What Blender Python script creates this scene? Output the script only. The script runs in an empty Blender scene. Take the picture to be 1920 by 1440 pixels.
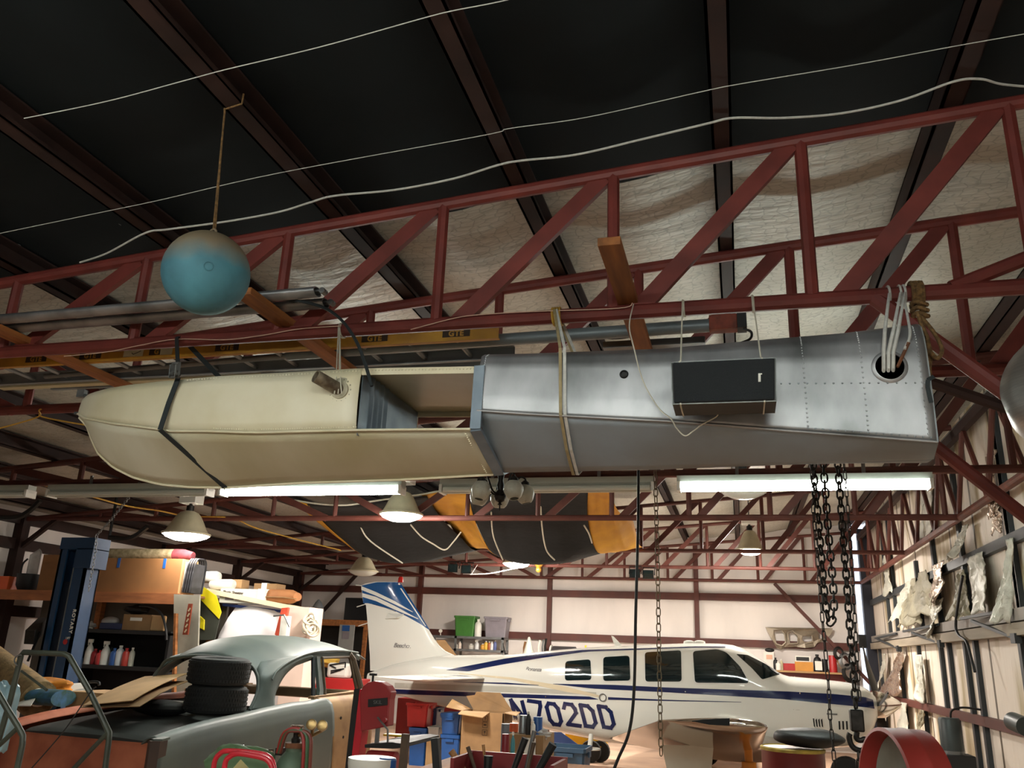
import bpy, bmesh, math, random
from mathutils import Vector, Matrix
V = Vector
PI = math.pi
random.seed(7)
SC = bpy.context.scene
COL = SC.collection

# ---------------------------------------------------------------- camera
EYE = V((0.0, 0.0, 1.65))
F = 1560.0                                   # focal length in pixels of the 1920-wide frame
YAW, PITCH, ROLL = math.radians(15.46), math.radians(17.85), math.radians(2.33)
FWD = V((-math.sin(YAW) * math.cos(PITCH), math.cos(YAW) * math.cos(PITCH), math.sin(PITCH)))
_r = V((math.cos(YAW), math.sin(YAW), 0))
_u = _r.cross(FWD)
CR = math.cos(ROLL) * _r + math.sin(ROLL) * _u
CU = -math.sin(ROLL) * _r + math.cos(ROLL) * _u
cd = bpy.data.cameras.new('camera')
cd.sensor_width = 36.0
cd.lens = 36.0 * F / 1920.0
cd.clip_start = 0.05
cd.clip_end = 200
cam = bpy.data.objects.new('camera', cd)
COL.objects.link(cam)
m = Matrix.Identity(4)
for i in range(3):
    m[i][0], m[i][1], m[i][2], m[i][3] = CR[i], CU[i], -FWD[i], EYE[i]
cam.matrix_world = m
SC.camera = cam

# ---------------------------------------------------------------- world, view transform
SC.view_settings.view_transform = 'Standard'
SC.view_settings.look = 'None'
SC.view_settings.gamma = 1.0
SC.view_settings.use_curve_mapping = False
SC.view_settings.exposure = 0.0
w = bpy.data.worlds.new('world')
SC.world = w
w.use_nodes = True
w.node_tree.nodes['Background'].inputs[0].default_value = (0.80, 0.86, 1.0, 1)
w.node_tree.nodes['Background'].inputs[1].default_value = 1.6
TUBE_POWER = 60.0      # radiance of a lit fluorescent tube
LAMP_POWER = 420.0      # radiance of a lit high-bay lens

# ---------------------------------------------------------------- maths helpers
def ray(px, py):
    return FWD * F + CR * (px - 960.0) - CU * (py - 720.0)
def P(px, py, Y):                     # world point seen at a pixel, on the plane y = Y
    d = ray(px, py); return EYE + d * (Y / d.y)
def PZ(px, py, Z):
    d = ray(px, py); return EYE + d * ((Z - EYE.z) / d.z)
def PXX(px, py, X):
    d = ray(px, py); return EYE + d * (X / d.x)
def lerp(a, b, t): return a + (b - a) * t
def interp(tab, x):                   # piecewise-linear lookup in [(x, y...), ...]
    if x <= tab[0][0]: return tab[0][1:]
    for a, b in zip(tab, tab[1:]):
        if x <= b[0]:
            t = (x - a[0]) / (b[0] - a[0])
            return tuple(lerp(p, q, t) for p, q in zip(a[1:], b[1:]))
    return tab[-1][1:]
def smooth_path(pts, n=8, closed=False):   # Catmull-Rom through points
    pts = [V(p) for p in pts]; out = []; N = len(pts)
    rng = range(N if closed else N - 1)
    for i in rng:
        if closed: p0, p1, p2, p3 = pts[i - 1], pts[i], pts[(i + 1) % N], pts[(i + 2) % N]
        else: p0, p1, p2, p3 = pts[max(i - 1, 0)], pts[i], pts[i + 1], pts[min(i + 2, N - 1)]
        for k in range(n):
            t = k / n
            out.append(0.5 * ((2 * p1) + (p2 - p0) * t + (2 * p0 - 5 * p1 + 4 * p2 - p3) * t * t + (3 * p1 - p0 - 3 * p2 + p3) * t ** 3))
    if not closed: out.append(pts[-1])
    return out
def rotz(a): return Matrix.Rotation(a, 3, 'Z')
def frame_to(d):                      # 3x3 whose z axis is d
    return V(d).normalized().to_track_quat('Z', 'Y').to_matrix()

# ---------------------------------------------------------------- mesh builder
class MB:
    def __init__(s): s.v = []; s.f = []
    def add(s, vs, fs):
        o = len(s.v); s.v += [V(p) for p in vs]; s.f += [tuple(i + o for i in f) for f in fs]; return s
    def box(s, c, size, rot=None):
        c = V(c); hx, hy, hz = [q / 2 for q in size]; vs = []
        for x in (-hx, hx):
            for y in (-hy, hy):
                for z in (-hz, hz):
                    p = V((x, y, z))
                    vs.append(c + (rot @ p if rot else p))
        return s.add(vs, [(0, 1, 3, 2), (4, 6, 7, 5), (0, 4, 5, 1), (2, 3, 7, 6), (0, 2, 6, 4), (1, 5, 7, 3)])
    def bb(s, a, b):                  # box between two corners
        a, b = V(a), V(b)
        return s.box((a + b) / 2, [abs(q) for q in (b - a)])
    def bar(s, a, b, w, h, up=(0, 0, 1)):   # rectangular bar from a to b
        a, b = V(a), V(b); d = (b - a); L = d.length; d.normalize()
        up = V(up)
        if abs(d.dot(up)) > .98: up = V((0, 1, 0))
        x = d.cross(up).normalized(); y = x.cross(d)
        r = Matrix((x, d, y)).transposed()
        return s.box((a + b) / 2, (w, L, h), r)
    def tube(s, pts, r, n=8, closed=False, caps=True):
        pts = [V(p) for p in pts]; N = len(pts)
        rs = r if isinstance(r, (list, tuple)) else [r] * N
        T = []
        for i in range(N):
            if closed: d = pts[(i + 1) % N] - pts[i - 1]
            else: d = pts[min(i + 1, N - 1)] - pts[max(i - 1, 0)]
            if d.length < 1e-9: d = V((0, 0, 1))
            T.append(d.normalized())
        u = T[0].orthogonal().normalized(); vs = []
        for i in range(N):
            u = (u - T[i] * u.dot(T[i]))
            if u.length < 1e-6: u = T[i].orthogonal()
            u.normalize(); w_ = T[i].cross(u)
            for k in range(n):
                a = 2 * PI * k / n
                vs.append(pts[i] + (u * math.cos(a) + w_ * math.sin(a)) * rs[i])
        fs = []
        for i in range(N if closed else N - 1):
            j = (i + 1) % N
            for k in range(n):
                l = (k + 1) % n
                fs.append((i * n + k, i * n + l, j * n + l, j * n + k))
        if caps and not closed:
            fs.append(tuple(range(n - 1, -1, -1))); fs.append(tuple((N - 1) * n + k for k in range(n)))
        return s.add(vs, fs)
    def lathe(s, prof, o=(0, 0, 0), d=(0, 0, 1), n=24, ang=2 * PI):   # prof = [(radius, height)]
        R = frame_to(d); o = V(o); vs = []; full = abs(ang - 2 * PI) < 1e-6
        m_ = n if full else n + 1
        for r, h in prof:
            for k in range(m_):
                a = ang * k / n
                vs.append(o + R @ V((r * math.cos(a), r * math.sin(a), h)))
        fs = []
        for i in range(len(prof) - 1):
            for k in range(n):
                l = (k + 1) % m_
                fs.append((i * m_ + k, i * m_ + l, (i + 1) * m_ + l, (i + 1) * m_ + k))
        if full:
            if prof[0][0] > 1e-5: fs.append(tuple(range(n - 1, -1, -1)))
            if prof[-1][0] > 1e-5: fs.append(tuple((len(prof) - 1) * m_ + k for k in range(n)))
        return s.add(vs, fs)
    def lathe_open(s, prof, o=(0, 0, 0), d=(0, 0, 1), n=24):
        k0 = len(s.f); s.lathe(prof, o, d, n)
        s.f = [f for i, f in enumerate(s.f) if i < k0 or len(f) == 4]
        return s
    def prism(s, pts, ext):           # closed outline (3D points) pushed along ext
        n = len(pts); pts = [V(p) for p in pts]; e = V(ext)
        fs = [tuple(range(n)), tuple(range(2 * n - 1, n - 1, -1))]
        fs += [(i, i + n, (i + 1) % n + n, (i + 1) % n) for i in range(n)]
        return s.add(pts + [p + e for p in pts], fs)
    def loft(s, secs, closed=True, caps=True):    # list of equal-length rings
        n = len(secs[0]); vs = [p for sec in secs for p in sec]; fs = []
        for i in range(len(secs) - 1):
            for k in range(n if closed else n - 1):
                l = (k + 1) % n
                fs.append((i * n + k, i * n + l, (i + 1) * n + l, (i + 1) * n + k))
        if caps and closed:
            fs.append(tuple(range(n - 1, -1, -1))); fs.append(tuple((len(secs) - 1) * n + k for k in range(n)))
        return s.add(vs, fs)
    def grid(s, fn, nu, nv):          # fn(u, v) -> point, u and v in 0..1
        vs = [fn(i / nu, j / nv) for i in range(nu + 1) for j in range(nv + 1)]
        fs = [(i * (nv + 1) + j, (i + 1) * (nv + 1) + j, (i + 1) * (nv + 1) + j + 1, i * (nv + 1) + j + 1) for i in range(nu) for j in range(nv)]
        return s.add(vs, fs)
    def ball(s, c, r, nu=20, nv=12, sc=(1, 1, 1), rot=None):
        c = V(c); vs = [];
        for j in range(nv + 1):
            t = PI * j / nv
            for i in range(nu):
                a = 2 * PI * i / nu
                p = V((r * sc[0] * math.sin(t) * math.cos(a), r * sc[1] * math.sin(t) * math.sin(a), r * sc[2] * math.cos(t)))
                vs.append(c + (rot @ p if rot else p))
        fs = []
        for j in range(nv):
            for i in range(nu):
                k = (i + 1) % nu
                fs.append((j * nu + i, (j + 1) * nu + i, (j + 1) * nu + k, j * nu + k))
        return s.add(vs, fs)
    def link(s, c, d, side, L, W, r, n=6, m_=4):  # one stadium-shaped chain link
        c, d, side = V(c), V(d).normalized(), V(side).normalized(); hl = (L - W) / 2; hw = W / 2; pts = []
        for k in range(m_ + 1):
            a = PI * k / m_
            pts.append(c + d * (hl + hw * math.sin(a)) + side * (hw * math.cos(a)))
        for k in range(m_ + 1):
            a = PI + PI * k / m_
            pts.append(c + d * (-hl + hw * math.sin(a)) + side * (hw * math.cos(a)))
        return s.tube(pts, r, n, closed=True)
    def thick(s, fn, nu, nv, off):    # sheet with thickness: fn(u,v) and an offset vector
        off = V(off); b = len(s.v)
        a = [V(fn(i / nu, j / nv)) for i in range(nu + 1) for j in range(nv + 1)]
        n = len(a); w_ = nv + 1
        fs = []
        for i in range(nu):
            for j in range(nv):
                q = (i * w_ + j, (i + 1) * w_ + j, (i + 1) * w_ + j + 1, i * w_ + j + 1)
                fs.append(q); fs.append(tuple(k + n for k in reversed(q)))
        def edge(p, q): fs.append((p, p + n, q + n, q))
        for i in range(nu): edge(i * w_, (i + 1) * w_); edge((i + 1) * w_ + nv, i * w_ + nv)
        for j in range(nv): edge(j + 1, j); edge(nu * w_ + j, nu * w_ + j + 1)
        return s.add(a + [p + off for p in a], fs)
    def bounds(s):
        lo = V([min(p[i] for p in s.v) for i in range(3)]); hi = V([max(p[i] for p in s.v) for i in range(3)])
        return lo, hi

BASE = {}
def thing(name, label, cat, loc, group=None):
    o = bpy.data.objects.new(name, None); COL.objects.link(o)
    o.location = loc; o.empty_display_size = .1
    o['label'] = label; o['category'] = cat
    if group: o['group'] = group
    BASE[o.name] = V(loc); return o
def obj(name, mb, mat, parent=None, smooth=35, bevel=0, label=None, cat=None, group=None, kind=None, solid=0, sub=0):
    if parent is not None: base = BASE[parent.name]
    else:
        lo, hi = mb.bounds(); base = V(((lo.x + hi.x) / 2, (lo.y + hi.y) / 2, lo.z))
    me = bpy.data.meshes.new(name)
    me.from_pydata([tuple(p - base) for p in mb.v], [], mb.f)
    bm = bmesh.new(); bm.from_mesh(me)
    bmesh.ops.remove_doubles(bm, verts=bm.verts, dist=1e-5)
    bmesh.ops.recalc_face_normals(bm, faces=bm.faces)
    bm.to_mesh(me); bm.free()
    if smooth:
        me.polygons.foreach_set('use_smooth', [True] * len(me.polygons))
        me.set_sharp_from_angle(angle=math.radians(smooth))
    me.materials.append(mat)
    o = bpy.data.objects.new(name, me); COL.objects.link(o)
    if parent is not None: o.parent = parent; BASE[o.name] = base
    else: o.location = base; BASE[o.name] = base
    if solid:
        md = o.modifiers.new('solid', 'SOLIDIFY'); md.thickness = solid; md.offset = 0
    if bevel:
        md = o.modifiers.new('bevel', 'BEVEL'); md.width = bevel; md.segments = 2; md.limit_method = 'ANGLE'
    if sub:
        md = o.modifiers.new('sub', 'SUBSURF'); md.levels = md.render_levels = sub
    if label: o['label'] = label
    if cat: o['category'] = cat
    if group: o['group'] = group
    if kind: o['kind'] = kind
    return o
def struct(name, mb, mat, **k): return obj(name, mb, mat, kind='structure', **k)

# ---------------------------------------------------------------- materials
def lin(c):
    c = c / 255.0
    return c / 12.92 if c <= 0.04045 else ((c + 0.055) / 1.055) ** 2.4
def rgb(*c): return (lin(c[0]), lin(c[1]), lin(c[2]), 1)
MATS = {}
def mat(name, col=(128, 128, 128), rough=.6, metal=0.0, var=.12, scale=6.0, bump=0.0, bscale=None, col2=None, spec=.5, coat=0, alpha=1, trans=0, detail=6, stretch=None, thr=(.35, .7)):
    if name in MATS: return MATS[name]
    m_ = bpy.data.materials.new(name); m_.use_nodes = True
    nt = m_.node_tree; b = nt.nodes['Principled BSDF']
    c = rgb(*col); c2 = rgb(*col2) if col2 else tuple([max(0, x * (1 - 2.5 * var)) for x in c[:3]] + [1])
    tc = nt.nodes.new('ShaderNodeTexCoord')
    mp = nt.nodes.new('ShaderNodeMapping'); nt.links.new(tc.outputs['Object'], mp.inputs[0])
    if stretch: mp.inputs['Scale'].default_value = stretch
    n = nt.nodes.new('ShaderNodeTexNoise'); n.inputs['Scale'].default_value = scale; n.inputs['Detail'].default_value = detail
    nt.links.new(mp.outputs[0], n.inputs['Vector'])
    r = nt.nodes.new('ShaderNodeValToRGB'); r.color_ramp.elements[0].position, r.color_ramp.elements[1].position = thr
    r.color_ramp.elements[0].color = c2; r.color_ramp.elements[1].color = c
    nt.links.new(n.outputs['Fac'], r.inputs[0]); nt.links.new(r.outputs[0], b.inputs['Base Color'])
    mr = nt.nodes.new('ShaderNodeMapRange'); mr.inputs[3].default_value = max(.02, rough - .08); mr.inputs[4].default_value = min(1, rough + .08)
    nt.links.new(n.outputs['Fac'], mr.inputs[0]); nt.links.new(mr.outputs[0], b.inputs['Roughness'])
    b.inputs['Metallic'].default_value = metal
    b.inputs['Specular IOR Level'].default_value = spec
    if coat: b.inputs['Coat Weight'].default_value = coat; b.inputs['Coat Roughness'].default_value = .05
    if trans: b.inputs['Transmission Weight'].default_value = trans
    if alpha < 1: b.inputs['Alpha'].default_value = alpha
    if bump:
        n2 = nt.nodes.new('ShaderNodeTexNoise'); n2.inputs['Scale'].default_value = bscale or scale * 4; n2.inputs['Detail'].default_value = 4
        nt.links.new(mp.outputs[0], n2.inputs['Vector'])
        bp = nt.nodes.new('ShaderNodeBump'); bp.inputs['Strength'].default_value = bump; bp.inputs['Distance'].default_value = .02
        nt.links.new(n2.outputs['Fac'], bp.inputs['Height']); nt.links.new(bp.outputs[0], b.inputs['Normal'])
    MATS[name] = m_; return m_
def glow(name, col, power):
    if name in MATS: return MATS[name]
    m_ = bpy.data.materials.new(name); m_.use_nodes = True; b = m_.node_tree.nodes['Principled BSDF']
    b.inputs['Base Color'].default_value = (.9, .9, .9, 1)
    b.inputs['Emission Color'].default_value = col; b.inputs['Emission Strength'].default_value = power
    MATS[name] = m_; return m_

M_red = mat('red_oxide_steel', (124, 52, 44), .55, .0, .15, 5)
M_red2 = mat('brown_oxide_steel', (98, 48, 38), .6, .0, .15, 5)
M_purlin = mat('dark_primer_steel', (56, 36, 31), .7, .0, .2, 4, spec=.3)
M_girt = mat('brown_primer_steel', (92, 44, 34), .6, .0, .15, 3)
M_black = mat('black_plastic', (20, 21, 22), .55, 0, .1, 20)
M_rubber = mat('tyre_rubber', (26, 28, 28), .8, 0, .15, 12, .2)
M_iron = mat('black_iron', (32, 30, 28), .5, .4, .2, 30)
M_steel = mat('grey_steel', (140, 142, 142), .4, .8, .12, 8)
M_chrome = mat('chrome', (215, 212, 205), .12, 1, .04, 3)
M_white = mat('white_paint', (228, 226, 216), .45, 0, .04, 4)
M_card = mat('cardboard', (150, 116, 78), .85, 0, .10, 5)
M_card2 = mat('pale_cardboard', (178, 142, 98), .85, 0, .08, 5)
M_wood = mat('pine_lumber', (172, 108, 56), .7, 0, .2, 3, stretch=(6, .6, 6))
M_ply = mat('plywood', (172, 122, 76), .7, 0, .15, 3, stretch=(1, 1, 8))
M_rope = mat('hemp_rope', (138, 104, 62), .9, 0, .25, 60, .4)
M_strap = mat('white_webbing', (205, 204, 198), .8, 0, .08, 40)
M_cord = mat('white_cord', (214, 208, 190), .6, 0, .05, 30)
M_yellowcord = mat('yellow_cord', (206, 160, 62), .6, 0, .1, 30)
# ================================================================ the building
XL, XR, YB, YF = -10.6, 2.62, 19.15, -7.0
ZB = 3.30                                    # height of the trusses' bottom chords
def ztop(x): return 4.147 + 0.0815 * x       # top chords follow the single-slope roof
def zroof(x): return ztop(x) + 0.20
TY = [3.88, 5.05, 7.8, 10.4, 13.75, 16.3, 18.95]

M_floor = mat('worn_concrete', (188, 158, 134), .6, 0, .10, 1.2, .05, 30, col2=(146, 118, 98), thr=(.3, .6))
M_wallw = mat('white_vinyl_insulation', (226, 218, 212), .55, 0, .05, 1.6, .25, 5, stretch=(1.2, 1.2, .35))
M_blackroof = mat('black_roof_insulation', (22, 28, 30), .8, 0, .15, 2, .12, 6, spec=.2)

def foil_mat():
    m_ = bpy.data.materials.new('foil_insulation_with_netting'); m_.use_nodes = True; nt = m_.node_tree; b = nt.nodes['Principled BSDF']
    tc = nt.nodes.new('ShaderNodeTexCoord')
    n = nt.nodes.new('ShaderNodeTexNoise'); n.inputs['Scale'].default_value = .9; n.inputs['Detail'].default_value = 5
    nt.links.new(tc.outputs['Object'], n.inputs['Vector'])
    r = nt.nodes.new('ShaderNodeValToRGB'); r.color_ramp.elements[0].position = .3; r.color_ramp.elements[1].position = .7
    r.color_ramp.elements[0].color = rgb(166, 160, 146); r.color_ramp.elements[1].color = rgb(202, 200, 190)
    nt.links.new(n.outputs['Fac'], r.inputs[0])
    # chicken wire: cell edges of a squashed voronoi
    mp = nt.nodes.new('ShaderNodeMapping'); mp.inputs['Scale'].default_value = (12, 22, 0); nt.links.new(tc.outputs['Object'], mp.inputs[0])
    vo = nt.nodes.new('ShaderNodeTexVoronoi'); vo.feature = 'DISTANCE_TO_EDGE'; vo.inputs['Scale'].default_value = 1.0; vo.inputs['Randomness'].default_value = .7
    nt.links.new(mp.outputs[0], vo.inputs['Vector'])
    lt = nt.nodes.new('ShaderNodeMapRange'); lt.inputs[1].default_value = .015; lt.inputs[2].default_value = .07; lt.inputs[3].default_value = .72; lt.inputs[4].default_value = 1.0
    nt.links.new(vo.outputs['Distance'], lt.inputs[0])
    mx = nt.nodes.new('ShaderNodeMix'); mx.data_type = 'RGBA'; mx.blend_type = 'MULTIPLY'; mx.inputs[0].default_value = 1
    nt.links.new(r.outputs[0], mx.inputs[6]); nt.links.new(lt.outputs[0], mx.inputs[7]); nt.links.new(mx.outputs[2], b.inputs['Base Color'])
    b.inputs['Metallic'].default_value = .12; b.inputs['Roughness'].default_value = .5
    w_ = nt.nodes.new('ShaderNodeTexNoise'); w_.inputs['Scale'].default_value = 7; w_.inputs['Detail'].default_value = 3
    mp2 = nt.nodes.new('ShaderNodeMapping'); mp2.inputs['Scale'].default_value = (.35, 1.6, 1); nt.links.new(tc.outputs['Object'], mp2.inputs[0]); nt.links.new(mp2.outputs[0], w_.inputs['Vector'])
    ad = nt.nodes.new('ShaderNodeMath'); ad.operation = 'MULTIPLY_ADD'; ad.inputs[1].default_value = .25
    nt.links.new(vo.outputs['Distance'], ad.inputs[0]); nt.links.new(w_.outputs['Fac'], ad.inputs[2])
    bp = nt.nodes.new('ShaderNodeBump'); bp.inputs['Strength'].default_value = .6; bp.inputs['Distance'].default_value = .025
    nt.links.new(ad.outputs[0], bp.inputs['Height']); nt.links.new(bp.outputs[0], b.inputs['Normal'])
    return m_
M_foil = foil_mat()

struct('floor', MB().bb((XL, YF, -.12), (XR, YB + .1, 0)), M_floor, smooth=0)
def roof_mb(y0, y1):
    a = [V((x, y, zroof(x))) for x, y in ((XL, y0), (XR, y0), (XR, y1), (XL, y1))]
    return MB().prism(a, (0, 0, .12))
def wavy_roof(y0, y1):                      # insulation sagging between the purlins
    def fn(u, v):
        x = lerp(XL, XR, u); y = lerp(y0, y1, v)
        ph = ((x + 4.354) / 1.091) % 1.0
        return V((x, y, zroof(x) - .045 * math.sin(PI * ph) ** 2 * (1 + .4 * math.sin(y * 2.1 + x))))
    return MB().thick(fn, 96, 24, (0, 0, .12))
struct('ceiling', wavy_roof(4.2, YB), M_foil, smooth=60)
struct('ceiling', wavy_roof(YF, 4.19), M_blackroof, smooth=60)
# far wall stops short of the corner column: daylight shows through the open joint
xslit = P(1603, 1100, YB).x
struct('wall_back', MB().bb((XL, YB, 0), (xslit, YB + .1, zroof(xslit) + .1)), M_wallw, smooth=0)
struct('wall_left', MB().bb((XL - .1, YF, 0), (XL, YB, zroof(XL) + .1)), M_wallw, smooth=0)
struct('wall_front', MB().bb((XL, YF - .1, 0), (XR, YF, zroof(XR) + .1)), M_wallw, smooth=0)

def torn_wall_mat():
    m_ = bpy.data.materials.new('stained_wall_insulation'); m_.use_nodes = True; nt = m_.node_tree; b = nt.nodes['Principled BSDF']
    tc = nt.nodes.new('ShaderNodeTexCoord')
    mp = nt.nodes.new('ShaderNodeMapping'); mp.inputs['Scale'].default_value = (1, 1.6, .35); nt.links.new(tc.outputs['Object'], mp.inputs[0])
    n = nt.nodes.new('ShaderNodeTexNoise'); n.inputs['Scale'].default_value = 1.5; n.inputs['Detail'].default_value = 7; nt.links.new(mp.outputs[0], n.inputs['Vector'])
    r = nt.nodes.new('ShaderNodeValToRGB'); e = r.color_ramp.elements
    e[0].position = .25; e[0].color = rgb(150, 130, 100); e[1].position = .5; e[1].color = rgb(222, 210, 196)
    k = e.new(.4); k.color = rgb(180, 164, 132)
    nt.links.new(n.outputs['Fac'], r.inputs[0])
    # dark ribs of the bare sheeting between the panels of insulation
    wv = nt.nodes.new('ShaderNodeTexWave'); wv.bands_direction = 'Y'; wv.inputs['Scale'].default_value = .27; wv.inputs['Distortion'].default_value = 2.5; wv.inputs['Detail'].default_value = 2; wv.inputs['Detail Scale'].default_value = .6
    mpw = nt.nodes.new('ShaderNodeMapping'); mpw.inputs['Scale'].default_value = (1, 1, .15); nt.links.new(tc.outputs['Object'], mpw.inputs[0]); nt.links.new(mpw.outputs[0], wv.inputs['Vector'])
    mr = nt.nodes.new('ShaderNodeMapRange'); mr.inputs[1].default_value = .006; mr.inputs[2].default_value = .012; nt.links.new(wv.outputs['Fac'], mr.inputs[0])
    mx = nt.nodes.new('ShaderNodeMix'); mx.data_type = 'RGBA'; mx.inputs[6].default_value = rgb(96, 84, 68); nt.links.new(mr.outputs[0], mx.inputs[0]); nt.links.new(r.outputs[0], mx.inputs[7])
    nt.links.new(mx.outputs[2], b.inputs['Base Color']); b.inputs['Roughness'].default_value = .6
    n2 = nt.nodes.new('ShaderNodeTexNoise'); n2.inputs['Scale'].default_value = 5; nt.links.new(mp.outputs[0], n2.inputs['Vector'])
    bp = nt.nodes.new('ShaderNodeBump'); bp.inputs['Strength'].default_value = .4; bp.inputs['Distance'].default_value = .05
    nt.links.new(n2.outputs['Fac'], bp.inputs['Height']); nt.links.new(bp.outputs[0], b.inputs['Normal'])
    return m_
M_torn = torn_wall_mat()
struct('wall_right', MB().bb((XR, YF, 0), (XR + .1, YB - .25, zroof(XR) + .1)), M_torn, smooth=0)

# ---- roof purlins: channels running from front to back
ordn = ['first', 'second', 'third', 'fourth', 'fifth', 'sixth', 'seventh']
for i in range(-5, 7):
    x = -4.354 + 1.091 * i
    if x > 2.4: break
    z0 = ztop(x) + .034
    mb = MB()
    mb.bb((x - .05, YF, z0), (x + .05, YB - .1, z0 + .012))
    mb.bb((x - .05, YF, z0), (x - .036, YB - .1, z0 + .15)); mb.bb((x - .05, YF, z0 + .138), (x + .05, YB - .1, z0 + .15))
    mb.bb((x + .038, YF, z0), (x + .05, YB - .1, z0 + .03))
    where = {-1: 'passing through the upper-left corner of the view', 0: 'meeting the near truss above the aluminium tubes',
             1: 'carrying the rope of the blue ball', 2: 'next after the one with the blue ball rope', 3: 'crossing the black roof mid-view',
             4: 'straight above the black speaker', 5: 'nearest the torn side wall'}.get(i, None)
    if i < -1: lab = 'dark steel roof purlin over the far low side of the roof'
    elif where: lab = 'dark steel roof purlin ' + where
    else: lab = 'dark steel roof purlin close against the high side wall'
    obj('roof_purlin', mb, M_purlin, smooth=0, label=lab, cat='purlin', group='roof purlins')

# ---- roof trusses
XV = [-3.415 + .9525 * k for k in range(-7, 7)]
def truss(Y, label, k, end=2.45):
    t = thing('roof_truss', label, 'truss', (XR - .3, Y, ZB), 'red steel roof trusses')
    MR = M_red if Y < 6 else M_red2
    x0 = XL + .15; x1 = XR - .15
    obj('top_chord', MB().tube([(x0, Y, ztop(x0)), (x1, Y, ztop(x1))], .036 * k, 10), MR, t)
    obj('bottom_chord', MB().tube([(x0, Y, ZB), (x1, Y, ZB)], .038 * k, 10), MR, t)
    for x in XV:
        obj('vertical_web', MB().tube([(x, Y, ZB), (x, Y, ztop(x))], .032 * k, 8), MR, t)
    for a, b in zip(XV, XV[1:]):
        if a > -4.5: p, q = V((a + .12, Y, ZB)), V((b - .05, Y, ztop(b) - .02))
        else: p, q = V((a + .05, Y, ztop(a) - .02)), V((b - .12, Y, ZB))
        if q.z - p.z > 0 or p.z - q.z > .05:
            obj('diagonal_web', MB().bar(p, q, .088 * k, .035, (0, 1, 0)), MR, t)
    # knee brace down to the wall column
    if Y < 6:
        obj('knee_brace', MB().tube([(.66, Y, ZB), (XR - .05, Y, ZB - 1.9)], .038 * k, 10), MR, t)
    return t
tl = ['red pipe roof truss holding up the cream and silver float', 'red pipe roof truss just behind the float, under the ladders',
      'dark red roof truss carrying the row of fluorescent fixtures', 'red roof truss crossing in front of the yellow and black cloth',
      'red roof truss behind the yellow and black cloth', 'red roof truss lit orange by the far bell lamp', 'red roof truss standing against the far white wall']
for y, l in zip(TY, tl):
    t_ = truss(y, l, 1.0 if y < 12 else .9)
    if y == TY[0]:
        obj('pipe_brace', MB().tube([P(1783, 540, 3.88), P(1925, 484, 3.88), P(2300, 345, 3.88)], .034, 10), M_red, t_)
    if y == TY[1]:
        obj('pipe_brace', MB().tube([P(1700, 702, 5.05), P(1885, 764, 5.05), P(2100, 838, 5.05)], .034, 8), M_purlin, t_)

# ---- side-wall truss on the high side: pipe, webs, eave angle
t = thing('wall_truss', 'long red zigzag truss running along the top of the torn side wall', 'truss', (XR - .12, 8, ZB))
XW = XR - .17
obj('bottom_pipe', MB().tube([(XW, YF + .2, ZB), (XW, YB - .35, ZB)], .042, 10), mat('rusty_red_pipe', (118, 60, 44), .55, 0, .2, 8), t)
obj('top_chord', MB().bar((XW, YF + .2, 4.2), (XW, YB - .35, 4.2), .07, .1), M_purlin, t)
y = 2.4; k = 0
while y < YB - .7:
    y2 = y + .62
    a, b = ((XW, y, ZB), (XW, y2, 4.2)) if k % 2 else ((XW, y, 4.2), (XW, y2, ZB))
    obj('diagonal_web', MB().tube([a, b], .028, 6), M_red2, t); y = y2; k += 1
mb = MB()
mb.bar((XR - .05, YF, 4.36), (XR - .05, YB - .3, 4.36), .03, .12)
struct('trim_1', mb, M_steel, smooth=0)

# ---- corner and wall columns
M_navy = mat('dark_blue_steel', (38, 40, 52), .45, .1, .1, 4)
struct('column_corner', MB().bb((xslit + .12, YB - .02, 0), (xslit + .26, YB + .1, 4.4)).bb((XR - .18, YB - .3, 0), (XR, YB - .1, 4.4)), M_navy, smooth=0)
def zwall(py, px): return P(px, py, YB - .05).z
for px in (560, 787, 1031, 1307):
    x = P(px, 1150, YB).x
    struct('column_back', MB().bb((x - .05, YB - .12, 0), (x + .05, YB, ztop(x))), M_girt, smooth=0)
xs0, xs1 = XL, xslit - .02
zg = [P(1150, 1115, YB - .05).z, P(1250, 1201, YB - .05).z]
for i, z in enumerate(zg):
    struct('trim_%d' % (2 + i), MB().bb((xs0, YB - .09, z - .075), (xs1, YB - .002, z + .075)), M_girt, smooth=0)
struct('trim_4', MB().bar(P(1452, 1094, YB - .14), P(1640, 1290, YB - .14), .05, .07), M_girt, smooth=0)
struct('trim_5', MB().bar(P(668, 1078, YB - .14), P(600, 1152, YB - .14), .05, .08), M_purlin, smooth=0)
# low side wall
for i, z in enumerate((2.92, 1.95, 3.3)):
    struct('trim_%d' % (6 + i), MB().bb((XL, YF, z - .08), (XL + .09, YB, z + .08)), M_purlin, smooth=0)
for y in TY[1:]:
    struct('column_left', MB().bb((XL, y - .07, 0), (XL + .16, y + .07, ztop(XL) + .05)), M_purlin, smooth=0)
    struct('trim_9', MB().bar((XL + .1, y, 2.85), (XL + .7, y, ZB), .06, .06), M_purlin, smooth=0)
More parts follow.
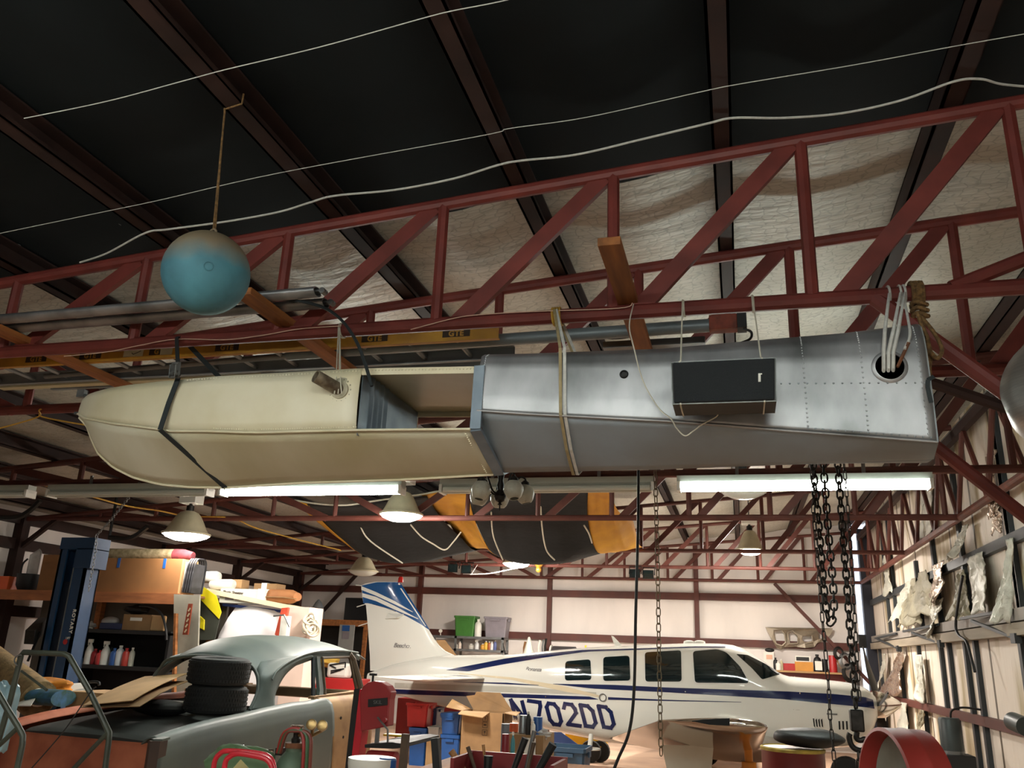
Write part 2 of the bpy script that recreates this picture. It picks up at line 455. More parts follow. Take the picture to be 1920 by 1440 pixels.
# high side wall: timber rail, angle girts, studs
z1, z2 = PXX(1905, 1140, XR - .1).z, PXX(1905, 1192, XR - .1).z
M_grey = mat('weathered_grey_timber', (150, 138, 120), .8, 0, .12, 2, stretch=(6, .5, 6))
zm = (z1 + z2) / 2
struct('trim_10', MB().bb((XR - .10, YF, zm + .01), (XR - .02, YB - .4, z1)), mat('grey_painted_timber', (146, 138, 130), .7, 0, .1, 2), smooth=0)
struct('trim_11', MB().bb((XR - .13, YF, z2), (XR - .02, YB - .4, zm - .01)), M_grey, smooth=0)
M_slate = mat('slate_painted_steel', (52, 58, 62), .5, .1, .15, 5)
za = PXX(1900, 1366, XR - .05).z
struct('trim_12', MB().bb((XR - .08, YF, za - .05), (XR, YB - .4, za + .05)), M_girt, smooth=0)
zu = PXX(1700, 1100, XR - .05).z
struct('trim_13', MB().bb((XR - .07, YF, zu - .05), (XR, YB - .4, zu + .05)), M_slate, smooth=0)
def wall_y(px, py): return PXX(px, py, XR - .03).y
for px in (1652, 1690, 1726, 1768, 1784, 1815, 1834, 1921):
    y = wall_y(px, 1255)
    struct('trim_14', MB().bb((XR - .05, y - .045, 0), (XR, y + .045, z2)), M_slate, smooth=0)
for px, py in ((1664, 1125), (1677, 1120), (1720, 1090), (1752, 1060), (1808, 1075), (1880, 900), (1905, 1080)):
    y = wall_y(px, py)
    struct('trim_15', MB().bb((XR - .05, y - .05, z1), (XR, y + .05, 4.2 if px != 1720 else 3.2)), M_slate, smooth=0)
# ================================================================ lamps
M_tube_on = glow('lit_fluorescent_tube', (.90, 1.0, .93, 1), TUBE_POWER)
M_lens_on = glow('lit_lamp_lens', (1.0, .92, .82, 1), LAMP_POWER)
M_tube_front = glow('lit_tube_by_the_viewer', (.94, 1.0, .95, 1), 46.0)
M_tube_off = mat('unlit_fluorescent_tube', (196, 200, 190), .3, 0, .03, 2)
M_house = mat('fixture_enamel', (176, 182, 172), .4, 0, .06, 3)
def fixture(x0, x1, Y, z, lit, label, group='fluorescent fixtures', r=.026):
    t = thing('fluorescent_fixture', label, 'light fixture', ((x0 + x1) / 2, Y, z), group)
    mb = MB(); mb.bb((x0, Y - .06, z), (x1, Y + .06, z + .055))
    mb.prism([(x0, Y - .06, z), (x0, Y + .06, z), (x0, Y + .03, z - .03), (x0, Y - .03, z - .03)], (x1 - x0, 0, 0))
    obj('housing', mb, M_house, t, smooth=0)
    for dy in (-.052, .052):
        obj('tube', MB().tube([(x0 + .04, Y + dy, z - .05), (x1 - .04, Y + dy, z - .05)], r, 10), (M_tube_on if Y > 6 else M_tube_front) if lit else M_tube_off, t)
    for x in (x0 + .015, x1 - .015):
        obj('lamp_holder', MB().bb((x - .015, Y - .075, z - .085), (x + .015, Y + .075, z)), M_white, t, smooth=0)
    for x in (lerp(x0, x1, .25), lerp(x0, x1, .75)):
        obj('hanger', MB().bar((x, Y, z + .05), (x, Y, z + .16), .03, .02), M_steel, t)
YFX = 7.72
zfx = P(1500, 893, YFX).z - .045
for a, b, lit, l in ((418, 757, 1, 'lit fluorescent fixture glowing under the cream half of the float'), (1270, 1748, 1, 'lit fluorescent fixture glowing behind the hanging hoist chains'),
                     (98, 397, 0, 'unlit fluorescent fixture under the pointed nose of the float'), (-330, 62, 0, 'unlit fluorescent fixture running out of the view beside the low side wall'),
                     (828, 1228, 0, 'unlit fluorescent fixture behind the chandelier of glass globes')):
    y0 = 910
    fixture(P(a, y0, YFX).x, P(b, y0, YFX).x, YFX, zfx, lit, l)
# the same fixtures go on behind the viewer
for x, y in ((-2.9, .5), (.2, .5), (-2.2, -2.0), (.6, -2.0)):
    fixture(x - 1.2, x + 1.2, y, 3.36, 1, 'lit fluorescent fixture under the black roof behind the viewer', r=.03)

M_bell = mat('prismatic_acrylic_bell', (186, 178, 150), .35, 0, .08, 5)
M_lens_off = mat('unlit_lamp_lens', (205, 205, 195), .25, 0, .04, 4)
def bell_lamp(px, py, wpx, Y, hpx, lit, label, up=.55, ballast=True):
    c = P(px, py, Y); R = (P(px + wpx / 2, py, Y) - P(px - wpx / 2, py, Y)).length / 2
    H = (P(px, py - hpx, Y) - c).length
    t = thing('bell_lamp', label, 'lamp', c, 'hanging bell lamps')
    prof = [(R, 0), (R * 1.02, .02), (R * .90, H * .10), (R * .78, H * .3), (R * .66, H * .55), (R * .52, H * .8), (R * .38, H * .97), (R * .2, H * 1.04)]
    inner = [(max(.01, r - .012), h - .004) for r, h in reversed(prof)]
    obj('shade', MB().lathe_open(prof + inner + [prof[0]], c, n=28), M_bell, t, smooth=50)
    obj('lens', MB().lathe([(.001, -.085), (R * .5, -.07), (R * .85, -.03), (R * .97, .004)], c, n=28), glow('lit_lamp_lens_%d' % int(lit * 100), (1.0, .92, .83, 1), LAMP_POWER * lit) if lit else M_lens_off, t)
    top = c + V((0, 0, H * 1.04))
    obj('neck', MB().lathe([(.05, 0), (.05, .07), (.02, .09), (.02, .12)], top, n=12), M_iron, t)
    if ballast:
        obj('ballast_box', MB().bb(top + V((-.13, -.1, .1)), top + V((.13, .1, .24))), M_white, t, bevel=.008)
    zt = zroof(top.x) - .03
    obj('hanging_rod', MB().tube([top + V((0, 0, .2)), V((top.x, top.y, max(zt, top.z + .3)))], .008, 6), M_iron, t)
    return t
bell_lamp(349, 1003, 76, 9.9, 42, .16, 'lit bell lamp glowing above the long wooden crate')
bell_lamp(752, 966, 76, 9.9, 42, .85, 'lit bell lamp in front of the black cloth')
bell_lamp(1407, 1032, 54, 15.0, 36, 1.4, 'lit bell lamp high over the aeroplane cockpit')
bell_lamp(968, 1057, 50, 15.6, 30, 1.1, 'lit bell lamp peeping out under the yellow and black cloth')
bell_lamp(681, 1072, 52, 14.6, 26, 0, 'unlit cream bell lamp above the aeroplane tail')
bell_lamp(1394, 921, 92, 9.2, 34, 0, 'unlit bell lamp half hidden behind the lit fixture')

# chandelier of glass globes hanging from the second truss
M_globe = mat('ribbed_frosted_glass', (206, 208, 196), .3, 0, .04, 30, .3, 40, trans=.15)
cy = 4.95
c0 = P(938, 925, cy)
t = thing('chandelier', 'black iron chandelier with five frosted glass globes under the float', 'chandelier', c0)
st = MB()
st.lathe([(.001, -.11), (.006, -.1), (.004, -.075), (.016, -.07), (.006, -.06), (.03, -.045), (.038, -.02), (.03, 0), (.018, .02), (.024, .05), (.016, .08), (.022, .12), (.012, .16), (.008, .2)], c0, n=16)
obj('stem', st, M_iron, t)
gl = [(902, 919, 0), (899, 930, 1), (937, 935, 2), (963, 918, 3), (984, 926, 4)]
for px, py, k in gl:
    yy = cy + (-.10, .08, .14, -.12, .06)[k]
    g = P(px, py, yy); r = .062
    top = g + V((0, 0, r * .95)); mid = (c0 + g) / 2
    arm = smooth_path([c0 + V((0, 0, -.01)), lerp(c0, g, .4) + V((0, 0, .01)), lerp(c0, g, .75) + V((0, 0, .10)), top + V((0, 0, .035)), top], 6)
    obj('arm', MB().tube(arm, .006, 6), M_iron, t)
    obj('socket_cup', MB().lathe([(.03, -.012), (.026, .012), (.01, .026)], top, n=14), M_iron, t)
    prof = [(.026, r * .93), (r * .75, r * .66), (r * .98, .15 * r), (r * .96, -.2 * r), (r * .72, -.72 * r), (r * .5, -.95 * r)]
    tilt = (g - c0); tilt.z = 0; d = (V((0, 0, 1)) - tilt.normalized() * .22).normalized()
    prof2 = [(max(.002, a - .004), b) for a, b in reversed(prof)]
    obj('glass_globe', MB().lathe_open(prof + prof2, g, d, 24), M_globe, t, smooth=60)
ch = MB(); z = c0.z + .2; k = 0
while z < ZB - .02:
    ch.link((c0.x, cy, z), (0, 0, 1), (1, 0, 0) if k % 2 else (0, 1, 0), .04, .022, .003); z += .032; k += 1
obj('hanging_chain', ch, M_iron, t)
# ================================================================ the aircraft float hung under the near truss
M_cream = mat('cream_float_paint', (226, 218, 192), .38, 0, .07, 2.2, .06, 3, col2=(208, 196, 158), thr=(.25, .6))
M_creamb = mat('shaded_stained_cream_paint', (208, 204, 182), .42, 0, .1, 1.4, .05, 3, col2=(172, 162, 122), thr=(.3, .62), stretch=(1, .5, .5))  # mottled cream, darker than the sides: underside shade put into the colour
M_alu = mat('weathered_bare_aluminium', (184, 184, 186), .46, .8, .12, 3.4, .08, 5, col2=(112, 114, 114), thr=(.3, .64), stretch=(1, 1, .5))
M_alub = mat('dull_bare_aluminium', (148, 160, 170), .55, .2, .14, 2.0, .05, 6, col2=(128, 128, 124), thr=(.3, .68))
M_zinc = mat('blue_grey_primer', (142, 156, 168), .5, .35, .12, 5, col2=(104, 116, 128))
YN, YC = 3.50, 3.88
HB = YC - YN
def curve(pix, Yf):                       # pixels -> sorted [(X, z)] on a plane or a per-pixel depth
    out = []
    for px, py in pix:
        yy = Yf(px) if callable(Yf) else Yf
        p = P(px, py, yy); out.append((p.x, p.z))
    return sorted(out)
def hbp(px): return interp([(146, .01), (150, .05), (158, .10), (170, .15), (190, .21), (230, .28), (300, .345), (400, HB), (2000, HB)], px)[0]
top = curve([(147, 766), (150, 748), (162, 738), (190, 729), (250, 720), (325, 713), (475, 702), (600, 695), (690, 690), (886, 687)], lambda px: YC - hbp(px))
chn = curve([(147, 776), (160, 785), (212, 795), (322, 809), (475, 812), (670, 807), (886, 805)], lambda px: YC - hbp(px))
kel = curve([(146, 779), (163, 797), (175, 830), (185, 850), (212, 875), (250, 894), (300, 907), (355, 912), (425, 913), (560, 904), (750, 898), (928, 888)], YC)
hbx = curve([(146, 770)], YC)
hbt = []
for px in (146, 150, 158, 170, 190, 230, 300, 400): hbt.append((P(px, 780, YC - hbp(px)).x, hbp(px)))
fl = thing('aircraft_float', 'two-piece aircraft float, cream nose half and bare aluminium tail half, hung under the truss', 'aircraft float', (-1.3, YC, 2.35))
X0 = top[0][0]; Xcut = P(672, 760, YN).x; Xend = P(886, 745, YN).x; Xk = P(926, 886, YC).x
def H(x): return interp(hbt, x)[0]
def tz(x): return interp(top, x)[0]
def cz(x): return min(interp(chn, x)[0], tz(x) - .004)
def kz(x): return min(interp(kel, x)[0], cz(x) - .003)
xs = [X0 + (Xcut - X0) * (i / 40) ** 1.6 for i in range(41)]
xl = xs + [lerp(Xcut, Xend, (i + 1) / 8) for i in range(8)]
for s_, nm in ((-1, 'side_panel'), (1, 'side_panel')):
    def fn(u, v, s_=s_):
        x = xs[round(u * 40)]; z = lerp(cz(x), tz(x), v); bul = .012 * math.sin(PI * v)
        return V((x, YC + s_ * (H(x) + bul * min(1, H(x) / .2)), z))
    obj(nm, MB().grid(fn, 40, 6), M_cream, fl, solid=.004)
obj('deck', MB().grid(lambda u, v: V((xl[round(u * 48)], YC + (2 * v - 1) * H(xl[round(u * 48)]), tz(xl[round(u * 48)]) + .02 * math.sin(PI * v) - (0 if .05 < v < .95 else .004))), 48, 8), M_cream, fl, solid=.004)
lip = MB()
for s_ in (-1, 1):
    lip.loft([[V((x, YC + s_ * HB, tz(x))), V((x, YC + s_ * HB, tz(x) - .034)), V((x, YC + s_ * (HB - .006), tz(x) - .034)), V((x, YC + s_ * (HB - .006), tz(x)))] for x in (Xcut, Xend)])
obj('deck_edge_strip', lip, M_cream, fl)
for s_ in (-1, 1):
    def fn(u, v, s_=s_):
        i = round(u * 48); x = xl[i]; xx = x + max(0, (x - Xcut) / (Xend - Xcut)) * (Xk - Xend) * v
        z = lerp(kz(xx), cz(x), 1 - v) if v < 1 else kz(xx)
        return V((xx, YC + s_ * H(x) * (1 - v), lerp(cz(x), kz(xx), v) - .012 * math.sin(PI * v) * min(1, H(x) / .2)))
    obj('bottom_panel', MB().grid(fn, 48, 6), M_creamb, fl, solid=.004)
ck = MB()
for s_ in (-1, 1):
    ck.tube([V((x, YC + s_ * (H(x) + .006), cz(x))) for x in xl], .006, 6)
obj('chine_strip', ck, M_cream, fl)
obj('keel_strip', MB().tube([V((x + max(0, (x - Xcut) / (Xend - Xcut)) * (Xk - Xend), YC, kz(x + max(0, (x - Xcut) / (Xend - Xcut)) * (Xk - Xend)) - .004)) for x in xl], .007, 6), M_cream, fl)
nose = V((X0 - .005, YC, cz(X0) + .03))
obj('bow_fitting', MB().box(nose + V((-.01, 0, .10)), (.05, .03, .045)).tube([nose + V((.06, 0, .07)), nose + V((0, 0, .09))], .012, 8).box(nose + V((-.01, 0, -.02)), (.04, .02, .015)), M_steel, fl)
# ribbed bulkhead seen through the missing side skin
def bulk(u, v):
    y = lerp(YN + .01, YC + HB - .01, u); x = Xcut + .002
    rib = sum(math.exp(-((u - c) / .018) ** 2) for c in (.16, .24, .32, .40)) * .012
    return V((x + rib, y, lerp(cz(Xcut) - .02, tz(Xcut) - .01, v)))
obj('bulkhead', MB().grid(bulk, 120, 4), M_zinc, fl, solid=.003)
for k, px in enumerate((695, 735, 775, 832)):
    x = P(px, 805, 3.75).x
    obj('floor_bracket', MB().lathe([(.03, -.03), (.03, .0), (.024, .02), (.012, .03), (.001, .032)], (x, 3.66, cz(x) - .005), n=12), M_zinc, fl)
# frame ring at the broken end
fr = MB()
ring = [V((Xend, YN, tz(Xend))), V((Xend - .005, YN, cz(Xend))), V((Xk, YC, kz(Xk))), V((Xend - .005, YC + HB, cz(Xend))), V((Xend, YC + HB, tz(Xend)))]
for a, b in zip(ring, ring[1:] + ring[:1]):
    fr.bar(a + V((.028, 0, 0)), b + V((.028, 0, 0)), .05 if abs(a.y - b.y) < .3 and abs(a.x - b.x) < .2 else .05, .02, (0, 1, 0))
obj('end_frame', fr, M_zinc, fl, smooth=0)
# pipe stub on a bolted flange
fc = P(640, 733, YN); dirp = (P(600, 712, YN - .10) - P(640, 735, YN)).normalized()
obj('pipe_stub', MB().lathe_open([(.032, -.01), (.032, .15), (.026, .15), (.026, .02)], fc, dirp, 20), mat('grimy_pipe', (150, 138, 118), .5, .3, .25, 20, col2=(80, 66, 50)), fl)
fg = MB().lathe([(.066, -.002), (.066, .008), (.044, .010), (.044, .022), (.034, .024)], fc, (0, -1, 0), 24)
for k in range(14):
    a = 2 * PI * k / 14; fg.ball(fc + V((.055 * math.cos(a), -.010, .055 * math.sin(a))), .005, 6, 4)
obj('mounting_flange', fg, mat('grimy_cream', (176, 168, 142), .5, 0, .15, 12), fl)
# rows of rivets
def rivets(pts, mat_, name='rivet_row', r=.0042):
    mb = MB()
    for p in pts: mb.ball(p, r, 6, 4, (1, .6, 1))
    obj(name, mb, mat_, fl)
yr = lambda x: YC - H(x) - .012
rivets([V((x, YN - .003, tz(x) - .012)) for x in [lerp(-2.7, Xend, i / 90) for i in range(91)]], M_cream)
rivets([V((Xcut - .012, YN - .004, lerp(cz(Xcut), tz(Xcut), .05 + .9 * i / 18))) for i in range(19)], M_cream)
rivets([V((x, YN - .003, cz(x) + .016)) for x in [lerp(-2.5, Xcut, i / 60) for i in range(61)]], M_cream)
rivets([lerp(V((Xend - .03, YN, cz(Xend))), V((Xk - .03, YC, kz(Xk))), .06 + .88 * i / 22) + V((0, -.006, -.008)) for i in range(23)], M_cream)
# ---- bare aluminium tail half
top2 = curve([(905, 690), (1000, 686), (1250, 671), (1450, 646), (1600, 628), (1742, 609)], lambda px: YN + .75 * interp([(930, HB), (1250, .33), (1500, .26), (1757, .17)], px)[0])
chn2 = curve([(895, 770), (1000, 777), (1250, 790), (1450, 806), (1757, 829)], YN)
def hb2p(px): return interp([(930, HB), (1250, .33), (1500, .26), (1757, .17)], px)[0]
kel2 = curve([(933, 886), (1100, 883), (1250, 880), (1500, 871), (1757, 861)], lambda px: YN + hb2p(px))
Xa, Xb = chn2[0][0], chn2[-1][0]; Xkb = P(1748, 861, YN + .17).x
def hb2(u): return interp([(0, HB), (.4, .33), (.69, .26), (1, .17)], u)[0]
def sec2(u):
    x = lerp(Xa, Xb, u); zt = interp(top2, x)[0]; zc_ = interp(chn2, x)[0]
    h = zt - zc_; rnd = lerp(.05, .20, u); B = hb2(u)
    pts = [(-B, zc_), (-B - .004, zc_ + h * .2), (-B, zc_ + h * .45), (-B + .006, zc_ + h * (.75 - rnd * .4)), (-B * (.94 - .06 * u), zc_ + h * (.9 - rnd * .4)), (-B * (.82 - .12 * u), zc_ + h * (.975 - rnd * .2)), (-B * .4, zt - .004), (0, zt)]
    pts = pts + [(-a, b) for a, b in reversed(pts[:-1])]
    return x, pts
def skin(u, v):
    x, pts = sec2(u); k = v * (len(pts) - 1); i = min(int(k), len(pts) - 2); t = k - i
    y = lerp(pts[i][0], pts[i + 1][0], t); z = lerp(pts[i][1], pts[i + 1][1], t)
    return V((x, YN + hb2(u) + y, z))
obj('aluminium_skin', MB().grid(skin, 60, 56), M_alu, fl, smooth=50, solid=.003)
for s_ in (-1, 1):
    def fn(u, v, s_=s_):
        x = lerp(Xa, Xb, u); xk2 = lerp(P(933, 886, YC).x, Xkb, u); xx = lerp(x, xk2, v)
        return V((xx, YN + hb2(u) + s_ * hb2(u) * (1 - v), lerp(interp(chn2, x)[0], interp(kel2, xk2)[0], v) - .01 * math.sin(PI * v)))
    obj('aluminium_bottom_panel', MB().grid(fn, 40, 8), M_alub, fl, solid=.003)
obj('aluminium_chine_strip', MB().tube([V((lerp(Xa, Xb, i / 40), YN - .006, interp(chn2, lerp(Xa, Xb, i / 40))[0])) for i in range(41)], .006, 6), M_alu, fl)
ec = MB(); x, pts = sec2(1.0)
ec.prism([V((x, YN + hb2(1) + a, b)) for a, b in pts] + [V((Xkb, YN + hb2(1), interp(kel2, Xkb)[0]))], (.006, 0, 0))
obj('end_plate', ec, M_alub, fl, smooth=0)
rivets([V(skin(0.012, v)) + V((0, -.003, 0)) for v in [i / 60 for i in range(24)]], M_alu, 'rivet_row')
for u in (.75, .87, .985):
    rivets([V(skin(u, .02 + .36 * i / 26)) + V((0, -.003, 0)) for i in range(27)], M_alu)
rivets([V((lerp(-.0, Xb - .02, i / 22), YN - .004, interp(chn2, .1)[0] + .2 - .03 * i / 22)) for i in range(23)], M_alub)
rivets([V((lerp(.3, Xb - .02, i / 16), YN - .004, interp(chn2, lerp(.3, Xb, i / 16))[0] + .018)) for i in range(17)], M_alub)
# round hand hole with its ring, small round opening
hc = P(1668, 688, YN)
M_dark = mat('dark_void', (10, 10, 10), .9, 0, .05, 3)
hx = MB().lathe([(.001, .004), (.056, .004)], hc, (0, -1, 0), 28)
obj('hand_hole', hx, M_dark, fl)
obj('hand_hole_ring', MB().lathe([(.054, .0), (.056, .010), (.064, .008), (.07, .003)], hc, (0, -1, 0), 28), M_alu, fl)
h2 = P(1170, 702, YN)
obj('drain_opening', MB().lathe([(.001, .008), (.010, .008), (.011, .012), (.017, .010), (.02, .003)], h2, (0, -1, 0), 18), M_iron, fl)

# ---- what ties it up
def strap_band(pts, w_, th, side, mat_, name, parent=None, **k):
    mb = MB()
    for a, b in zip(pts, pts[1:]): mb.bar(a, b, w_, th, side)
    return obj(name, mb, mat_, parent, smooth=0, **k)
M_bstrap = mat('black_webbing', (34, 42, 44), .75, 0, .1, 40)
sp = thing('ratchet_strap', 'black ratchet strap wrapped round the cream float nose', 'strap', (-2.7, YN, 2.4))
xa = P(336, 705, YN).x
xq = P(341, 640, YC).x
tp = [V((xq, YC + .01, ZB + .045)), V((xq, YC - .05, ZB)), V((xa - .0, YN - .004, tz(xa) + .004)), V((xa - .03, YN - .008, (tz(xa) + cz(xa)) / 2)), V((xa - .05, YN - .012, cz(xa))), V((P(424, 911, YC).x, YC, kz(-2.5) - .014)), V((xa - .04, YC + HB + .012, cz(xa))), V((xa, YC + HB + .008, tz(xa))), V((xq, YC + .06, ZB)), V((xq, YC + .01, ZB + .045))]
mb = MB()
for i, (a, b) in enumerate(zip(tp, tp[1:])): mb.bar(a, b, .028, .004, (0, 1, .2) if i in (2, 3) else (0, .7, .7) if i == 4 else (0, 1, .1))
obj('webbing', mb, M_bstrap, sp, smooth=0)
bc = P(330, 698, YN - .03)
bk = MB()
for dx in (-.017, .017): bk.prism([bc + V((dx, 0, .055)), bc + V((dx, -.035, .03)), bc + V((dx, -.03, -.04)), bc + V((dx, .01, -.03))], (.003, 0, 0))
for dz in (.045, .0, -.03): bk.tube([bc + V((-.02, -.015, dz)), bc + V((.02, -.015, dz))], .006, 8)
obj('ratchet_buckle', bk, M_steel, sp)

def wrap(x, y, z, r, n, wv, mb, th=.005, skew=0):   # turns of line round a chord along X
    pts = []
    for i in range(n * 14 + 1):
        a = 2 * PI * i / 14
        pts.append(V((x + wv * (i / (n * 14)) + skew * math.sin(a), y + r * math.cos(a), z + r * math.sin(a))))
    return mb.tube(pts, th, 6)
# yellow-white sling round the aluminium half
sl = thing('lifting_sling', 'tan and white webbing sling round the front of the aluminium half', 'strap', (-.55, YN, 2.4))
xs_ = P(1050, 700, YN).x
for dx, mt in ((0, mat('tan_webbing', (168, 150, 110), .8, 0, .1, 30)), (.02, M_strap)):
    u = lambda px, py, y: P(px, py, y)
    xq = P(1043, 590, YC).x; xk = P(1076, 882, YC).x; cz2 = interp(chn2, xs_)[0]; kz2 = interp(kel2, xk)[0]
    c0_ = V((xs_ + dx + .01, YN - .014, cz2)); k0_ = V((xk + dx, YN + hb2(.1), kz2 - .016)); m0_ = lerp(c0_, k0_, .5) + V((0, -.012, -.02))
    path = [V((xq + dx * .5, YC + .03, ZB + .045)), V((xq + dx * .5, YC - .05, ZB + .02)), V((xs_ + dx, YN - .008, interp(top2, xs_)[0] - .02)), c0_, m0_, k0_, V((xs_ + dx + .02, YC + HB + .012, cz2)), V((xs_ + dx, YC + HB + .006, interp(top2, xs_)[0])), V((xq + dx * .5, YC + .05, ZB + .02)), V((xq + dx * .5, YC + .03, ZB + .045))]
    strap_band(path, .014, .003, (0, 1, .3), mt, 'webbing', sl)
kn = MB(); wrap(P(1036, 590, YC).x, YC, ZB, .046, 4, .05, kn, .006)
obj('knot', kn, M_yellowcord, sl)
# thin strings holding the pipe stub
mb = MB()
for dx, dy in ((-.012, 0), (0, .01), (.012, 0)):
    mb.tube([V((P(640, 640, YC).x + dx * .4, YC - .042, ZB)), fc + V((dx, -.04 + dy, .03)), fc + V((dx * 1.6 + .01, -.05, -.03))], .003, 5)
wrap(P(640, 640, YC).x - .01, YC, ZB, .042, 2, .02, mb, .003)
obj('white_string', mb, M_cord, label='white string tied from the truss to the pipe stub on the float', cat='string')
# white straps and rope at the tail end
ts = thing('tie_down_strap', 'white webbing strap looped over the truss and into the round hole', 'strap', hc)
for k, px in enumerate((1663, 1684, 1692)):
    x = P(px, 545, YC).x; mb = MB()
    wrap(x, YC, ZB, .043, 1, .008, mb, .006)
    mb.tube([V((x, YC - .045, ZB - .01)), P(lerp(px, 1655 + 10 * k, .5), 622, 3.50), P(1657 + 9 * k, 660, YN - .02), hc + V((-.025 + .018 * k, -.012, -.01)), hc + V((-.025 + .018 * k, .03, -.045))], [.006, .008, .008, .008, .006], 6)
    obj('loop', mb, M_strap, ts)
mb = MB().tube(smooth_path([V((P(1690, 560, YC).x, YC - .05, ZB - .03)), P(1703, 600, 3.6), P(1706, 630, 3.5), P(1696, 655, 3.47)], 6), .006, 6)
obj('loose_end', mb, M_strap, ts)
rp = thing('hemp_rope', 'thick brown hemp rope knotted round the truss above the float tail', 'rope', P(1720, 560, YC))
mb = MB(); x = P(1706, 545, YC).x
wrap(x, YC, ZB, .052, 4, .05, mb, .011); obj('wrapping', mb, M_rope, rp)
mb = MB()
for k in range(3):
    z = ZB - .07 - .028 * k
    mb.tube([V((x + .025 + .032 * math.cos(a), YC - .03 + .032 * math.sin(a), z + .008 * math.sin(2 * a))) for a in [2 * PI * i / 12 for i in range(12)]], .011, 6, closed=True)
obj('knot', mb, M_rope, rp)
for pth in ([(1722, 590), (1735, 625), (1745, 665), (1742, 690), (1744, 705)], [(1728, 595), (1752, 625), (1766, 655), (1758, 672), (1744, 660)], [(1720, 585), (1728, 610), (1740, 640), (1740, 690)]):
    obj('rope_end', MB().tube(smooth_path([P(a, b, 3.72 - .09 * i / 3) for i, (a, b) in enumerate(pth)], 6), .009, 6), M_rope, rp)
mb = MB(); pts = [P(1751, 706, 3.44), P(1740, 712, 3.43), P(1739, 725, 3.43), P(1746, 755, 3.43)]
for a, b in zip(pts, pts[1:]): mb.bar(a, b, .016, .004, (0, 1, 0))
obj('rubber_strap', mb, M_bstrap, smooth=0, label='short black rubber strap dangling from the rope at the float tail', cat='strap')
# rusty lanyard in the hand hole
obj('rusty_rod', MB().tube([P(1704, 642, 3.47), hc + V((.03, -.01, 0)), hc + V((.02, .1, -.03))], .007, 6), mat('rust', (122, 74, 44), .8, 0, .2, 30), label='rusty brown rod leaning out of the round hole in the float', cat='rod')

# ---- black speaker hung on cords
sk = thing('speaker', 'black oblong loudspeaker hung on white cords in front of the float', 'speaker', P(1356, 757, 3.2))
YS = 3.22
a, b, c, d = [P(*q, YS) for q in ((1258, 680), (1455, 671), (1456, 752), (1261, 758))]
bk_ = V((0, .17, 0))
obj('cabinet', MB().prism([a, b, c, d], bk_), mat('black_ash_veneer', (40, 42, 36), .5, 0, .15, 4, stretch=(1, 8, 8)), sk, smooth=0)
e = .02
fr2 = [lerp(p, (a + b + c + d) / 4, .035) for p in (a, b, c, d)]
obj('grille', MB().prism([p + V((0, .004, 0)) for p in fr2], (0, -.016, 0)), mat('black_grille_cloth', (25, 29, 32), .9, 0, .06, 200, .3, 300), sk, smooth=0, bevel=.006)
ed = MB()
for p, q in zip((a, b, c, d), (b, c, d, a)): ed.bar(p, q, .004, .004, (0, 1, 0))
obj('front_edging', ed, mat('worn_edge', (150, 156, 154), .5, 0, .2, 20), sk, smooth=0)
lg = MB(); q = P(1424, 708, YS - .015); qq = (P(1424, 702, YS) - P(1424, 714, YS)).normalized(); hl = .017
lg.bar(q - qq * hl, q + qq * hl, .009, .003, (0, 1, 0)); lg.bar(q + qq * (hl - .004) + V((.004, 0, 0)), q + qq * hl + V((.004, 0, 0)), .012, .003, (0, 1, 0))
obj('logo_badge', lg, M_white, sk, smooth=0)
for px, tpx in ((1274, 1281), (1429, 1411)):
    x = P(px, 675, YS).x; tx = P(tpx, 575, YC).x
    zt, zb = lerp(a.z, b.z, (x - a.x) / (b.x - a.x)), lerp(d.z, c.z, (x - d.x) / (c.x - d.x))
    cdn = MB().tube([V((tx, YC - .04, ZB + .03)), V((x, YS + .07, zt + .006)), V((x, YS - .003, zt + .003)), V((x, YS - .003, zb - .003)), V((x, YS + .1, zb - .004)), V((x, YS + .175, zb))], .0035, 5)
    wrap(tx - .004, YC, ZB, .042, 2, .012, cdn, .0035)
    obj('hanging_cord', cdn, M_cord, sk)
obj('speaker_wire', MB().tube(smooth_path([P(1188, 570, 3.80), P(1180, 610, 3.6), P(1188, 650, 3.47), P(1206, 715, 3.46), P(1235, 765, 3.46), P(1258, 785, 3.46), P(1268, 802, 3.45), P(1284, 817, 3.44), P(1300, 808, 3.44), P(1318, 795, 3.45), P(1342, 782, 3.46), P(1348, 772, 3.39)], 8), .003, 5), M_cord, label='thin white wire drooping from the truss to the speaker', cat='wire')

# ---- blue ball on a rope from a purlin
xb = -4.354 + 1.091 * 2; yb = 2.82
cb = V((xb, yb, P(385, 512, yb).z)); rb = (P(453, 512, yb) - P(317, 512, yb)).length / 2
bl = thing('mooring_ball', 'weathered blue ball float hanging on a rope from the purlin', 'buoy', cb - V((0, 0, rb)))
M_ball = mat('faded_blue_gelcoat', (74, 132, 146), .7, 0, .15, 5, .08, 30, col2=(54, 98, 112))
nt = M_ball.node_tree; bs = nt.nodes['Principled BSDF']; src = bs.inputs['Base Color'].links[0].from_socket
tc = nt.nodes.new('ShaderNodeTexCoord'); sx = nt.nodes.new('ShaderNodeSeparateXYZ'); nt.links.new(tc.outputs['Object'], sx.inputs[0])
nz = nt.nodes.new('ShaderNodeTexNoise'); nz.inputs['Scale'].default_value = 9; nt.links.new(tc.outputs['Object'], nz.inputs[0])
ma = nt.nodes.new('ShaderNodeMath'); ma.operation = 'MULTIPLY_ADD'; ma.inputs[1].default_value = .09; nt.links.new(nz.outputs['Fac'], ma.inputs[0]); nt.links.new(sx.outputs['Z'], ma.inputs[2])
mr = nt.nodes.new('ShaderNodeMapRange'); mr.inputs[1].default_value = rb * 1.15; mr.inputs[2].default_value = rb * 1.75; nt.links.new(ma.outputs[0], mr.inputs[0])
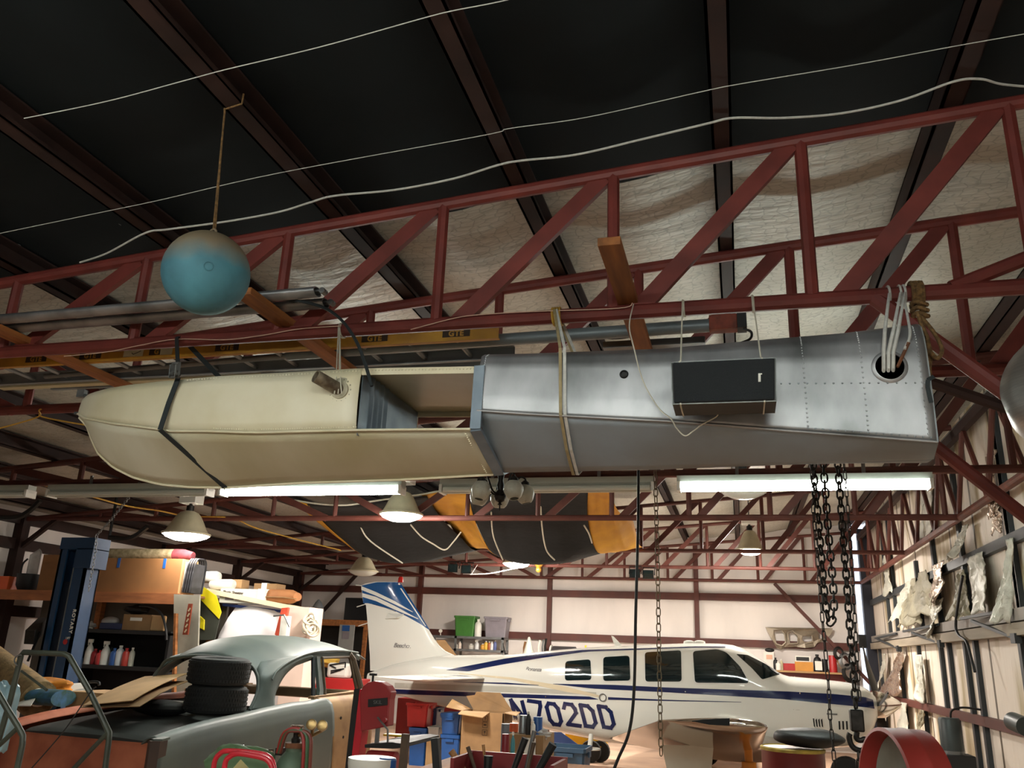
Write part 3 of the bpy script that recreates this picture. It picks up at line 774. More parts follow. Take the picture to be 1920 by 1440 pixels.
mx = nt.nodes.new('ShaderNodeMix'); mx.data_type = 'RGBA'; nt.links.new(mr.outputs[0], mx.inputs[0]); nt.links.new(src, mx.inputs[6]); mx.inputs[7].default_value = rgb(128, 112, 88); nt.links.new(mx.outputs[2], bs.inputs['Base Color'])
obj('ball_body', MB().ball(cb, rb, 40, 24), M_ball, bl, smooth=80)
dd = (P(392, 494, yb - rb) - cb).normalized()
obj('plug_ring', MB().tube([cb + frame_to(dd) @ V((.018 * math.cos(2 * PI * i / 20), .018 * math.sin(2 * PI * i / 20), rb + .0)) for i in range(20)], .003, 6, closed=True), M_ball, bl)
obj('eye_bolt', MB().tube([cb + V((.016 * math.cos(2 * PI * i / 14), 0, rb + .012 + .016 * math.sin(2 * PI * i / 14))) for i in range(14)], .005, 6, closed=True).lathe([(.022, 0), (.022, .006), (.008, .01)], cb + V((0, 0, rb - .008))), M_ball, bl)
obj('seam_flange', MB().lathe([(rb * .57, -rb * .80), (rb * .60, -rb * .80), (rb * .60, -rb * .78)], cb, n=40), M_ball, bl)
zp = ztop(xb) + .034
mb = MB().tube([cb + V((0, 0, rb + .025)), V((xb - .045, yb, zp - .02)), V((xb - .052, yb - .01, zp + .06))], .0045, 6)
mb.tube([V((xb - .052, yb, zp - .004)), V((xb + .055, yb - .02, zp - .004)), V((xb + .056, yb - .02, zp + .05))], .0045, 6)
mb.tube([cb + V((.006, .004, rb + .03)), V((xb - .03, yb, lerp(cb.z, zp, .75))), V((xb - .045, yb, zp - .02))], .004, 6)
obj('rope', mb, M_cord if False else M_rope, bl)

# ---- timber planks laid across the two trusses
for x, y0, l in ((-2.40, 3.42, 'orange-brown plank across the trusses behind the blue ball'), (-.482, 3.22, 'orange-brown plank across the trusses above the aluminium float half'), (-4.20, 3.15, 'orange-brown plank across the trusses under the tube ends, by the view edge')):
    obj('timber_plank', MB().bb((x - .05, y0, ZB + .039), (x + .05, 5.5, ZB + .078)), M_wood, smooth=0, bevel=.003, label=l, cat='plank', group='planks across the trusses')
ZL = ZB + .079
# two streamlined aluminium tubes lying on the planks
def strut(p0, p1, l):
    t = thing('aluminium_tube', l, 'tube', (p0 + p1) / 2, 'aluminium tubes on the planks')
    d = (p1 - p0).normalized(); s_ = d.cross(V((0, 0, 1))).normalized(); u_ = s_.cross(d)
    def ring(c, k): return [c + s_ * (.042 * math.cos(a) * k) + u_ * (.026 * math.sin(a) * k) for a in [2 * PI * i / 20 for i in range(20)]]
    obj('tube_body', MB().loft([ring(p0, 1), ring(p1, 1), ring(p1, .86), ring(p1 - d * .3, .86)], caps=False), M_alu, t)
    tip = p1 + d * .035
    mb = MB().prism([p1 + s_ * .02 - d * .05 + u_ * -.005, p1 - s_ * .02 - d * .05 + u_ * -.005, tip - s_ * .018 + u_ * -.005, tip + d * .02 + u_ * -.005, tip + s_ * .018 + u_ * -.005], u_ * .01)
    mb.lathe([(.016, -.02), (.016, .02)], tip, s_, 12)
    obj('end_lug', mb, M_steel, t)
strut(V((-5.4, 3.72, ZL + .027)), P(596, 545, 3.60) * 1.0, 'upper aluminium tube lying on the planks behind the blue ball') if False else None
strut(V((-5.6, 3.66, ZL + .03)), V((-2.075, 3.60, ZL + .03)), 'upper of two aluminium tubes lying on the planks behind the blue ball')
strut(V((-5.9, 3.80, ZL + .03)), V((-2.10, 3.745, ZL + .03)), 'lower of two aluminium tubes lying on the planks behind the blue ball')
obj('rubber_hose', MB().tube(smooth_path([P(470, 560, 3.70), P(540, 562, 3.66), P(602, 575, 3.56), P(640, 600, 3.50), P(668, 640, 3.46), P(684, 680, 3.45), P(697, 724, 3.44)], 8), .0085, 6), M_bstrap, label='dark flat hose curving down onto the ribbed bulkhead', cat='hose')
# ---- ladders and poles on the planks
M_fib = mat('yellow_fibreglass', (206, 152, 44), .5, 0, .1, 4, col2=(160, 110, 40))
def ladder(x0, x1, ya, yb_, z, hr, mrail, mrung, label, step=.305, wr=.03):
    t = thing('ladder', label, 'ladder', ((x0 + x1) / 2, ya, z))
    for y in (ya, yb_):
        mb = MB(); mb.bb((x0, y - .004, z), (x1, y + .004, z + hr)); s_ = 1 if y == ya else -1
        mb.bb((x0, y, z), (x1, y + s_ * wr, z + .006)); mb.bb((x0, y, z + hr - .006), (x1, y + s_ * wr, z + hr))
        obj('rail', mb, mrail if y == ya else M_alub, t, smooth=0)
    x = x0 + .15
    while x < x1 - .1:
        obj('rung', MB().tube([(x, ya, z + hr * .45), (x, yb_, z + hr * .45)], .016, 6), mrung, t); x += step
    return t
lad = ladder(-6.3, -1.29, 4.33, 4.40 + .30, ZL + .001, .085, M_fib, M_alub, 'yellow fibreglass ladder marked GTE lying across the trusses')
def text_obj(name, s, size, parent, mat_, o, xd, yd, depth=.002, spacing=1.0, shear=0, bold=0):
    c = bpy.data.curves.new(name, 'FONT'); c.body = s; c.size = size; c.extrude = depth; c.space_character = spacing; c.shear = shear; c.offset = bold
    c.align_x = 'CENTER'; c.align_y = 'CENTER'
    tmp = bpy.data.objects.new('tmp', c); COL.objects.link(tmp)
    me = bpy.data.meshes.new_from_object(tmp, depsgraph=bpy.context.evaluated_depsgraph_get())
    bpy.data.objects.remove(tmp); me.materials.clear(); me.materials.append(mat_)
    ob = bpy.data.objects.new(name, me); COL.objects.link(ob)
    x = V(xd).normalized(); y_ = V(yd); y_ = (y_ - x * y_.dot(x)).normalized(); z = x.cross(y_); base = BASE[parent.name] if parent else V((0, 0, 0))
    M = Matrix((x, y_, z)).transposed().to_4x4(); M.translation = V(o) - base
    if parent: ob.parent = parent
    ob.matrix_local = M; return ob
M_ink = mat('dark_print', (62, 44, 26), .7, 0, .1, 20)
M_pale = mat('pale_sticker', (206, 196, 160), .7, 0, .06, 10)
for px in (66, 168, 432 if False else 300, 425, 702, 855):
    py = 676 if px < 100 else 668 if px < 200 else 660 if px < 400 else 650 if px < 500 else 632 if px < 800 else 623
    x = P(px, py, 4.32).x
    obj('marking_patch', MB().bb((x - .085, 4.3235, ZL + .024), (x + .085, 4.326, ZL + .066)), M_ink, lad, smooth=0)
    text_obj('marking_letters', 'GTE', .048, lad, M_fib, (x, 4.3225, ZL + .044), (1, 0, 0), (0, 0, 1), .0005, 1.1, 0, .002)
for px in (250, 310):
    x = P(px, 660, 4.32).x
    obj('paper_sticker', MB().bb((x - .075 if px == 250 else x - .04, 4.321, ZL + .02), (x + .075 if px == 250 else x + .05, 4.3235, ZL + .072)), M_pale, lad, smooth=0)
x = P(252, 661, 4.32).x
obj('tick_mark', MB().bar((x - .02, 4.3195, ZL + .045), (x - .005, 4.3195, ZL + .034), .004, .001, (0, 1, 0)).bar((x - .005, 4.3195, ZL + .034), (x + .05, 4.3195, ZL + .056), .004, .001, (0, 1, 0)), M_ink, lad, smooth=0)
# second, shorter ladder end with hooks, beyond the yellow one
hk = thing('hook_end_ladder', 'yellow ladder end with black hooks beside the sling knot', 'ladder', (-1.0, 4.5, ZL))
obj('rail', MB().bb((-1.28, 4.50, ZL + .05), (-.50, 4.53, ZL + .085)), M_fib, hk, smooth=0)
for x in (-1.15, -.72):
    obj('hook', MB().tube(smooth_path([(x, 4.48, ZL + .06), (x + .05, 4.47, ZL + .02), (x + .16, 4.47, ZL + .02), (x + .2, 4.48, ZL + .045), (x + .15, 4.48, ZL + .055)], 5), .009, 6), M_iron, hk)
# long grey pole with a red end
pl = thing('telescopic_pole', 'long grey metal pole with a red end fitting lying across the trusses', 'pole', (-1.5, 4.45, ZL))
obj('thin_section', MB().tube([(-4.76, 4.62, ZL + .03), (-2.73, 4.50, ZL + .035)], .02, 12), M_steel, pl)
obj('thick_section', MB().tube([(-2.75, 4.50, ZL + .04), (-.08, 4.42, ZL + .04)], .038, 14), mat('grey_painted_pipe', (128, 138, 142), .4, .3, .08, 4), pl)
obj('end_fitting', MB().bb((-.10, 4.375, ZL + .0), (.05, 4.455, ZL + .085)), mat('chipped_red_paint', (150, 70, 50), .6, 0, .2, 20), pl, smooth=0, bevel=.004)
obj('end_cap', MB().bb((.05, 4.37, ZL + .0), (.10, 4.46, ZL + .085)), M_black, pl, smooth=0)
obj('end_bail', MB().tube(smooth_path([(.08, 4.40, ZL), (.12, 4.40, ZL - .02), (.115, 4.41, ZL - .055), (.06, 4.42, ZL - .075), (.0, 4.42, ZL - .085)], 5), .007, 6), M_iron, pl)
dl = ladder(-4.9, .05, 4.83, 5.02 + .24, ZL - .03 + .031, .07, M_alub, M_alu, 'dull aluminium ladder on the trusses behind the grey pole')
obj('loose_board', MB().bb((-5.3, 4.74, ZL), (-3.1, 4.80, ZL + .018)), M_pale, smooth=0, label='thin pale board on the planks behind the float nose', cat='board')
obj('clamp_bar', MB().bb((-.72, 4.58, ZL + .0), (-.13, 4.64, ZL + .04)), M_steel, smooth=0, label='short galvanised bar on the trusses left of the grey pole end', cat='bar')
# cables strung under the black roof
def cable(pix, y, zoff, r, m_, label):
    pts = []
    for a, b in pix:
        d = ray(a, b)
        # on the roof plane, a little under the insulation
        t = (4.147 + zoff - EYE.z) / (d.z - .0815 * d.x)
        pts.append(EYE + d * t)
    return obj('roof_cable', MB().tube(smooth_path(pts, 8), r, 6), m_, label=label, cat='cable', group='cables under the black roof')
cable([(150, 492), (200, 475), (272, 437), (315, 430), (420, 416), (520, 398), (580, 380), (628, 367), (740, 356), (850, 335), (932, 310), (978, 301), (1080, 290), (1200, 262), (1325, 232), (1376, 221), (1470, 221), (1580, 212), (1690, 188), (1788, 153), (1838, 148), (1880, 158), (1960, 165)], 0, .02, .006, M_strap, 'white cable looping from purlin to purlin just before the near truss')
cable([(-60, 450), (200, 396), (300, 375), (520, 325), (900, 255), (955, 241), (1100, 220), (1315, 172), (1390, 157), (1600, 122), (1805, 84), (2000, 50)], 0, .02, .0022, M_strap, 'thin wire under the black roof next behind the white cable')
cable([(45, 222), (200, 190), (350, 150), (425, 130), (600, 88), (790, 35), (850, 20), (950, 0), (1100, -40)], 0, .02, .0024, M_strap, 'thin wire nearest the viewer under the black roof')

for l, pts in (('thin pale wire clipped along the near truss above the float nose', [(120, 668), (200, 660), (260, 648), (330, 636), (420, 637), (490, 629), (560, 617), (640, 611)]), ('thin pale wire clipped along the near truss beside the sling knot', [(770, 618), (850, 597), (900, 590), (1000, 584), (1160, 578), (1186, 568)])):
    obj('pale_wire', MB().tube(smooth_path([P(a, b, 3.83) for a, b in pts], 6), .0025, 5), mat('pink_white_wire', (214, 180, 160), .6, 0, .05, 20), label=l, cat='wire')
for px, py in ((5, 267), (82, 328), (49, 400), (162, 373), (222, 420), (105, 450), (32, 462)):
    d = ray(px, py); t_ = (4.147 + .19 - EYE.z) / (d.z - .0815 * d.x); q = EYE + d * t_
    obj('roof_washer', MB().lathe([(.001, -.006), (.016, -.006), (.02, .0), (.02, .05)], q, n=14), M_steel, label='small round metal washer dotting the black roof at the low side', cat='washer', group='washers in the black roof')
# ================================================================ the white and blue aeroplane
YP = 13.6
M_plane = mat('white_aircraft_paint', (232, 232, 224), .16, 0, .02, 1.2, coat=.6)
M_navyp = mat('navy_stripe_paint', (26, 38, 84), .2, 0, .05, 4, coat=.4)
M_bluet = mat('blue_tail_paint', (34, 84, 140), .2, 0, .08, 4, coat=.4)
M_greys = mat('grey_stripe_paint', (192, 190, 178), .25, 0, .04, 4)
M_glass = mat('dark_tinted_window', (18, 34, 36), .05, 0, .1, 2, spec=.9, coat=.5)
M_sealb = mat('window_frame_paint', (222, 222, 216), .3, 0, .03, 4)
ST = [(690, 1262, 1288, .06), (735, 1246, 1302, .12), (760, 1240, 1306, .15), (820, 1229, 1322, .22), (880, 1228, 1335, .29), (960, 1227, 1352, .38), (1040, 1219, 1370, .45), (1100, 1214, 1383, .50),
      (1140, 1212, 1391, .52), (1200, 1209, 1398, .54), (1300, 1206, 1402, .55), (1355, 1207, 1402, .55), (1380, 1210, 1402, .545), (1400, 1217, 1402, .54), (1435, 1239, 1402, .53), (1465, 1262, 1402, .52), (1480, 1268, 1402, .51),
      (1540, 1273, 1402, .49), (1590, 1279, 1399, .45), (1620, 1287, 1385, .39), (1634, 1296, 1366, .31), (1640, 1303, 1350, .25)]
tab = []
for px, t_, b_, hw in ST:
    a = P(px, t_, YP); b = P(px, b_, YP); tab.append((a.x * .5 + b.x * .5, a.z, b.z, hw))
tab.sort()
def smooth_tab(x):
    return interp(tab, x)
def pexp(x): return 2.7
def fus_ring(x, n=48):
    zt, zb, hw = smooth_tab(x); zc = (zt + zb) / 2; h = (zt - zb) / 2; e = 2 / pexp(x); out = []
    for k in range(n):
        a = 2 * PI * k / n; c, s_ = math.cos(a), math.sin(a)
        out.append(V((x, YP + hw * math.copysign(abs(c) ** e, c), zc + h * math.copysign(abs(s_) ** e, s_))))
    return out
def fus_y(x, z):
    zt, zb, hw = smooth_tab(x); zc = (zt + zb) / 2; h = (zt - zb) / 2
    v = min(.999, abs((z - zc) / h)); n = pexp(x)
    return YP - hw * (1 - v ** n) ** (1 / n)
def surf(px, py, fy=fus_y, off=.004):
    y = YP - .4
    for _ in range(9):
        p = P(px, py, y); y = .5 * y + .5 * fy(p.x, p.z)
    p = P(px, py, y - off); return p
ap = thing('aeroplane', 'white single-engine aeroplane with navy stripes and registration N702DD', 'aeroplane', (-.8, YP, .0))
xs_f = [lerp(tab[0][0], tab[-1][0], i / 110) for i in range(111)]
obj('fuselage', MB().loft([fus_ring(x) for x in xs_f]), M_plane, ap, smooth=40)
def decal(mb, upper, lower, nu=24, nv=3, fy=fus_y, off=.004):   # area between two pixel curves, laid on the skin
    def at(c, u):
        k = u * (len(c) - 1); i = min(int(k), len(c) - 2); t = k - i
        return lerp(c[i][0], c[i + 1][0], t), lerp(c[i][1], c[i + 1][1], t)
    def fn(u, v):
        a, b = at(upper, u), at(lower, u)
        return surf(lerp(a[0], b[0], v), lerp(a[1], b[1], v), fy, off)
    return mb.grid(fn, nu, nv)
def stripe(upper, lower, m_=M_navyp, fy=fus_y, off=.004, nu=60, name='stripe'):
    obj(name, decal(MB(), upper, lower, nu, 4, fy, off), m_, ap, smooth=60)
stripe([(837, 1256), (863, 1251), (905, 1243), (947, 1234.5), (1013, 1226), (1097, 1218), (1190, 1216), (1300, 1212), (1360, 1212)],
       [(837, 1256.4), (878, 1259), (905, 1253), (947, 1245), (1013, 1234), (1097, 1222), (1190, 1218.5), (1300, 1214), (1360, 1214)])
stripe([(1037, 1282), (1150, 1284), (1250, 1289), (1480, 1296.5), (1487, 1297), (1560, 1301), (1622, 1307), (1637, 1312)],
       [(1037, 1282.5), (1110, 1291), (1250, 1298), (1470, 1311), (1487, 1313), (1560, 1320), (1622, 1326), (1640, 1329)])
stripe([(735, 1292), (885, 1298), (960, 1301), (1025, 1303), (1105, 1306), (1122, 1311)], [(735, 1301), (885, 1306), (960, 1308), (1025, 1310), (1100, 1311.5), (1122, 1311.6)])
stripe([(1140, 1307), (1250, 1312), (1390, 1316)], [(1140, 1312), (1250, 1314.4), (1390, 1316.8)])
stripe([(850, 1278), (950, 1280), (1010, 1284.5)], [(850, 1278.6), (950, 1283), (1010, 1285.4)])
stripe([(740, 1280), (820, 1283), (960, 1287), (1118, 1298)], [(740, 1290), (820, 1293), (960, 1298), (1118, 1303)], M_greys, off=.003)
stripe([(860, 1262), (960, 1270), (1060, 1287), (1125, 1304)], [(860, 1263), (960, 1275), (1060, 1297), (1125, 1308)], mat('beige_stripe_paint', (222, 208, 178), .25, 0, .03, 3), off=.0035)
# registration: slanted block strokes
GL = {'N': ([(0, 1), (0, 0), (1, 1), (1, 0)], 0), '7': ([(0, 0), (1, 0), (.95, .2), (.35, 1)], 0), '0': ([(.25, 0), (.75, 0), (1, .2), (1, .8), (.75, 1), (.25, 1), (0, .8), (0, .2)], 1),
      '2': ([(0, .22), (.2, 0), (.8, 0), (1, .2), (1, .38), (0, 1), (1.08, 1)], 0), 'D': ([(0, 0), (.65, 0), (1, .22), (1, .78), (.65, 1), (0, 1)], 1)}
def glyph(ch, x0, y0, wid=21, h=39, slant=10, dy=3, sw=7.2, fy=fus_y):
    pts, closed = GL[ch]; mb = MB()
    pp = [(x0 + 3 + u * wid + v * slant, y0 + 3 + v * h + u * dy) for u, v in pts]
    segs = list(zip(pp, pp[1:] + (pp[:1] if closed else []))) if closed else list(zip(pp, pp[1:]))
    for a, b in segs:
        d = V((b[0] - a[0], b[1] - a[1])); d.normalize(); n_ = V((-d.y, d.x)) * sw / 2; e = d * sw * .42
        a2, b2 = V(a) - e, V(b) + e
        decal(mb, [tuple(a2 + n_), tuple(b2 + n_)], [tuple(a2 - n_), tuple(b2 - n_)], 6, 2, fy)
    obj('registration_character', mb, M_navyp, ap, smooth=60)
for ch, x0, y0 in (('N', 955, 1310), ('7', 988, 1311), ('0', 1020, 1315), ('2', 1052, 1316), ('D', 1085, 1319), ('D', 1119, 1321)): glyph(ch, x0, y0)
# windows with frames
def rounded(c, r=5, n=4):
    out = []; N = len(c)
    for i in range(N):
        p, a, b = V(c[i]), V(c[i - 1]), V(c[(i + 1) % N])
        q0 = p + (a - p).normalized() * r; q1 = p + (b - p).normalized() * r
        for k in range(n + 1):
            t = k / n; out.append(tuple((1 - t) ** 2 * q0 + 2 * t * (1 - t) * p + t * t * q1))
    return out
def patch(name, c, m_, off, r=5, parent=None):
    o2 = rounded(c, r); o2 = [tuple(lerp(V(a), V(b), k / 6)) for a, b in zip(o2, o2[1:] + o2[:1]) for k in (range(6) if (V(a) - V(b)).length > 6 else (0,))]; cx = sum(p[0] for p in o2) / len(o2); cyy = sum(p[1] for p in o2) / len(o2); mb = MB()
    rings = [[surf(lerp(cx, p[0], k), lerp(cyy, p[1], k), fus_y, off) for p in o2] for k in (.02, .3, .55, .8, 1.0)]
    mb.loft(rings, True, False); mb.add(rings[0], [tuple(range(len(o2)))])
    return obj(name, mb, m_, parent or ap, smooth=60)
for c in ([(1060, 1240), (1107, 1236), (1109, 1275), (1059, 1276)], [(1131, 1232), (1180, 1229), (1182, 1276), (1131, 1277)], [(1209, 1223), (1277, 1219), (1278, 1278), (1210, 1278)],
          [(1299, 1221), (1345, 1217), (1362, 1223), (1388, 1250), (1405, 1281), (1303, 1280)]):
    cx = sum(p[0] for p in c) / len(c); cyy = sum(p[1] for p in c) / len(c)
    fr_ = patch('window', [(cx + (p[0] - cx) * 1.06, cyy + (p[1] - cyy) * 1.07) for p in c], M_sealb, .004, 7)
    patch('pane', c, M_glass, .007, 6, fr_)
patch('windscreen', [(1380, 1226), (1402, 1228), (1436, 1245), (1463, 1264), (1429, 1274), (1409, 1252)], M_glass, .006, 3)
for px, py in ((1130, 1308), ):
    c = surf(px, py, off=.01); obj('static_port_ring', MB().tube([c + V((.05 * math.cos(a), 0, .05 * math.sin(a))) for a in [2 * PI * i / 24 for i in range(24)]], .008, 6, closed=True), M_steel, ap)
for px, py in ((1023, 1306), (1285, 1297), (1140, 1327), (1500, 1300)):
    obj('fastener', MB().ball(surf(px, py, off=.006), .012, 8, 6), M_chrome, ap)
ln = MB()
for q in ([(1046, 1290), (1047, 1375)], [(1490, 1268), (1488, 1330), (1488, 1398)], [(1145, 1215), (1142, 1390)], [(1195, 1213), (1195, 1330)], [(1492, 1331), (1625, 1333)]):
    ln.tube([surf(*p, off=.001) for p in q], .003, 4)
obj('panel_seam', ln, M_greys, ap)
for k in range(4): obj('cowl_louvre', decal(MB(), [(1524 + 5 * k, 1350 - 3 * (k == 0)), (1526 + 5 * k, 1362)], [(1526.5 + 5 * k, 1347), (1528.5 + 5 * k, 1364)], 4, 1, off=.005), M_dark, ap)
for k in range(5): obj('cowl_louvre', decal(MB(), [(1572 + 7 * k, 1352), (1573 + 7 * k, 1368)], [(1575 + 7 * k, 1352), (1576 + 7 * k, 1368)], 4, 1, off=.005), M_dark, ap)
obj('cowl_latch', decal(MB(), [(1550, 1337), (1570, 1338)], [(1550, 1340), (1570, 1341)], 4, 1, off=.006), M_steel, ap)
# fin and rudder
LV = [(1091, 706, 749), (1096, 678, 753), (1110, 678.5, 761), (1131, 681, 775), (1133, 686, 777), (1160, 688.5, 793), (1180, 690, 805), (1195, 691, 814), (1208, 692, 824), (1218, 692.5, 836), (1225, 693, 852), (1232, 693.5, 868), (1262, 694, 885)]
ft = []
for py, te, le in LV:
    a = P(te, py, YP); b = P(le, py, YP); ft.append((a.z * .5 + b.z * .5, a.x, b.x))
ft.sort()
def fin_half(x, z):
    te, le = interp(ft, z); c = min(1, max(0, (le - x) / max(.05, le - te)))
    zz = (z - ft[0][0]) / (ft[-1][0] - ft[0][0])
    return lerp(.075, .042, zz) * min(1, (2.2 * math.sqrt(max(0, c)) if c < .2 else 1) * (1 if c < .35 else max(.08, 1 - (c - .35) / .65))) + .002
secs = []
for i in range(41):
    z = lerp(ft[0][0], ft[-1][0], i / 40); te, le = interp(ft, z); r_ = []
    for k in range(13):
        x = lerp(te, le, 1 - (1 - k / 12) ** 1.6); r_.append(V((x, YP - fin_half(x, z), z)))
    for k in range(12, -1, -1):
        x = lerp(te, le, 1 - (1 - k / 12) ** 1.6); r_.append(V((x, YP + fin_half(x, z), z)))
    secs.append(r_)
obj('tail_fin', MB().loft(secs), M_plane, ap, smooth=40)
def fin_y(x, z): return YP - fin_half(x, min(z, ft[-1][0]))
def fs(u, l, m_, off, name='fin_stripe'): obj(name, decal(MB(), u, l, 40, 8, fin_y, off), m_, ap, smooth=60)
fs([(678, 1098), (706, 1091.5), (749, 1091.5), (753, 1096), (775, 1131), (793, 1160), (806, 1181)], [(681, 1131), (690, 1131), (712, 1136), (738, 1144), (765, 1157), (790, 1171), (806, 1182)], M_bluet, .004, 'blue_fin_tip')
fs([(677.5, 1099), (705, 1110), (740, 1127), (774, 1147)], [(677.5, 1106), (705, 1117), (740, 1133), (774, 1148)], M_plane, .007)
fs([(679, 1112), (705, 1119), (740, 1136), (784, 1160)], [(679, 1119), (705, 1127), (740, 1143), (784, 1161)], M_plane, .007)
fs([(750, 1103), (772, 1136), (797, 1174)], [(752.5, 1103), (774.5, 1136), (799, 1174)], M_plane, .007)
fs([(700, 1132.5), (722, 1139), (742, 1146)], [(698, 1133), (722, 1139.5), (742, 1147)], M_navyp, .006)
obj('tail_beacon', MB().lathe([(.05, -.02), (.045, 0), (.042, .05), (.03, .075), (.001, .085)], P(751, 1090, YP), n=16), mat('red_beacon_lens', (190, 40, 34), .2, 0, .1, 5), ap)
obj('trim_tab_rod', MB().tube([P(669, 1138, YP), P(688, 1132, YP)], .008, 6).tube([P(672, 1174, YP), P(690, 1168, YP)], .008, 6), M_plane, ap)
obj('top_rod', MB().tube([P(667, 1097, YP), P(684, 1099, YP)], .008, 6), M_plane, ap)
obj('fin_light_fairing', MB().prism([P(727, 1150, YP - .05), P(758, 1151, YP - .06), P(745, 1158, YP - .14), P(722, 1160, YP - .06)], (0, .03, -.01)), M_plane, ap)
# maker's script, small and grey, on fin and cabin side
pf = surf(758, 1211, fin_y, .006)
text_obj('maker_script', 'Beechcraft', .10, ap, mat('grey_script', (120, 118, 120), .5, 0, .1, 9), pf, (1, 0, -.02), (0, 0, 1), .001, .9, .3)
pf = surf(1000, 1255, fus_y, .006)
text_obj('model_script', 'Bonanza', .085, ap, MATS['grey_script'], pf, (1, -.16, 0), (0, .1, 1), .001, .9, .3)
# tailplane
def foil_ring(xle, xte, y, z, th, n=12):
    up, dn = [], []
    for k in range(n + 1):
        c = (k / n) ** 1.7; t = th * (xle - xte) * 5 * (.2969 * math.sqrt(c) - .126 * c - .3516 * c * c + .2843 * c ** 3 - .1015 * c ** 4)
        x = lerp(xle, xte, c); up.append(V((x, y, z + t))); dn.append(V((x, y, z - t)))
    return up + dn[::-1][:-1]
zs = P(760, 1271, 11.8).z
le0, te0 = P(815, 1268, 11.8).x, P(700, 1272, 11.8).x
for s_ in (-1, 1):
    sc = [foil_ring(le0 + .35, te0 + .05, YP + s_ * .1, zs - .0, .08)]
    for k in range(1, 7):
        u = k / 6; sc.append(foil_ring(lerp(le0 + .35, le0 + .02, u), lerp(te0 + .05, te0, u), YP + s_ * lerp(.1, 1.8, u), zs, .08))
    sc.append(foil_ring(le0 - .12, te0 + .06, YP + s_ * 1.87, zs, .05))
    obj('tailplane', MB().loft(sc), M_plane, ap, smooth=45)
# wings
M_pol = mat('polished_wing_skin', (176, 162, 148), .07, .95, .04, .8)
zr, zt_ = .50, 1.08; LE = .20
for s_ in (-1, 1):
    sc = []
    for k in range(13):
        u = k / 12; y = YP + s_ * lerp(.45, 4.95, u); z = lerp(zr, zt_, u)
        sc.append(foil_ring(LE + .45 * max(0, 1 - u * 5), lerp(-1.95, -.80, u), y, z, lerp(.15, .12, u)))
    for du, q in ((5.02, .85), (5.06, .55), (5.08, .2)):
        r0 = foil_ring(LE - .02, -.80, YP + s_ * du, zt_ + .01, .12 * q); sc.append(r0)
    obj('wing', MB().loft(sc), M_pol if s_ < 0 else M_plane, ap, smooth=45)
obj('wingtip_light_window', MB().prism([P(1297, 1352, 8.50), P(1318, 1349, 8.50), P(1368, 1347, 8.50), P(1368, 1361, 8.50), P(1330, 1359, 8.50)], (0, .05, 0)), M_dark, ap, smooth=0)
# gear, door, step, aerials, spinner, propeller
obj('gear_door', MB().prism([P(1240, 1397, 11.2), P(1338, 1398, 11.2), P(1334, 1444, 11.2), P(1252, 1450, 11.2)], (0, .03, 0)), mat('greyish_white_paint', (196, 198, 186), .4, 0, .04, 3), ap, smooth=0)
for x, y, z in ((-.65, 11.9, .62), (-.65, 15.3, .62), (1.35, 13.6, .35)):
    obj('gear_leg', MB().tube([(x, y, .2), (x, y, z)], .045, 10), M_white, ap)
    obj('tyre', MB().lathe([(.09, -.07), (.19, -.075), (.22, -.04), (.22, .04), (.19, .075), (.09, .07)], (x, y - .05, .22), (0, 1, 0), 24), M_rubber, ap)
st_ = surf(1105, 1386, off=-.05)
stp = P(1105, 1404, 13.0)
obj('boarding_step', MB().tube([V((stp.x, 13.15, st_.z + .1)), V((stp.x, 13.02, stp.z))], .035, 10).lathe([(.16, -.01), (.17, .0), (.16, .015)], (stp.x, 12.98, stp.z), n=20), M_white, ap)
obj('blade_aerial', MB().prism([P(1146, 1192, YP), P(1150, 1193, YP), P(1168, 1212, YP), P(1153, 1213, YP)], (0, .03, 0)), M_plane, ap, smooth=0)
obj('whip_aerial', MB().tube([P(943, 1206, YP), P(948, 1231, YP)], [.006, .018], 6), M_black, ap)
for px in (1292, 1312): obj('roof_vent', MB().lathe([(.09, -.02), (.08, .02), (.04, .035)], P(px, 1205, YP), n=12), M_plane, ap)
sa, sb = P(1638, 1322, YP), P(1691, 1320, YP); dv = (sb - sa); L = dv.length
obj('spinner', MB().lathe([(.20, 0), (.195, L * .15), (.165, L * .4), (.115, L * .65), (.055, L * .88), (.02, L * .97), (.001, L)], sa, dv, 28), M_chrome, ap)
hub = sa + dv * .2
for ang in (200, 320, 80):
    a = math.radians(ang); d = V((0, -math.sin(a) * .95, math.cos(a))); d = (d - dv.normalized() * d.dot(dv.normalized())).normalized()
    w_ = d.cross(dv).normalized(); secs = []
    for k in range(7):
        u = k / 6; c = hub + d * lerp(.1, 1.02, u); ww = (.05, .075, .095, .095, .085, .06, .02)[k]; tw = lerp(.9, .3, u)
        e = w_ * math.cos(tw) + dv.normalized() * math.sin(tw); n_ = d.cross(e)
        secs.append([c + e * ww, c + n_ * .012, c - e * ww, c - n_ * .012])
    obj('propeller_blade', MB().loft(secs), M_iron, ap, smooth=60)
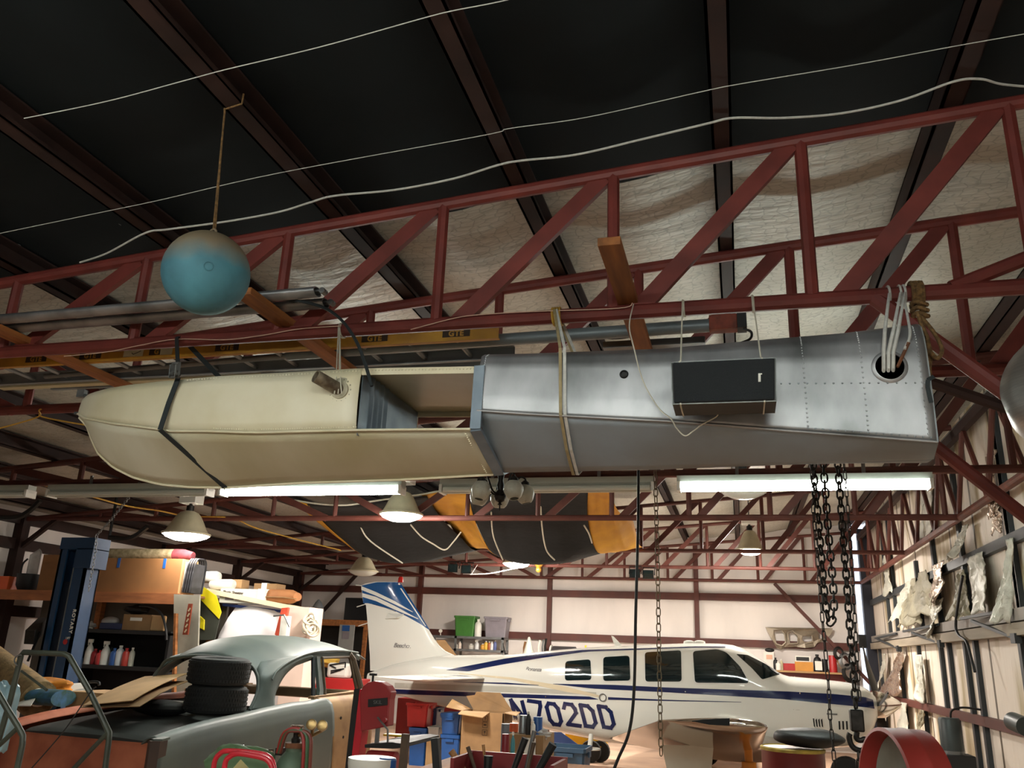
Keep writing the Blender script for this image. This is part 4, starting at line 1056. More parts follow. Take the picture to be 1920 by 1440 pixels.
# ================================================================ the old car shell in grey-green primer
CTH = 0.098; CO = V((-5.22, 6.05, 0)); CH = V((math.sin(CTH), math.cos(CTH), 0)); CT = V((CH.y, -CH.x, 0))
def CL(s, t, z): return CO + CH * s + CT * t + V((0, 0, z))
M_prim = mat('grey_green_primer', (84, 92, 86), .5, 0, .08, 2.2, col2=(70, 79, 77), spec=.4)
M_orange = mat('rusty_orange_primer', (190, 112, 82), .6, 0, .15, 3, col2=(146, 78, 56), spec=.3)
M_lid = mat('charcoal_primer', (54, 56, 54), .75, 0, .1, 3, spec=.25)
M_tan = mat('bare_tan_door_skin', (142, 112, 76), .7, 0, .15, 3.5, col2=(96, 64, 42), thr=(.3, .6))
M_inner = mat('dark_car_interior', (24, 20, 18), .9, 0, .15, 5)
M_brown = mat('brown_bare_frame', (74, 62, 46), .7, 0, .15, 5)
car = thing('vintage_car', 'old two-door car shell in grey-green primer with an orange tail panel', 'car', CL(1.8, 0, .15))
BT = [(0.02, .915), (.23, .955), (.47, .99), (.73, 1.015), (1.09, 1.04), (1.39, 1.07), (1.81, 1.10), (2.1, 1.105), (2.18, 1.115), (2.26, 1.125), (2.34, 1.13), (2.5, 1.13), (2.84, 1.15), (3.3, 1.16)]
def zb_(s): return interp(BT, s)[0]
def dedge(z): return interp([(.3, 2.55), (.5, 2.52), (.77, 2.46), (.97, 2.38), (1.07, 2.30), (1.13, 2.24)], z)[0]
def sect(s, sd):          # body-side section
    zt = zb_(s); k = min(1, s / .5) if s < .5 else 1
    return [(.72, zt - .05), (.76, zt - .012), (.80, zt), (.845, zt - .018), (.875, zt - .06), (.895, zt - .14), (.905, zt - .28), (.90, zt - .45), (.885, .45), (.86, .32)]
def side(sd, m_, nm):
    def fn(u, v):
        i = v * 9; a = min(int(i), 8); f_ = i - a
        s0 = .02
        p = sect(0, sd); zguess = lerp(1.1, .32, v)
        s = lerp(s0, dedge(min(1.12, zguess)) - .012, u); q = sect(s, sd)
        return CL(s, sd * lerp(q[a][0], q[a + 1][0], f_), lerp(q[a][1], q[a + 1][1], f_))
    obj(nm, MB().grid(fn, 50, 27), m_, car, smooth=50, solid=.01)
side(1, M_prim, 'quarter_panel'); side(-1, M_orange, 'quarter_panel')
# doors
for sd, m_ in ((1, M_tan), (-1, M_prim)):
    def fn(u, v):
        z = lerp(1.13, .34, v); s = lerp(dedge(z) + .012, 3.28, u)
        return CL(s, sd * interp([(.34, .86), (.45, .885), (.7, .905), (.95, .89), (1.07, .86), (1.13, .81)], z)[0], z + (.02 * u if v < .2 else 0))
    dr = obj('door', MB().grid(fn, 20, 14), m_, car, smooth=50, solid=.012)
    if sd > 0:
        for s, z in ((2.6, .93), (2.68, .74)): obj('bolt_hole', MB().lathe([(.001, .006), (.014, .006), (.016, 0)], CL(s, .906, z), CT, 12), M_dark, dr)
    else: pass
    obj('door_trim', MB().bb((0, 0, 0), (1, 1, 1)) if False else MB().prism([CL(.6, sd * .70, .38), CL(3.2, sd * .74, .38), CL(3.2, sd * .74, 1.11), CL(2.3, sd * .74, 1.08), CL(1.5, sd * .70, 1.0), CL(.6, sd * .70, .9)], CT * (.012 * sd)), M_inner, car, smooth=0)
    obj('window_sill', MB().bar(CL(2.2, sd * .78, 1.135), CL(3.28, sd * .78, 1.17), .07, .025), M_tan if sd > 0 else mat('cream_trim', (196, 170, 132), .5, 0, .06, 6), car, smooth=0)
# roof skin
def zc_(s): return interp([(1.40, 1.40), (1.52, 1.52), (1.7, 1.61), (1.95, 1.68), (2.3, 1.715), (2.75, 1.72), (3.05, 1.69), (3.3, 1.61), (3.42, 1.54)], s)[0]
def zd_(s): return interp([(1.40, 1.22), (1.57, 1.30), (1.72, 1.39), (1.96, 1.49), (2.33, 1.565), (2.85, 1.585), (3.2, 1.57), (3.42, 1.50)], s)[0]
def rear(t): return 1.50 + .06 * (t / .66) ** 2
def roof_pt(s, t):
    k = min(1, abs(t) / .67)
    return CL(s, t, zd_(s) + (zc_(s) - zd_(s)) * (1 - k ** 2.3))
obj('roof', MB().grid(lambda u, v: roof_pt(lerp(rear(1.34 * v - .67), 3.42, u), 1.34 * v - .67), 40, 36), M_prim, car, smooth=60, solid=.012)
for sd in (1, -1):
    outer = [(1.62, .77, 1.06), (1.63, .745, 1.14), (1.70, .715, 1.23), (1.85, .69, 1.36), (2.05, .675, 1.45), (2.24, .672, 1.49)]
    inner = [(1.36, .68, 1.05), (1.44, .665, 1.14), (1.50, .64, 1.23), (1.53, .60, 1.33), (1.56, .56, 1.40), (1.62, .55, 1.47)]
    dripc = [(1.50, .745, 1.06), (1.53, .72, 1.14), (1.57, .70, 1.24), (1.66, .685, 1.36), (1.96, .68, 1.49), (2.2, .68, 1.54)]
    po = smooth_path(outer, 6); pi_ = smooth_path(inner, 6); pd = smooth_path(dripc, 6); n = len(po)
    def fn(u, v):
        i = round(u * (n - 1)); a, b, c = po[i], pd[i], pi_[i]
        p = (1 - v) ** 2 * a + 2 * v * (1 - v) * (b * 2 - (a + c) / 2) * 1.0 + v * v * c
        return CL(p.x, sd * p.y, p.z)
    obj('rear_roof_pillar', MB().grid(fn, n - 1, 10), M_prim, car, smooth=60, solid=.014)
    # drip rail, window headers, posts
    dl_ = smooth_path([(1.62, .70, 1.31), (1.72, .69, 1.40), (1.96, .688, 1.497), (2.33, .688, 1.572), (2.85, .688, 1.592), (3.2, .688, 1.575)], 6)
    obj('drip_rail', MB().tube([CL(p.x, sd * p.y, p.z) for p in dl_], .012, 8), M_prim, car)
    hd = MB().loft([[CL(s, sd * .675, zd_(s)), CL(s, sd * .69, zd_(s) - .02), CL(s, sd * .685, zd_(s) - .065), CL(s, sd * .66, zd_(s) - .06)] for s in [lerp(1.95, 3.25, i / 14) for i in range(15)]])
    obj('window_header', hd, M_prim if sd > 0 else M_brown, car)
    obj('door_post', MB().loft([[CL(s0 - w_, sd * t, z), CL(s0 + w_, sd * t, z), CL(s0 + w_, sd * (t - .04), z), CL(s0 - w_, sd * (t - .04), z)] for s0, w_, t, z in ((2.36, .045, .80, 1.09), (2.40, .035, .77, 1.2), (2.40, .035, .69, 1.53))]), M_prim, car)
    obj('quarter_window_divider', MB().bar(CL(2.26, sd * .77, 1.1), CL(2.30, sd * .69, 1.52), .03, .035), M_slate, car)
    obj('windscreen_pillar', MB().tube([CL(3.20, sd * .80, 1.12), CL(3.16, sd * .74, 1.32), CL(3.10, sd * .69, 1.50), CL(3.02, sd * .68, 1.56)], .035, 8), M_brown, car)
    obj('door_window_frame', MB().tube([CL(2.46, sd * .78, 1.14), CL(2.46, sd * .70, 1.515), CL(3.02, sd * .69, 1.53), CL(3.12, sd * .76, 1.18)], .016, 6), M_brown, car)
obj('rear_window_frame', MB().tube(smooth_path([CL(1.36, -.68, 1.05), CL(1.44, -.665, 1.14), CL(1.50, -.64, 1.23), CL(1.53, -.58, 1.36), CL(1.51, -.45, 1.455), CL(1.50, 0, 1.50), CL(1.51, .45, 1.455), CL(1.53, .58, 1.36), CL(1.50, .64, 1.23), CL(1.44, .665, 1.14), CL(1.36, .68, 1.05)], 5), .016, 8), M_prim, car)
obj('deck_panel', MB().grid(lambda u, v: CL(lerp(1.28, 1.62, u), lerp(-.76, .76, v), 1.0 + .05 * u + .01 * math.sin(PI * v)), 6, 16), M_prim, car, smooth=50, solid=.012)
# boot lid and tail
def lid(u, v):
    s = lerp(.16, 1.30, u); t = lerp(-.66, .72, v)
    return CL(s, t, .875 + .115 * (u ** .75) + .018 * math.sin(PI * v) + (0 if u > .02 else -.01))
obj('boot_lid', MB().thick(lid, 24, 20, (0, 0, -.03)), M_lid, car, smooth=50)
obj('tail_panel', MB().grid(lambda u, v: CL(lerp(.10, .02, math.sin(PI * v * .5)) + .06 * (2 * u - 1) ** 2, lerp(-.86, .80, u), lerp(.86, .34, v)), 24, 10), M_orange, car, smooth=50, solid=.012)
obj('tail_lamp_housing', MB().loft([[CL(.0, .80, z), CL(-.03, .85, z), CL(.02, .90, z), CL(.10, .90, z), CL(.10, .80, z)] for z in (.36, .6, .84, .90)]), mat('brown_tail_housing', (66, 46, 36), .6, 0, .15, 6), car)
obj('tail_lamp_cap', MB().loft([[CL(.03, .80, z), CL(.0, .85, z), CL(.04, .90, z), CL(.12, .90, z + .01), CL(.12, .80, z + .01)] for z in (.895, .912)]), M_prim, car)
# what shows inside
obj('cabin_floor', MB().bb(CL(.2, 0, .34) - V((.8, 0, 0)), CL(3.2, 0, .36) + V((.8, 0, 0))), M_inner, car, smooth=0)
obj('seat_back', MB().box(CL(1.62, 0, .78), (1.4, .12, .56), rotz(-CTH)), M_inner, car, bevel=.03)
obj('dashboard', MB().bar(CL(3.2, -.76, 1.12), CL(3.2, .76, 1.12), .22, .1), mat('cream_trim', (196, 170, 132)), car, bevel=.02)
for s in (1.0,):
    for sd in (1, -1):
        obj('wheel', MB().lathe([(.001, -.08), (.18, -.08), (.2, -.095), (.30, -.1), (.34, -.06), (.34, .06), (.30, .1), (.2, .095), (.001, .08)], CL(s, sd * .74, .34), CT, 28), M_rubber, car)

# ---- things lying on the car
def tyre(c, R, W, tilt, label, dust):
    t = thing('tyre', label, 'tyre', c, 'tyres stacked on the boot')
    d = V((tilt[0], tilt[1], 1)).normalized(); rb_ = R * .62
    prof = [(rb_, .02), (rb_ * .98, .05 * W), (R * .80, 0), (R * .95, .06 * W), (R, .16 * W), (R * 1.005, .5 * W), (R, .84 * W), (R * .95, .94 * W), (R * .80, W), (rb_ * .98, .95 * W), (rb_, W * .9), (rb_ * 1.05, W * .5), (rb_, .02)]
    m_ = mat('tyre_rubber', ())
    obj('carcass', MB().lathe_open(prof, c, d, 48), m_, t, smooth=40)
    tr = MB(); Rm = frame_to(d)
    for k in range(60):
        a = 2 * PI * k / 60
        for j, h in enumerate((.2, .36, .52, .68, .82)):
            o_ = V(c) + Rm @ V((R * 1.004 * math.cos(a + .05 * (j % 2)), R * 1.004 * math.sin(a + .05 * (j % 2)), h * W))
            rx = Rm @ V((math.cos(a), math.sin(a), 0)); ry = d.cross(rx)
            tr.box(o_, (.012, .022, .022), Matrix((rx, ry, d)).transposed())
    obj('tread', tr, m_, t, smooth=0)
ct = CL(1.13, .475, 1.02)
tyre(ct, .268, .24, (0, 0), 'lower worn tyre on the boot of the old car', 0)
tyre(ct + V((-.012, .0, .242)), .268, .24, (.03, -.02), 'upper worn tyre stacked on the boot of the old car', 1)
def sheet(pts, th, m_, name, label, cat, bend=.03, **k):
    a, b, c, d = pts
    def fn(u, v): return lerp(lerp(a, b, u), lerp(d, c, u), v) + V((0, 0, bend * math.sin(PI * v)))
    return obj(name, MB().thick(fn, 6, 8, (0, 0, -th)), m_, smooth=40, label=label, cat=cat, **k)
sheet([P(155, 1322, 6.55), P(248, 1313, 6.4), P(354, 1262, 7.5), P(272, 1268, 7.7)], .006, M_card2, 'cardboard_sheet', 'upper flat cardboard sheet leaning on the boot beside the tyres', 'cardboard', .02)
sheet([P(150, 1326, 6.60), P(262, 1324, 6.35), P(356, 1276, 7.5), P(265, 1280, 7.8)], .006, M_card, 'cardboard_sheet', 'lower bent cardboard sheet under the upper one on the boot', 'cardboard', .02)
obj('black_bag', MB().ball(CL(.95, .02, 1.05), .2, 16, 10, (1.4, .8, .35)), M_black, label='flat black bag under the cardboard sheets on the boot', cat='bag')
obj('cardboard_box', MB().bb(P(122, 1328, 7.2), P(196, 1300, 7.2) + V((0, .5, 0))), M_card2, smooth=0, bevel=.004, label='low cardboard box on the far side of the boot behind the tube frame', cat='box')
def lump(name, label, cat, c, r, sc, m_, amp=.15, freq=5, seed=0, **k):
    random.seed(seed); ph = [random.uniform(0, 6) for _ in range(6)]
    mb = MB().ball((0, 0, 0), 1, 24, 16)
    for i, p in enumerate(mb.v):
        q = 1 + amp * (math.sin(freq * p.x + ph[0]) * math.cos(freq * p.y + ph[1]) + .6 * math.sin(freq * 1.9 * p.z + ph[2] + 2 * p.x) + .4 * math.sin(freq * 3 * p.y + ph[3]))
        mb.v[i] = V(c) + V((p.x * r * sc[0] * q, p.y * r * sc[1] * q, p.z * r * sc[2] * q))
    return obj(name, mb, m_, smooth=60, label=label, cat=cat, **k)
pk = thing('wrapped_parcel', 'parcel wrapped in blue and green check beside the cardboard on the car', 'parcel', P(98, 1318, 7.0))
obj('wrapping', MB().loft([[P(98, 1308, 7.0) + V((dx, .16 * math.cos(a), .075 * math.sin(a))) for a in [2 * PI * i / 16 for i in range(16)]] for dx in (-.17, -.16, .12, .13)]), mat('blue_check_cloth', (52, 92, 128), .7, 0, .3, 14, col2=(30, 66, 52)), pk)
obj('white_end', MB().ball(P(82, 1308, 7.0) + V((-.05, 0, 0)), .085, 14, 10, (.5, 1.6, 1)), M_white, pk)
lump('orange_cloth', 'crumpled orange cloth heaped beside the blue parcel on the car', 'cloth', P(85, 1288, 7.6), .2, (1.4, 1, .45), mat('orange_cloth', (204, 130, 40), .9, 0, .15, 8), .2, 4, 3)
sheet([P(72, 1302, 7.6), P(172, 1300, 7.4), P(160, 1280, 8.4), P(95, 1283, 8.5)], .05, M_white, 'white_board', 'white shaped panel lying beyond the blue parcel', 'panel', .03)
obj('grab_bar', MB().tube(smooth_path([P(160, 1284, 7.7), P(168, 1279, 7.7), P(184, 1279, 7.7), P(186, 1285, 7.7)], 5), .014, 8), M_black, label='black grab bar standing on the white shaped panel', cat='grab bar')
sheet([P(20, 1322, 6.8), P(58, 1322, 6.6), P(85, 1296, 7.6), P(70, 1294, 7.8)], .01, M_white, 'paper_sheet', 'crumpled pale sheet on the orange wing beside the tube frame', 'sheet', .04)
obj('carpet_roll', MB().tube([P(-40, 1225, 7.6), P(72, 1312, 7.0)], .17, 24), mat('tan_carpet', (150, 124, 84), .95, 0, .2, 12, .4, 60), label='thick roll of tan carpet leaning at the view edge behind the tube frame', cat='carpet roll')
# ================================================================ hanging chains, cable, hoist hook
def chain(pts, L, W, r, m_, name, label, parent=None, cat='chain', **k):
    pts = [V(p) for p in pts]; path = smooth_path(pts, 10); mb = MB(); pitch = L - 2.6 * r
    acc = 0; d0 = path[0]; i = 0; seg = [(a, b, (b - a).length) for a, b in zip(path, path[1:])]; tot = sum(q[2] for q in seg); n = int(tot / pitch); flip = 0; j = 0; base_ = 0
    for q in range(n):
        tgt = (q + .5) * pitch
        while j < len(seg) - 1 and base_ + seg[j][2] < tgt: base_ += seg[j][2]; j += 1
        a, b, l = seg[j]; c = lerp(a, b, (tgt - base_) / max(l, 1e-6)); d = (b - a).normalized()
        s1 = d.cross(V((.25, 1, 0))).normalized(); s2 = d.cross(s1)
        mb.link(c, d, (s1 + .25 * s2).normalized() if q % 2 else (s2 - .25 * s1).normalized(), L, W, r, 6, 4)
    return obj(name, mb, m_, parent, smooth=60, label=None if parent else label, cat=None if parent else cat, **k)
YH = 5.05
def hp(l, y=YH): return [P(a, b, y) for a, b in l]
def up(px, py, y=YH): q = P(px, py, y); return V((q.x, y, ZB - .02))
M_ch = mat('blackened_chain_steel', (58, 56, 52), .5, .7, .2, 30)
hz = thing('chain_hoist', 'dark chain hoist with heavy load chains and hook below the silver float tail', 'hoist', up(1555, 860))
obj('hoist_body', MB().lathe([(.05, -.09), (.12, -.07), (.13, 0), (.12, .07), (.05, .09)], up(1550, 860) + V((0, .02, -.16)), (1, 0, 0), 20).tube([up(1550, 860) + V((0, 0, .06)), up(1550, 860) + V((0, .02, -.1))], .014, 8), M_iron, hz)
chain([up(1517, 865)] + hp([(1524, 905), (1525, 960), (1532, 1040), (1540, 1140), (1553, 1280), (1556, 1340), (1562, 1400), (1566, 1450)]), .058, .018, .003, M_ch, 'hand_chain', '', hz)
chain([up(1524, 865)] + hp([(1527, 900), (1533, 960), (1543, 1080), (1549, 1140), (1556, 1166), (1563, 1150), (1562, 1100), (1553, 1000), (1548, 930), (1545, 890)], YH + .03) + [up(1543, 880, YH + .03)], .060, .034, .0058, M_ch, 'load_chain', '', hz)
chain([up(1570, 865)] + hp([(1573, 900), (1580, 1000), (1588, 1100), (1595, 1200), (1600, 1260), (1605, 1330)]), .060, .034, .0058, M_ch, 'load_chain', '', hz)
chain([up(1582, 865)] + hp([(1585, 900), (1590, 960), (1598, 1080), (1605, 1200), (1612, 1330)], YH + .05), .058, .018, .003, M_ch, 'hand_chain', '', hz)
a, b = P(1597, 1372, YH - .03), P(1619, 1331, YH - .03)
obj('hook_block', MB().bb(a, b + V((0, .07, 0))), M_ch, hz, bevel=.008)
hk_ = [(1607, 1372), (1606, 1384), (1613, 1388), (1622, 1386), (1627, 1392), (1624, 1402), (1614, 1407), (1602, 1403), (1595, 1394), (1592, 1381), (1594, 1375)]
obj('hook', MB().tube(smooth_path(hp(hk_), 5), [.016] * 20 + [.017] * 21 + [.012] * 8 + [.006] * 2 if False else .0145, 10), M_ch, hz)
chain(hp([(1611, 1408), (1613, 1450)], YH), .060, .034, .0058, M_ch, 'load_chain', '', hz)
chain([up(1228, 880)] + hp([(1229, 905), (1233, 1060), (1236, 1250), (1240, 1430)]), .052, .026, .0032, mat('rusty_chain_steel', (128, 112, 84), .6, .5, .2, 30), 'thin_chain', 'thin rusty chain hanging in front of the aeroplane windows')
obj('black_cable', MB().tube(smooth_path([up(1198, 878, 4.9)] + hp([(1197, 900), (1196, 1000), (1192, 1150), (1189, 1290), (1180, 1370), (1158, 1425), (1140, 1470)], 4.9), 8), .0085, 8), M_black, label='black electric cable hanging in front of the aeroplane', cat='cable')

# ================================================================ yellow and black cloth slung between the trusses
M_bcloth = mat('black_canopy_cloth', (17, 16, 16), .9, 0, .12, 2, .4, 9, stretch=(1, 1, 3))
M_ycloth = mat('yellow_canopy_cloth', (216, 158, 34), .8, 0, .1, 2, .4, 9, col2=(188, 130, 30))
cl = thing('cloth_canopy', 'yellow and black cloth canopy sagging between the trusses', 'canopy', P(870, 990, 11.8))
def cloth(cols, m_, nm='panel', nu=30):
    def fn(u, v):
        k = u * (len(cols) - 1); i = min(int(k), len(cols) - 2); t = k - i
        a = lerp(V(cols[i][0]), V(cols[i + 1][0]), t); b = lerp(V(cols[i][1]), V(cols[i + 1][1]), t)
        w_ = .012 * math.sin(u * 23 + 3 * v) * math.sin(PI * min(1, v))
        if v <= .8:
            q = v / .8; p = lerp(a, b, q); p.x -= 10 * math.sin(PI * q) * .6; y = lerp(10.46, 12.5, q ** .8)
            r_ = P(p.x, p.y, y)
        else:
            q = (v - .8) / .2; bot = P(b.x, b.y, 12.5); r_ = lerp(bot, V((bot.x, 13.72, ZB + .05)), q) - V((0, 0, .12 * math.sin(PI * q)))
        return r_ + V((0, 0, w_))
    obj(nm, MB().grid(fn, nu, 24), m_, cl, smooth=80, solid=.006)
cloth([((575, 945), (668, 1034)), ((640, 948), (703, 1050)), ((700, 945), (745, 1056)), ((760, 936), (800, 1046)), ((800, 930), (868, 1012))], M_bcloth, 'black_panel')
cloth([((878, 925), (918, 1032)), ((940, 922), (952, 1052)), ((1000, 920), (1005, 1058)), ((1060, 918), (1062, 1051)), ((1103, 916), (1112, 1022))], M_bcloth, 'black_panel')
cloth([((552, 939), (664, 1032)), ((577, 945), (670, 1034))], M_ycloth, 'yellow_panel', 4)
cloth([((790, 928), (846, 986)), ((815, 924), (870, 1001)), ((845, 922), (890, 1000)), ((878, 925), (917, 1032))], M_ycloth, 'yellow_panel', 16)
cloth([((1103, 916), (1111, 1021)), ((1125, 915), (1140, 1015)), ((1143, 918), (1165, 1004)), ((1152, 946), (1188, 978))], M_ycloth, 'yellow_panel', 16)
for l in ([(662, 950), (675, 985), (695, 1015), (755, 1056)], [(770, 984), (790, 1006), (812, 1020), (834, 1031), (850, 1016), (864, 998)], [(921, 960), (925, 1005), (943, 1050)], [(1013, 925), (1016, 985), (1024, 1030), (1040, 1050)], [(1095, 985), (1104, 1000), (1110, 1018)]):
    pts = [P(a, b, lerp(10.9, 12.3, min(1, max(0, (b - 940) / 115))) - .03) for a, b in l]
    obj('sewn_rope', MB().tube(smooth_path(pts, 6), .011, 6), M_cord, cl)
obj('hem_rope', MB().tube(smooth_path([P(a, b, 10.43) for a, b in [(552, 938), (600, 945), (650, 947), (710, 938), (790, 927), (830, 921), (900, 925), (980, 920), (1060, 915), (1140, 913)]], 5), .012, 6), M_cord, cl)

# ================================================================ helpers for boxes, bottles, tins
def bx(name, label, cat, m_, x0, y0, x1, y1, Y, depth, bevel=.004, parent=None, z0=None, **k):
    a, b = P(x0, (y0 + y1) / 2, Y), P(x1, (y0 + y1) / 2, Y); t, bt = P((x0 + x1) / 2, y0, Y), P((x0 + x1) / 2, y1, Y)
    zb0 = bt.z if z0 is None else z0
    return obj(name, MB().bb((a.x, Y, zb0), (b.x, Y + depth, t.z)), m_, parent, smooth=0, bevel=bevel, label=None if parent else label, cat=None if parent else cat, **k)
def bottle(px, py0, py1, wpx, Y, z0, m_, label, cap=None, shape='round', group=None, name='bottle'):
    c = P(px, py1, Y); c.z = z0; h = P(px, py0, Y).z - z0; r = (P(px + wpx / 2, py1, Y) - P(px - wpx / 2, py1, Y)).length / 2
    t = thing(name, label, name.replace('_', ' '), c, group)
    if shape == 'tin': obj('body', MB().lathe([(r, 0), (r, h * .98), (r * .96, h)], c, n=18), m_, t)
    elif shape == 'spray':
        obj('body', MB().lathe([(r, 0), (r, h * .5), (r * .75, h * .66), (r * .3, h * .8), (r * .3, h * .86)], c, n=16), m_, t)
        obj('trigger_head', MB().bb(c + V((-r * .8, -.012, h * .86)), c + V((r * .5, .012, h))).bb(c + V((-r * .8, -.008, h * .74)), c + V((-r * .6, .008, h * .88))), cap or M_white, t)
    else:
        obj('body', MB().lathe([(r * .94, 0), (r, h * .05), (r, h * .66), (r * .8, h * .78), (r * .36, h * .86), (r * .36, h * .92)], c, n=16), m_, t)
        obj('cap', MB().lathe([(r * .44, h * .9), (r * .44, h), (r * .4, h)], c, n=12), cap or M_white, t)
    return t
def col(n, c, rough=.4, **k): return mat(n, c, rough, 0, .06, 8, **k)
M_redp = col('red_plastic', (176, 34, 34)); M_bluep = col('blue_plastic', (34, 84, 150)); M_dblue = col('dark_blue_plastic', (28, 44, 84)); M_greenp = col('green_plastic', (60, 116, 46)); M_greyp = col('grey_plastic', (132, 126, 134)); M_clear = mat('cloudy_plastic', (200, 196, 190), .3, 0, .05, 8, alpha=.75)
def tote(px0, py0, px1, py1, Y, depth, m_, label, z0=None, lid=False, group='storage totes'):
    a, b = P(px0, py1, Y), P(px1, py0, Y)
    if z0 is not None: a.z = z0
    w_, h = b.x - a.x, b.z - a.z; c = V(((a.x + b.x) / 2, Y + depth / 2, a.z))
    t = thing('storage_tote', label, 'tote', c, group)
    def ring(z, k): return [c + V((x * w_ / 2 * k, y * depth / 2 * k, z)) for x, y in ((-1, -.9), (-.9, -1), (.9, -1), (1, -.9), (1, .9), (.9, 1), (-.9, 1), (-1, .9))]
    obj('body', MB().loft([ring(0, .82), ring(h * .9, .93), ring(h * .9, 1.0), ring(h, 1.0), ring(h, .94), ring(h * .1, .8)]), m_, t, smooth=0)
    hd = MB()
    for s_ in (-1, 1): hd.bb(c + V((s_ * w_ * .5 - .01, -.06, h * .78)), c + V((s_ * w_ * .5 + .015, .06, h * .9)))
    hd.bb(c + V((-w_ * .2, -depth * .5 - .012, h * .8)), c + V((w_ * .2, -depth * .48, h * .88)))
    obj('handle', hd, m_, t, smooth=0)
    if lid: obj('lid', MB().loft([ring(h, 1.03), ring(h + .03, 1.03), ring(h + .04, .95)]), lid, t, smooth=0)
    return t

# ================================================================ low side: car lift post, loft, shelves
M_lift = mat('blue_lift_paint', (30, 62, 96), .4, 0, .12, 3)
M_liftd = mat('dark_blue_lift_paint', (22, 34, 52), .5, 0, .15, 3)
lp = thing('lift_post', 'tall blue two-post car lift column beside the car', 'car lift', V((-7.72, 8.7, 0)))
x0, x1, zt = P(118, 1010, 8.5).x, P(180, 1010, 8.5).x, P(150, 1008, 8.5).z
post = MB(); x2 = x1 - .07; dp = .24
post.bb((x0, 8.5, 0), (x0 + .03, 8.5 + dp, zt)); post.bb((x0, 8.47 + dp, 0), (x2, 8.5 + dp, zt)); post.bb((x2 - .03, 8.5, 0), (x2, 8.5 + dp, zt)); post.bb((x0, 8.5, 0), (x0 + .10, 8.53, zt)); post.bb((x2 - .16, 8.5, 0), (x2, 8.53, zt))
obj('column', post, M_lift, lp, smooth=0)
obj('carriage', MB().bb((x0 + .08, 8.56, .3), (x2 - .08, 8.7, 2.25)), M_liftd, lp, smooth=0)
obj('carriage_edge', MB().bb((x2 - .17, 8.49, .3), (x2 - .16, 8.53, P(150, 1065, 8.5).z)), M_steel, lp, smooth=0)
obj('top_cap', MB().bb((x0 - .01, 8.49, zt - .14), (x1, 8.76, zt)).bb((x1 - .24, 8.49, zt - .36), (x1, 8.76, zt - .13)), M_lift, lp, smooth=0)
for i, ch_ in enumerate('ROTARY LIFT'.replace(' ', '')):
    pass
text_obj('maker_lettering', 'ROTARY', .06, lp, M_white, (x2 - .035, 8.495, P(145, 1165, 8.5).z), (0, 0, -1), (1, 0, 0), .001, 1.25, 0, .002)
text_obj('maker_lettering', 'LIFT', .035, lp, M_white, (x2 - .05, 8.495, P(136, 1197, 8.5).z), (1, 0, 0), (0, 0, 1), .001)
obj('red_badge', MB().lathe([(.03, 0), (.03, .004)], (x2 - .08, 8.497, P(134, 1204, 8.5).z), (0, -1, 0), 16), M_redp, lp)
obj('base_plate', MB().bb((x0 - .1, 8.4, 0), (x1 + .1, 9.0, .02)), M_lift, lp, smooth=0)
chain([P(262, 905, 7.75), P(232, 945, 8.0), P(205, 978, 8.25), P(181, 1004, 8.45)], .05, .026, .0035, M_steel, 'tie_chain', 'thin bright chain from the truss down to the blue lift post')
chain([P(181, 1004, 8.46), P(178, 1040, 8.46), P(172, 1075, 8.46), P(166, 1110, 8.46)], .05, .026, .0035, M_steel, 'tie_chain', 'thin bright chain hanging down the corner of the blue lift post')
obj('lock_bar', MB().bar(P(55, 1195, 8.3), P(80, 1170, 8.7), .1, .16).bar(P(52, 1240, 8.35), P(75, 1185, 8.45), .02, .02), M_iron, smooth=0, label='dark lock box and bar at the foot of the blue lift post', cat='bar')
# loft with its load
YL = 10.0
xr = P(337, 1113, YL).x; zl = P(337, 1113, YL).z
lf = thing('loft', 'plywood loft with a timber edge along the low side wall', 'loft', (-8.8, YL, zl - .14))
obj('deck', MB().bb((XL + .17, YL + .03, zl - .03), (xr, YL + 1.1, zl)), M_ply, lf, smooth=0)
obj('edge_board', MB().bb((XL + .17, YL, zl - .14), (xr, YL + .03, zl)), M_wood if False else mat('stained_edge_board', (162, 100, 58), .7, 0, .15, 3, stretch=(1, 6, 6)), lf, smooth=0)
obj('back_panel', MB().bb((XL + .17, YL + 1.0, 0), (xr + .1, YL + 1.05, zl - .03)), mat('dusty_grey_panel', (104, 98, 88), .8, 0, .15, 2), lf, smooth=0)
for x in (xr - .06, -9.3): obj('post', MB().bb((x - .045, YL + .9, 0), (x + .045, YL + .99, zl - .03)), M_wood, lf, smooth=0)
cr = thing('crate', 'long flat wooden crate with blue tape lying on the loft', 'crate', (P(260, 1105, YL + .05).x, YL + .2, zl))
xa, xb_ = P(120, 1080, YL + .05).x, P(338, 1080, YL + .05).x; zc1 = P(338, 1048, YL + .05).z
M_crate = mat('brown_hardboard', (140, 96, 54), .75, 0, .1, 2)
obj('long_side', MB().bb((xa, YL + .05, zl), (xb_, YL + .39, zc1)), M_crate, cr, smooth=0, bevel=.004)
obj('end_panel', MB().bb((xb_ - .002, YL + .05, zl), (xb_ + .012, YL + .39, zc1)), M_card2, cr, smooth=0)
obj('shipping_label', MB().bb((xb_ + .012, YL + .11, zl + .09), (xb_ + .015, YL + .25, zc1 - .03)), M_white, cr, smooth=0)
for px in (222, 308):
    x = P(px, 1060, YL + .05).x; obj('blue_tape', MB().bb((x - .022, YL + .046, zc1 - .13), (x + .022, YL + .05, zc1 + .002)), M_bluep, cr, smooth=0)
rg = thing('rolled_rug', 'rolled patterned rug with a dark red end on the wooden crate', 'rug', (P(270, 1040, 10.2).x, 10.25, zc1))
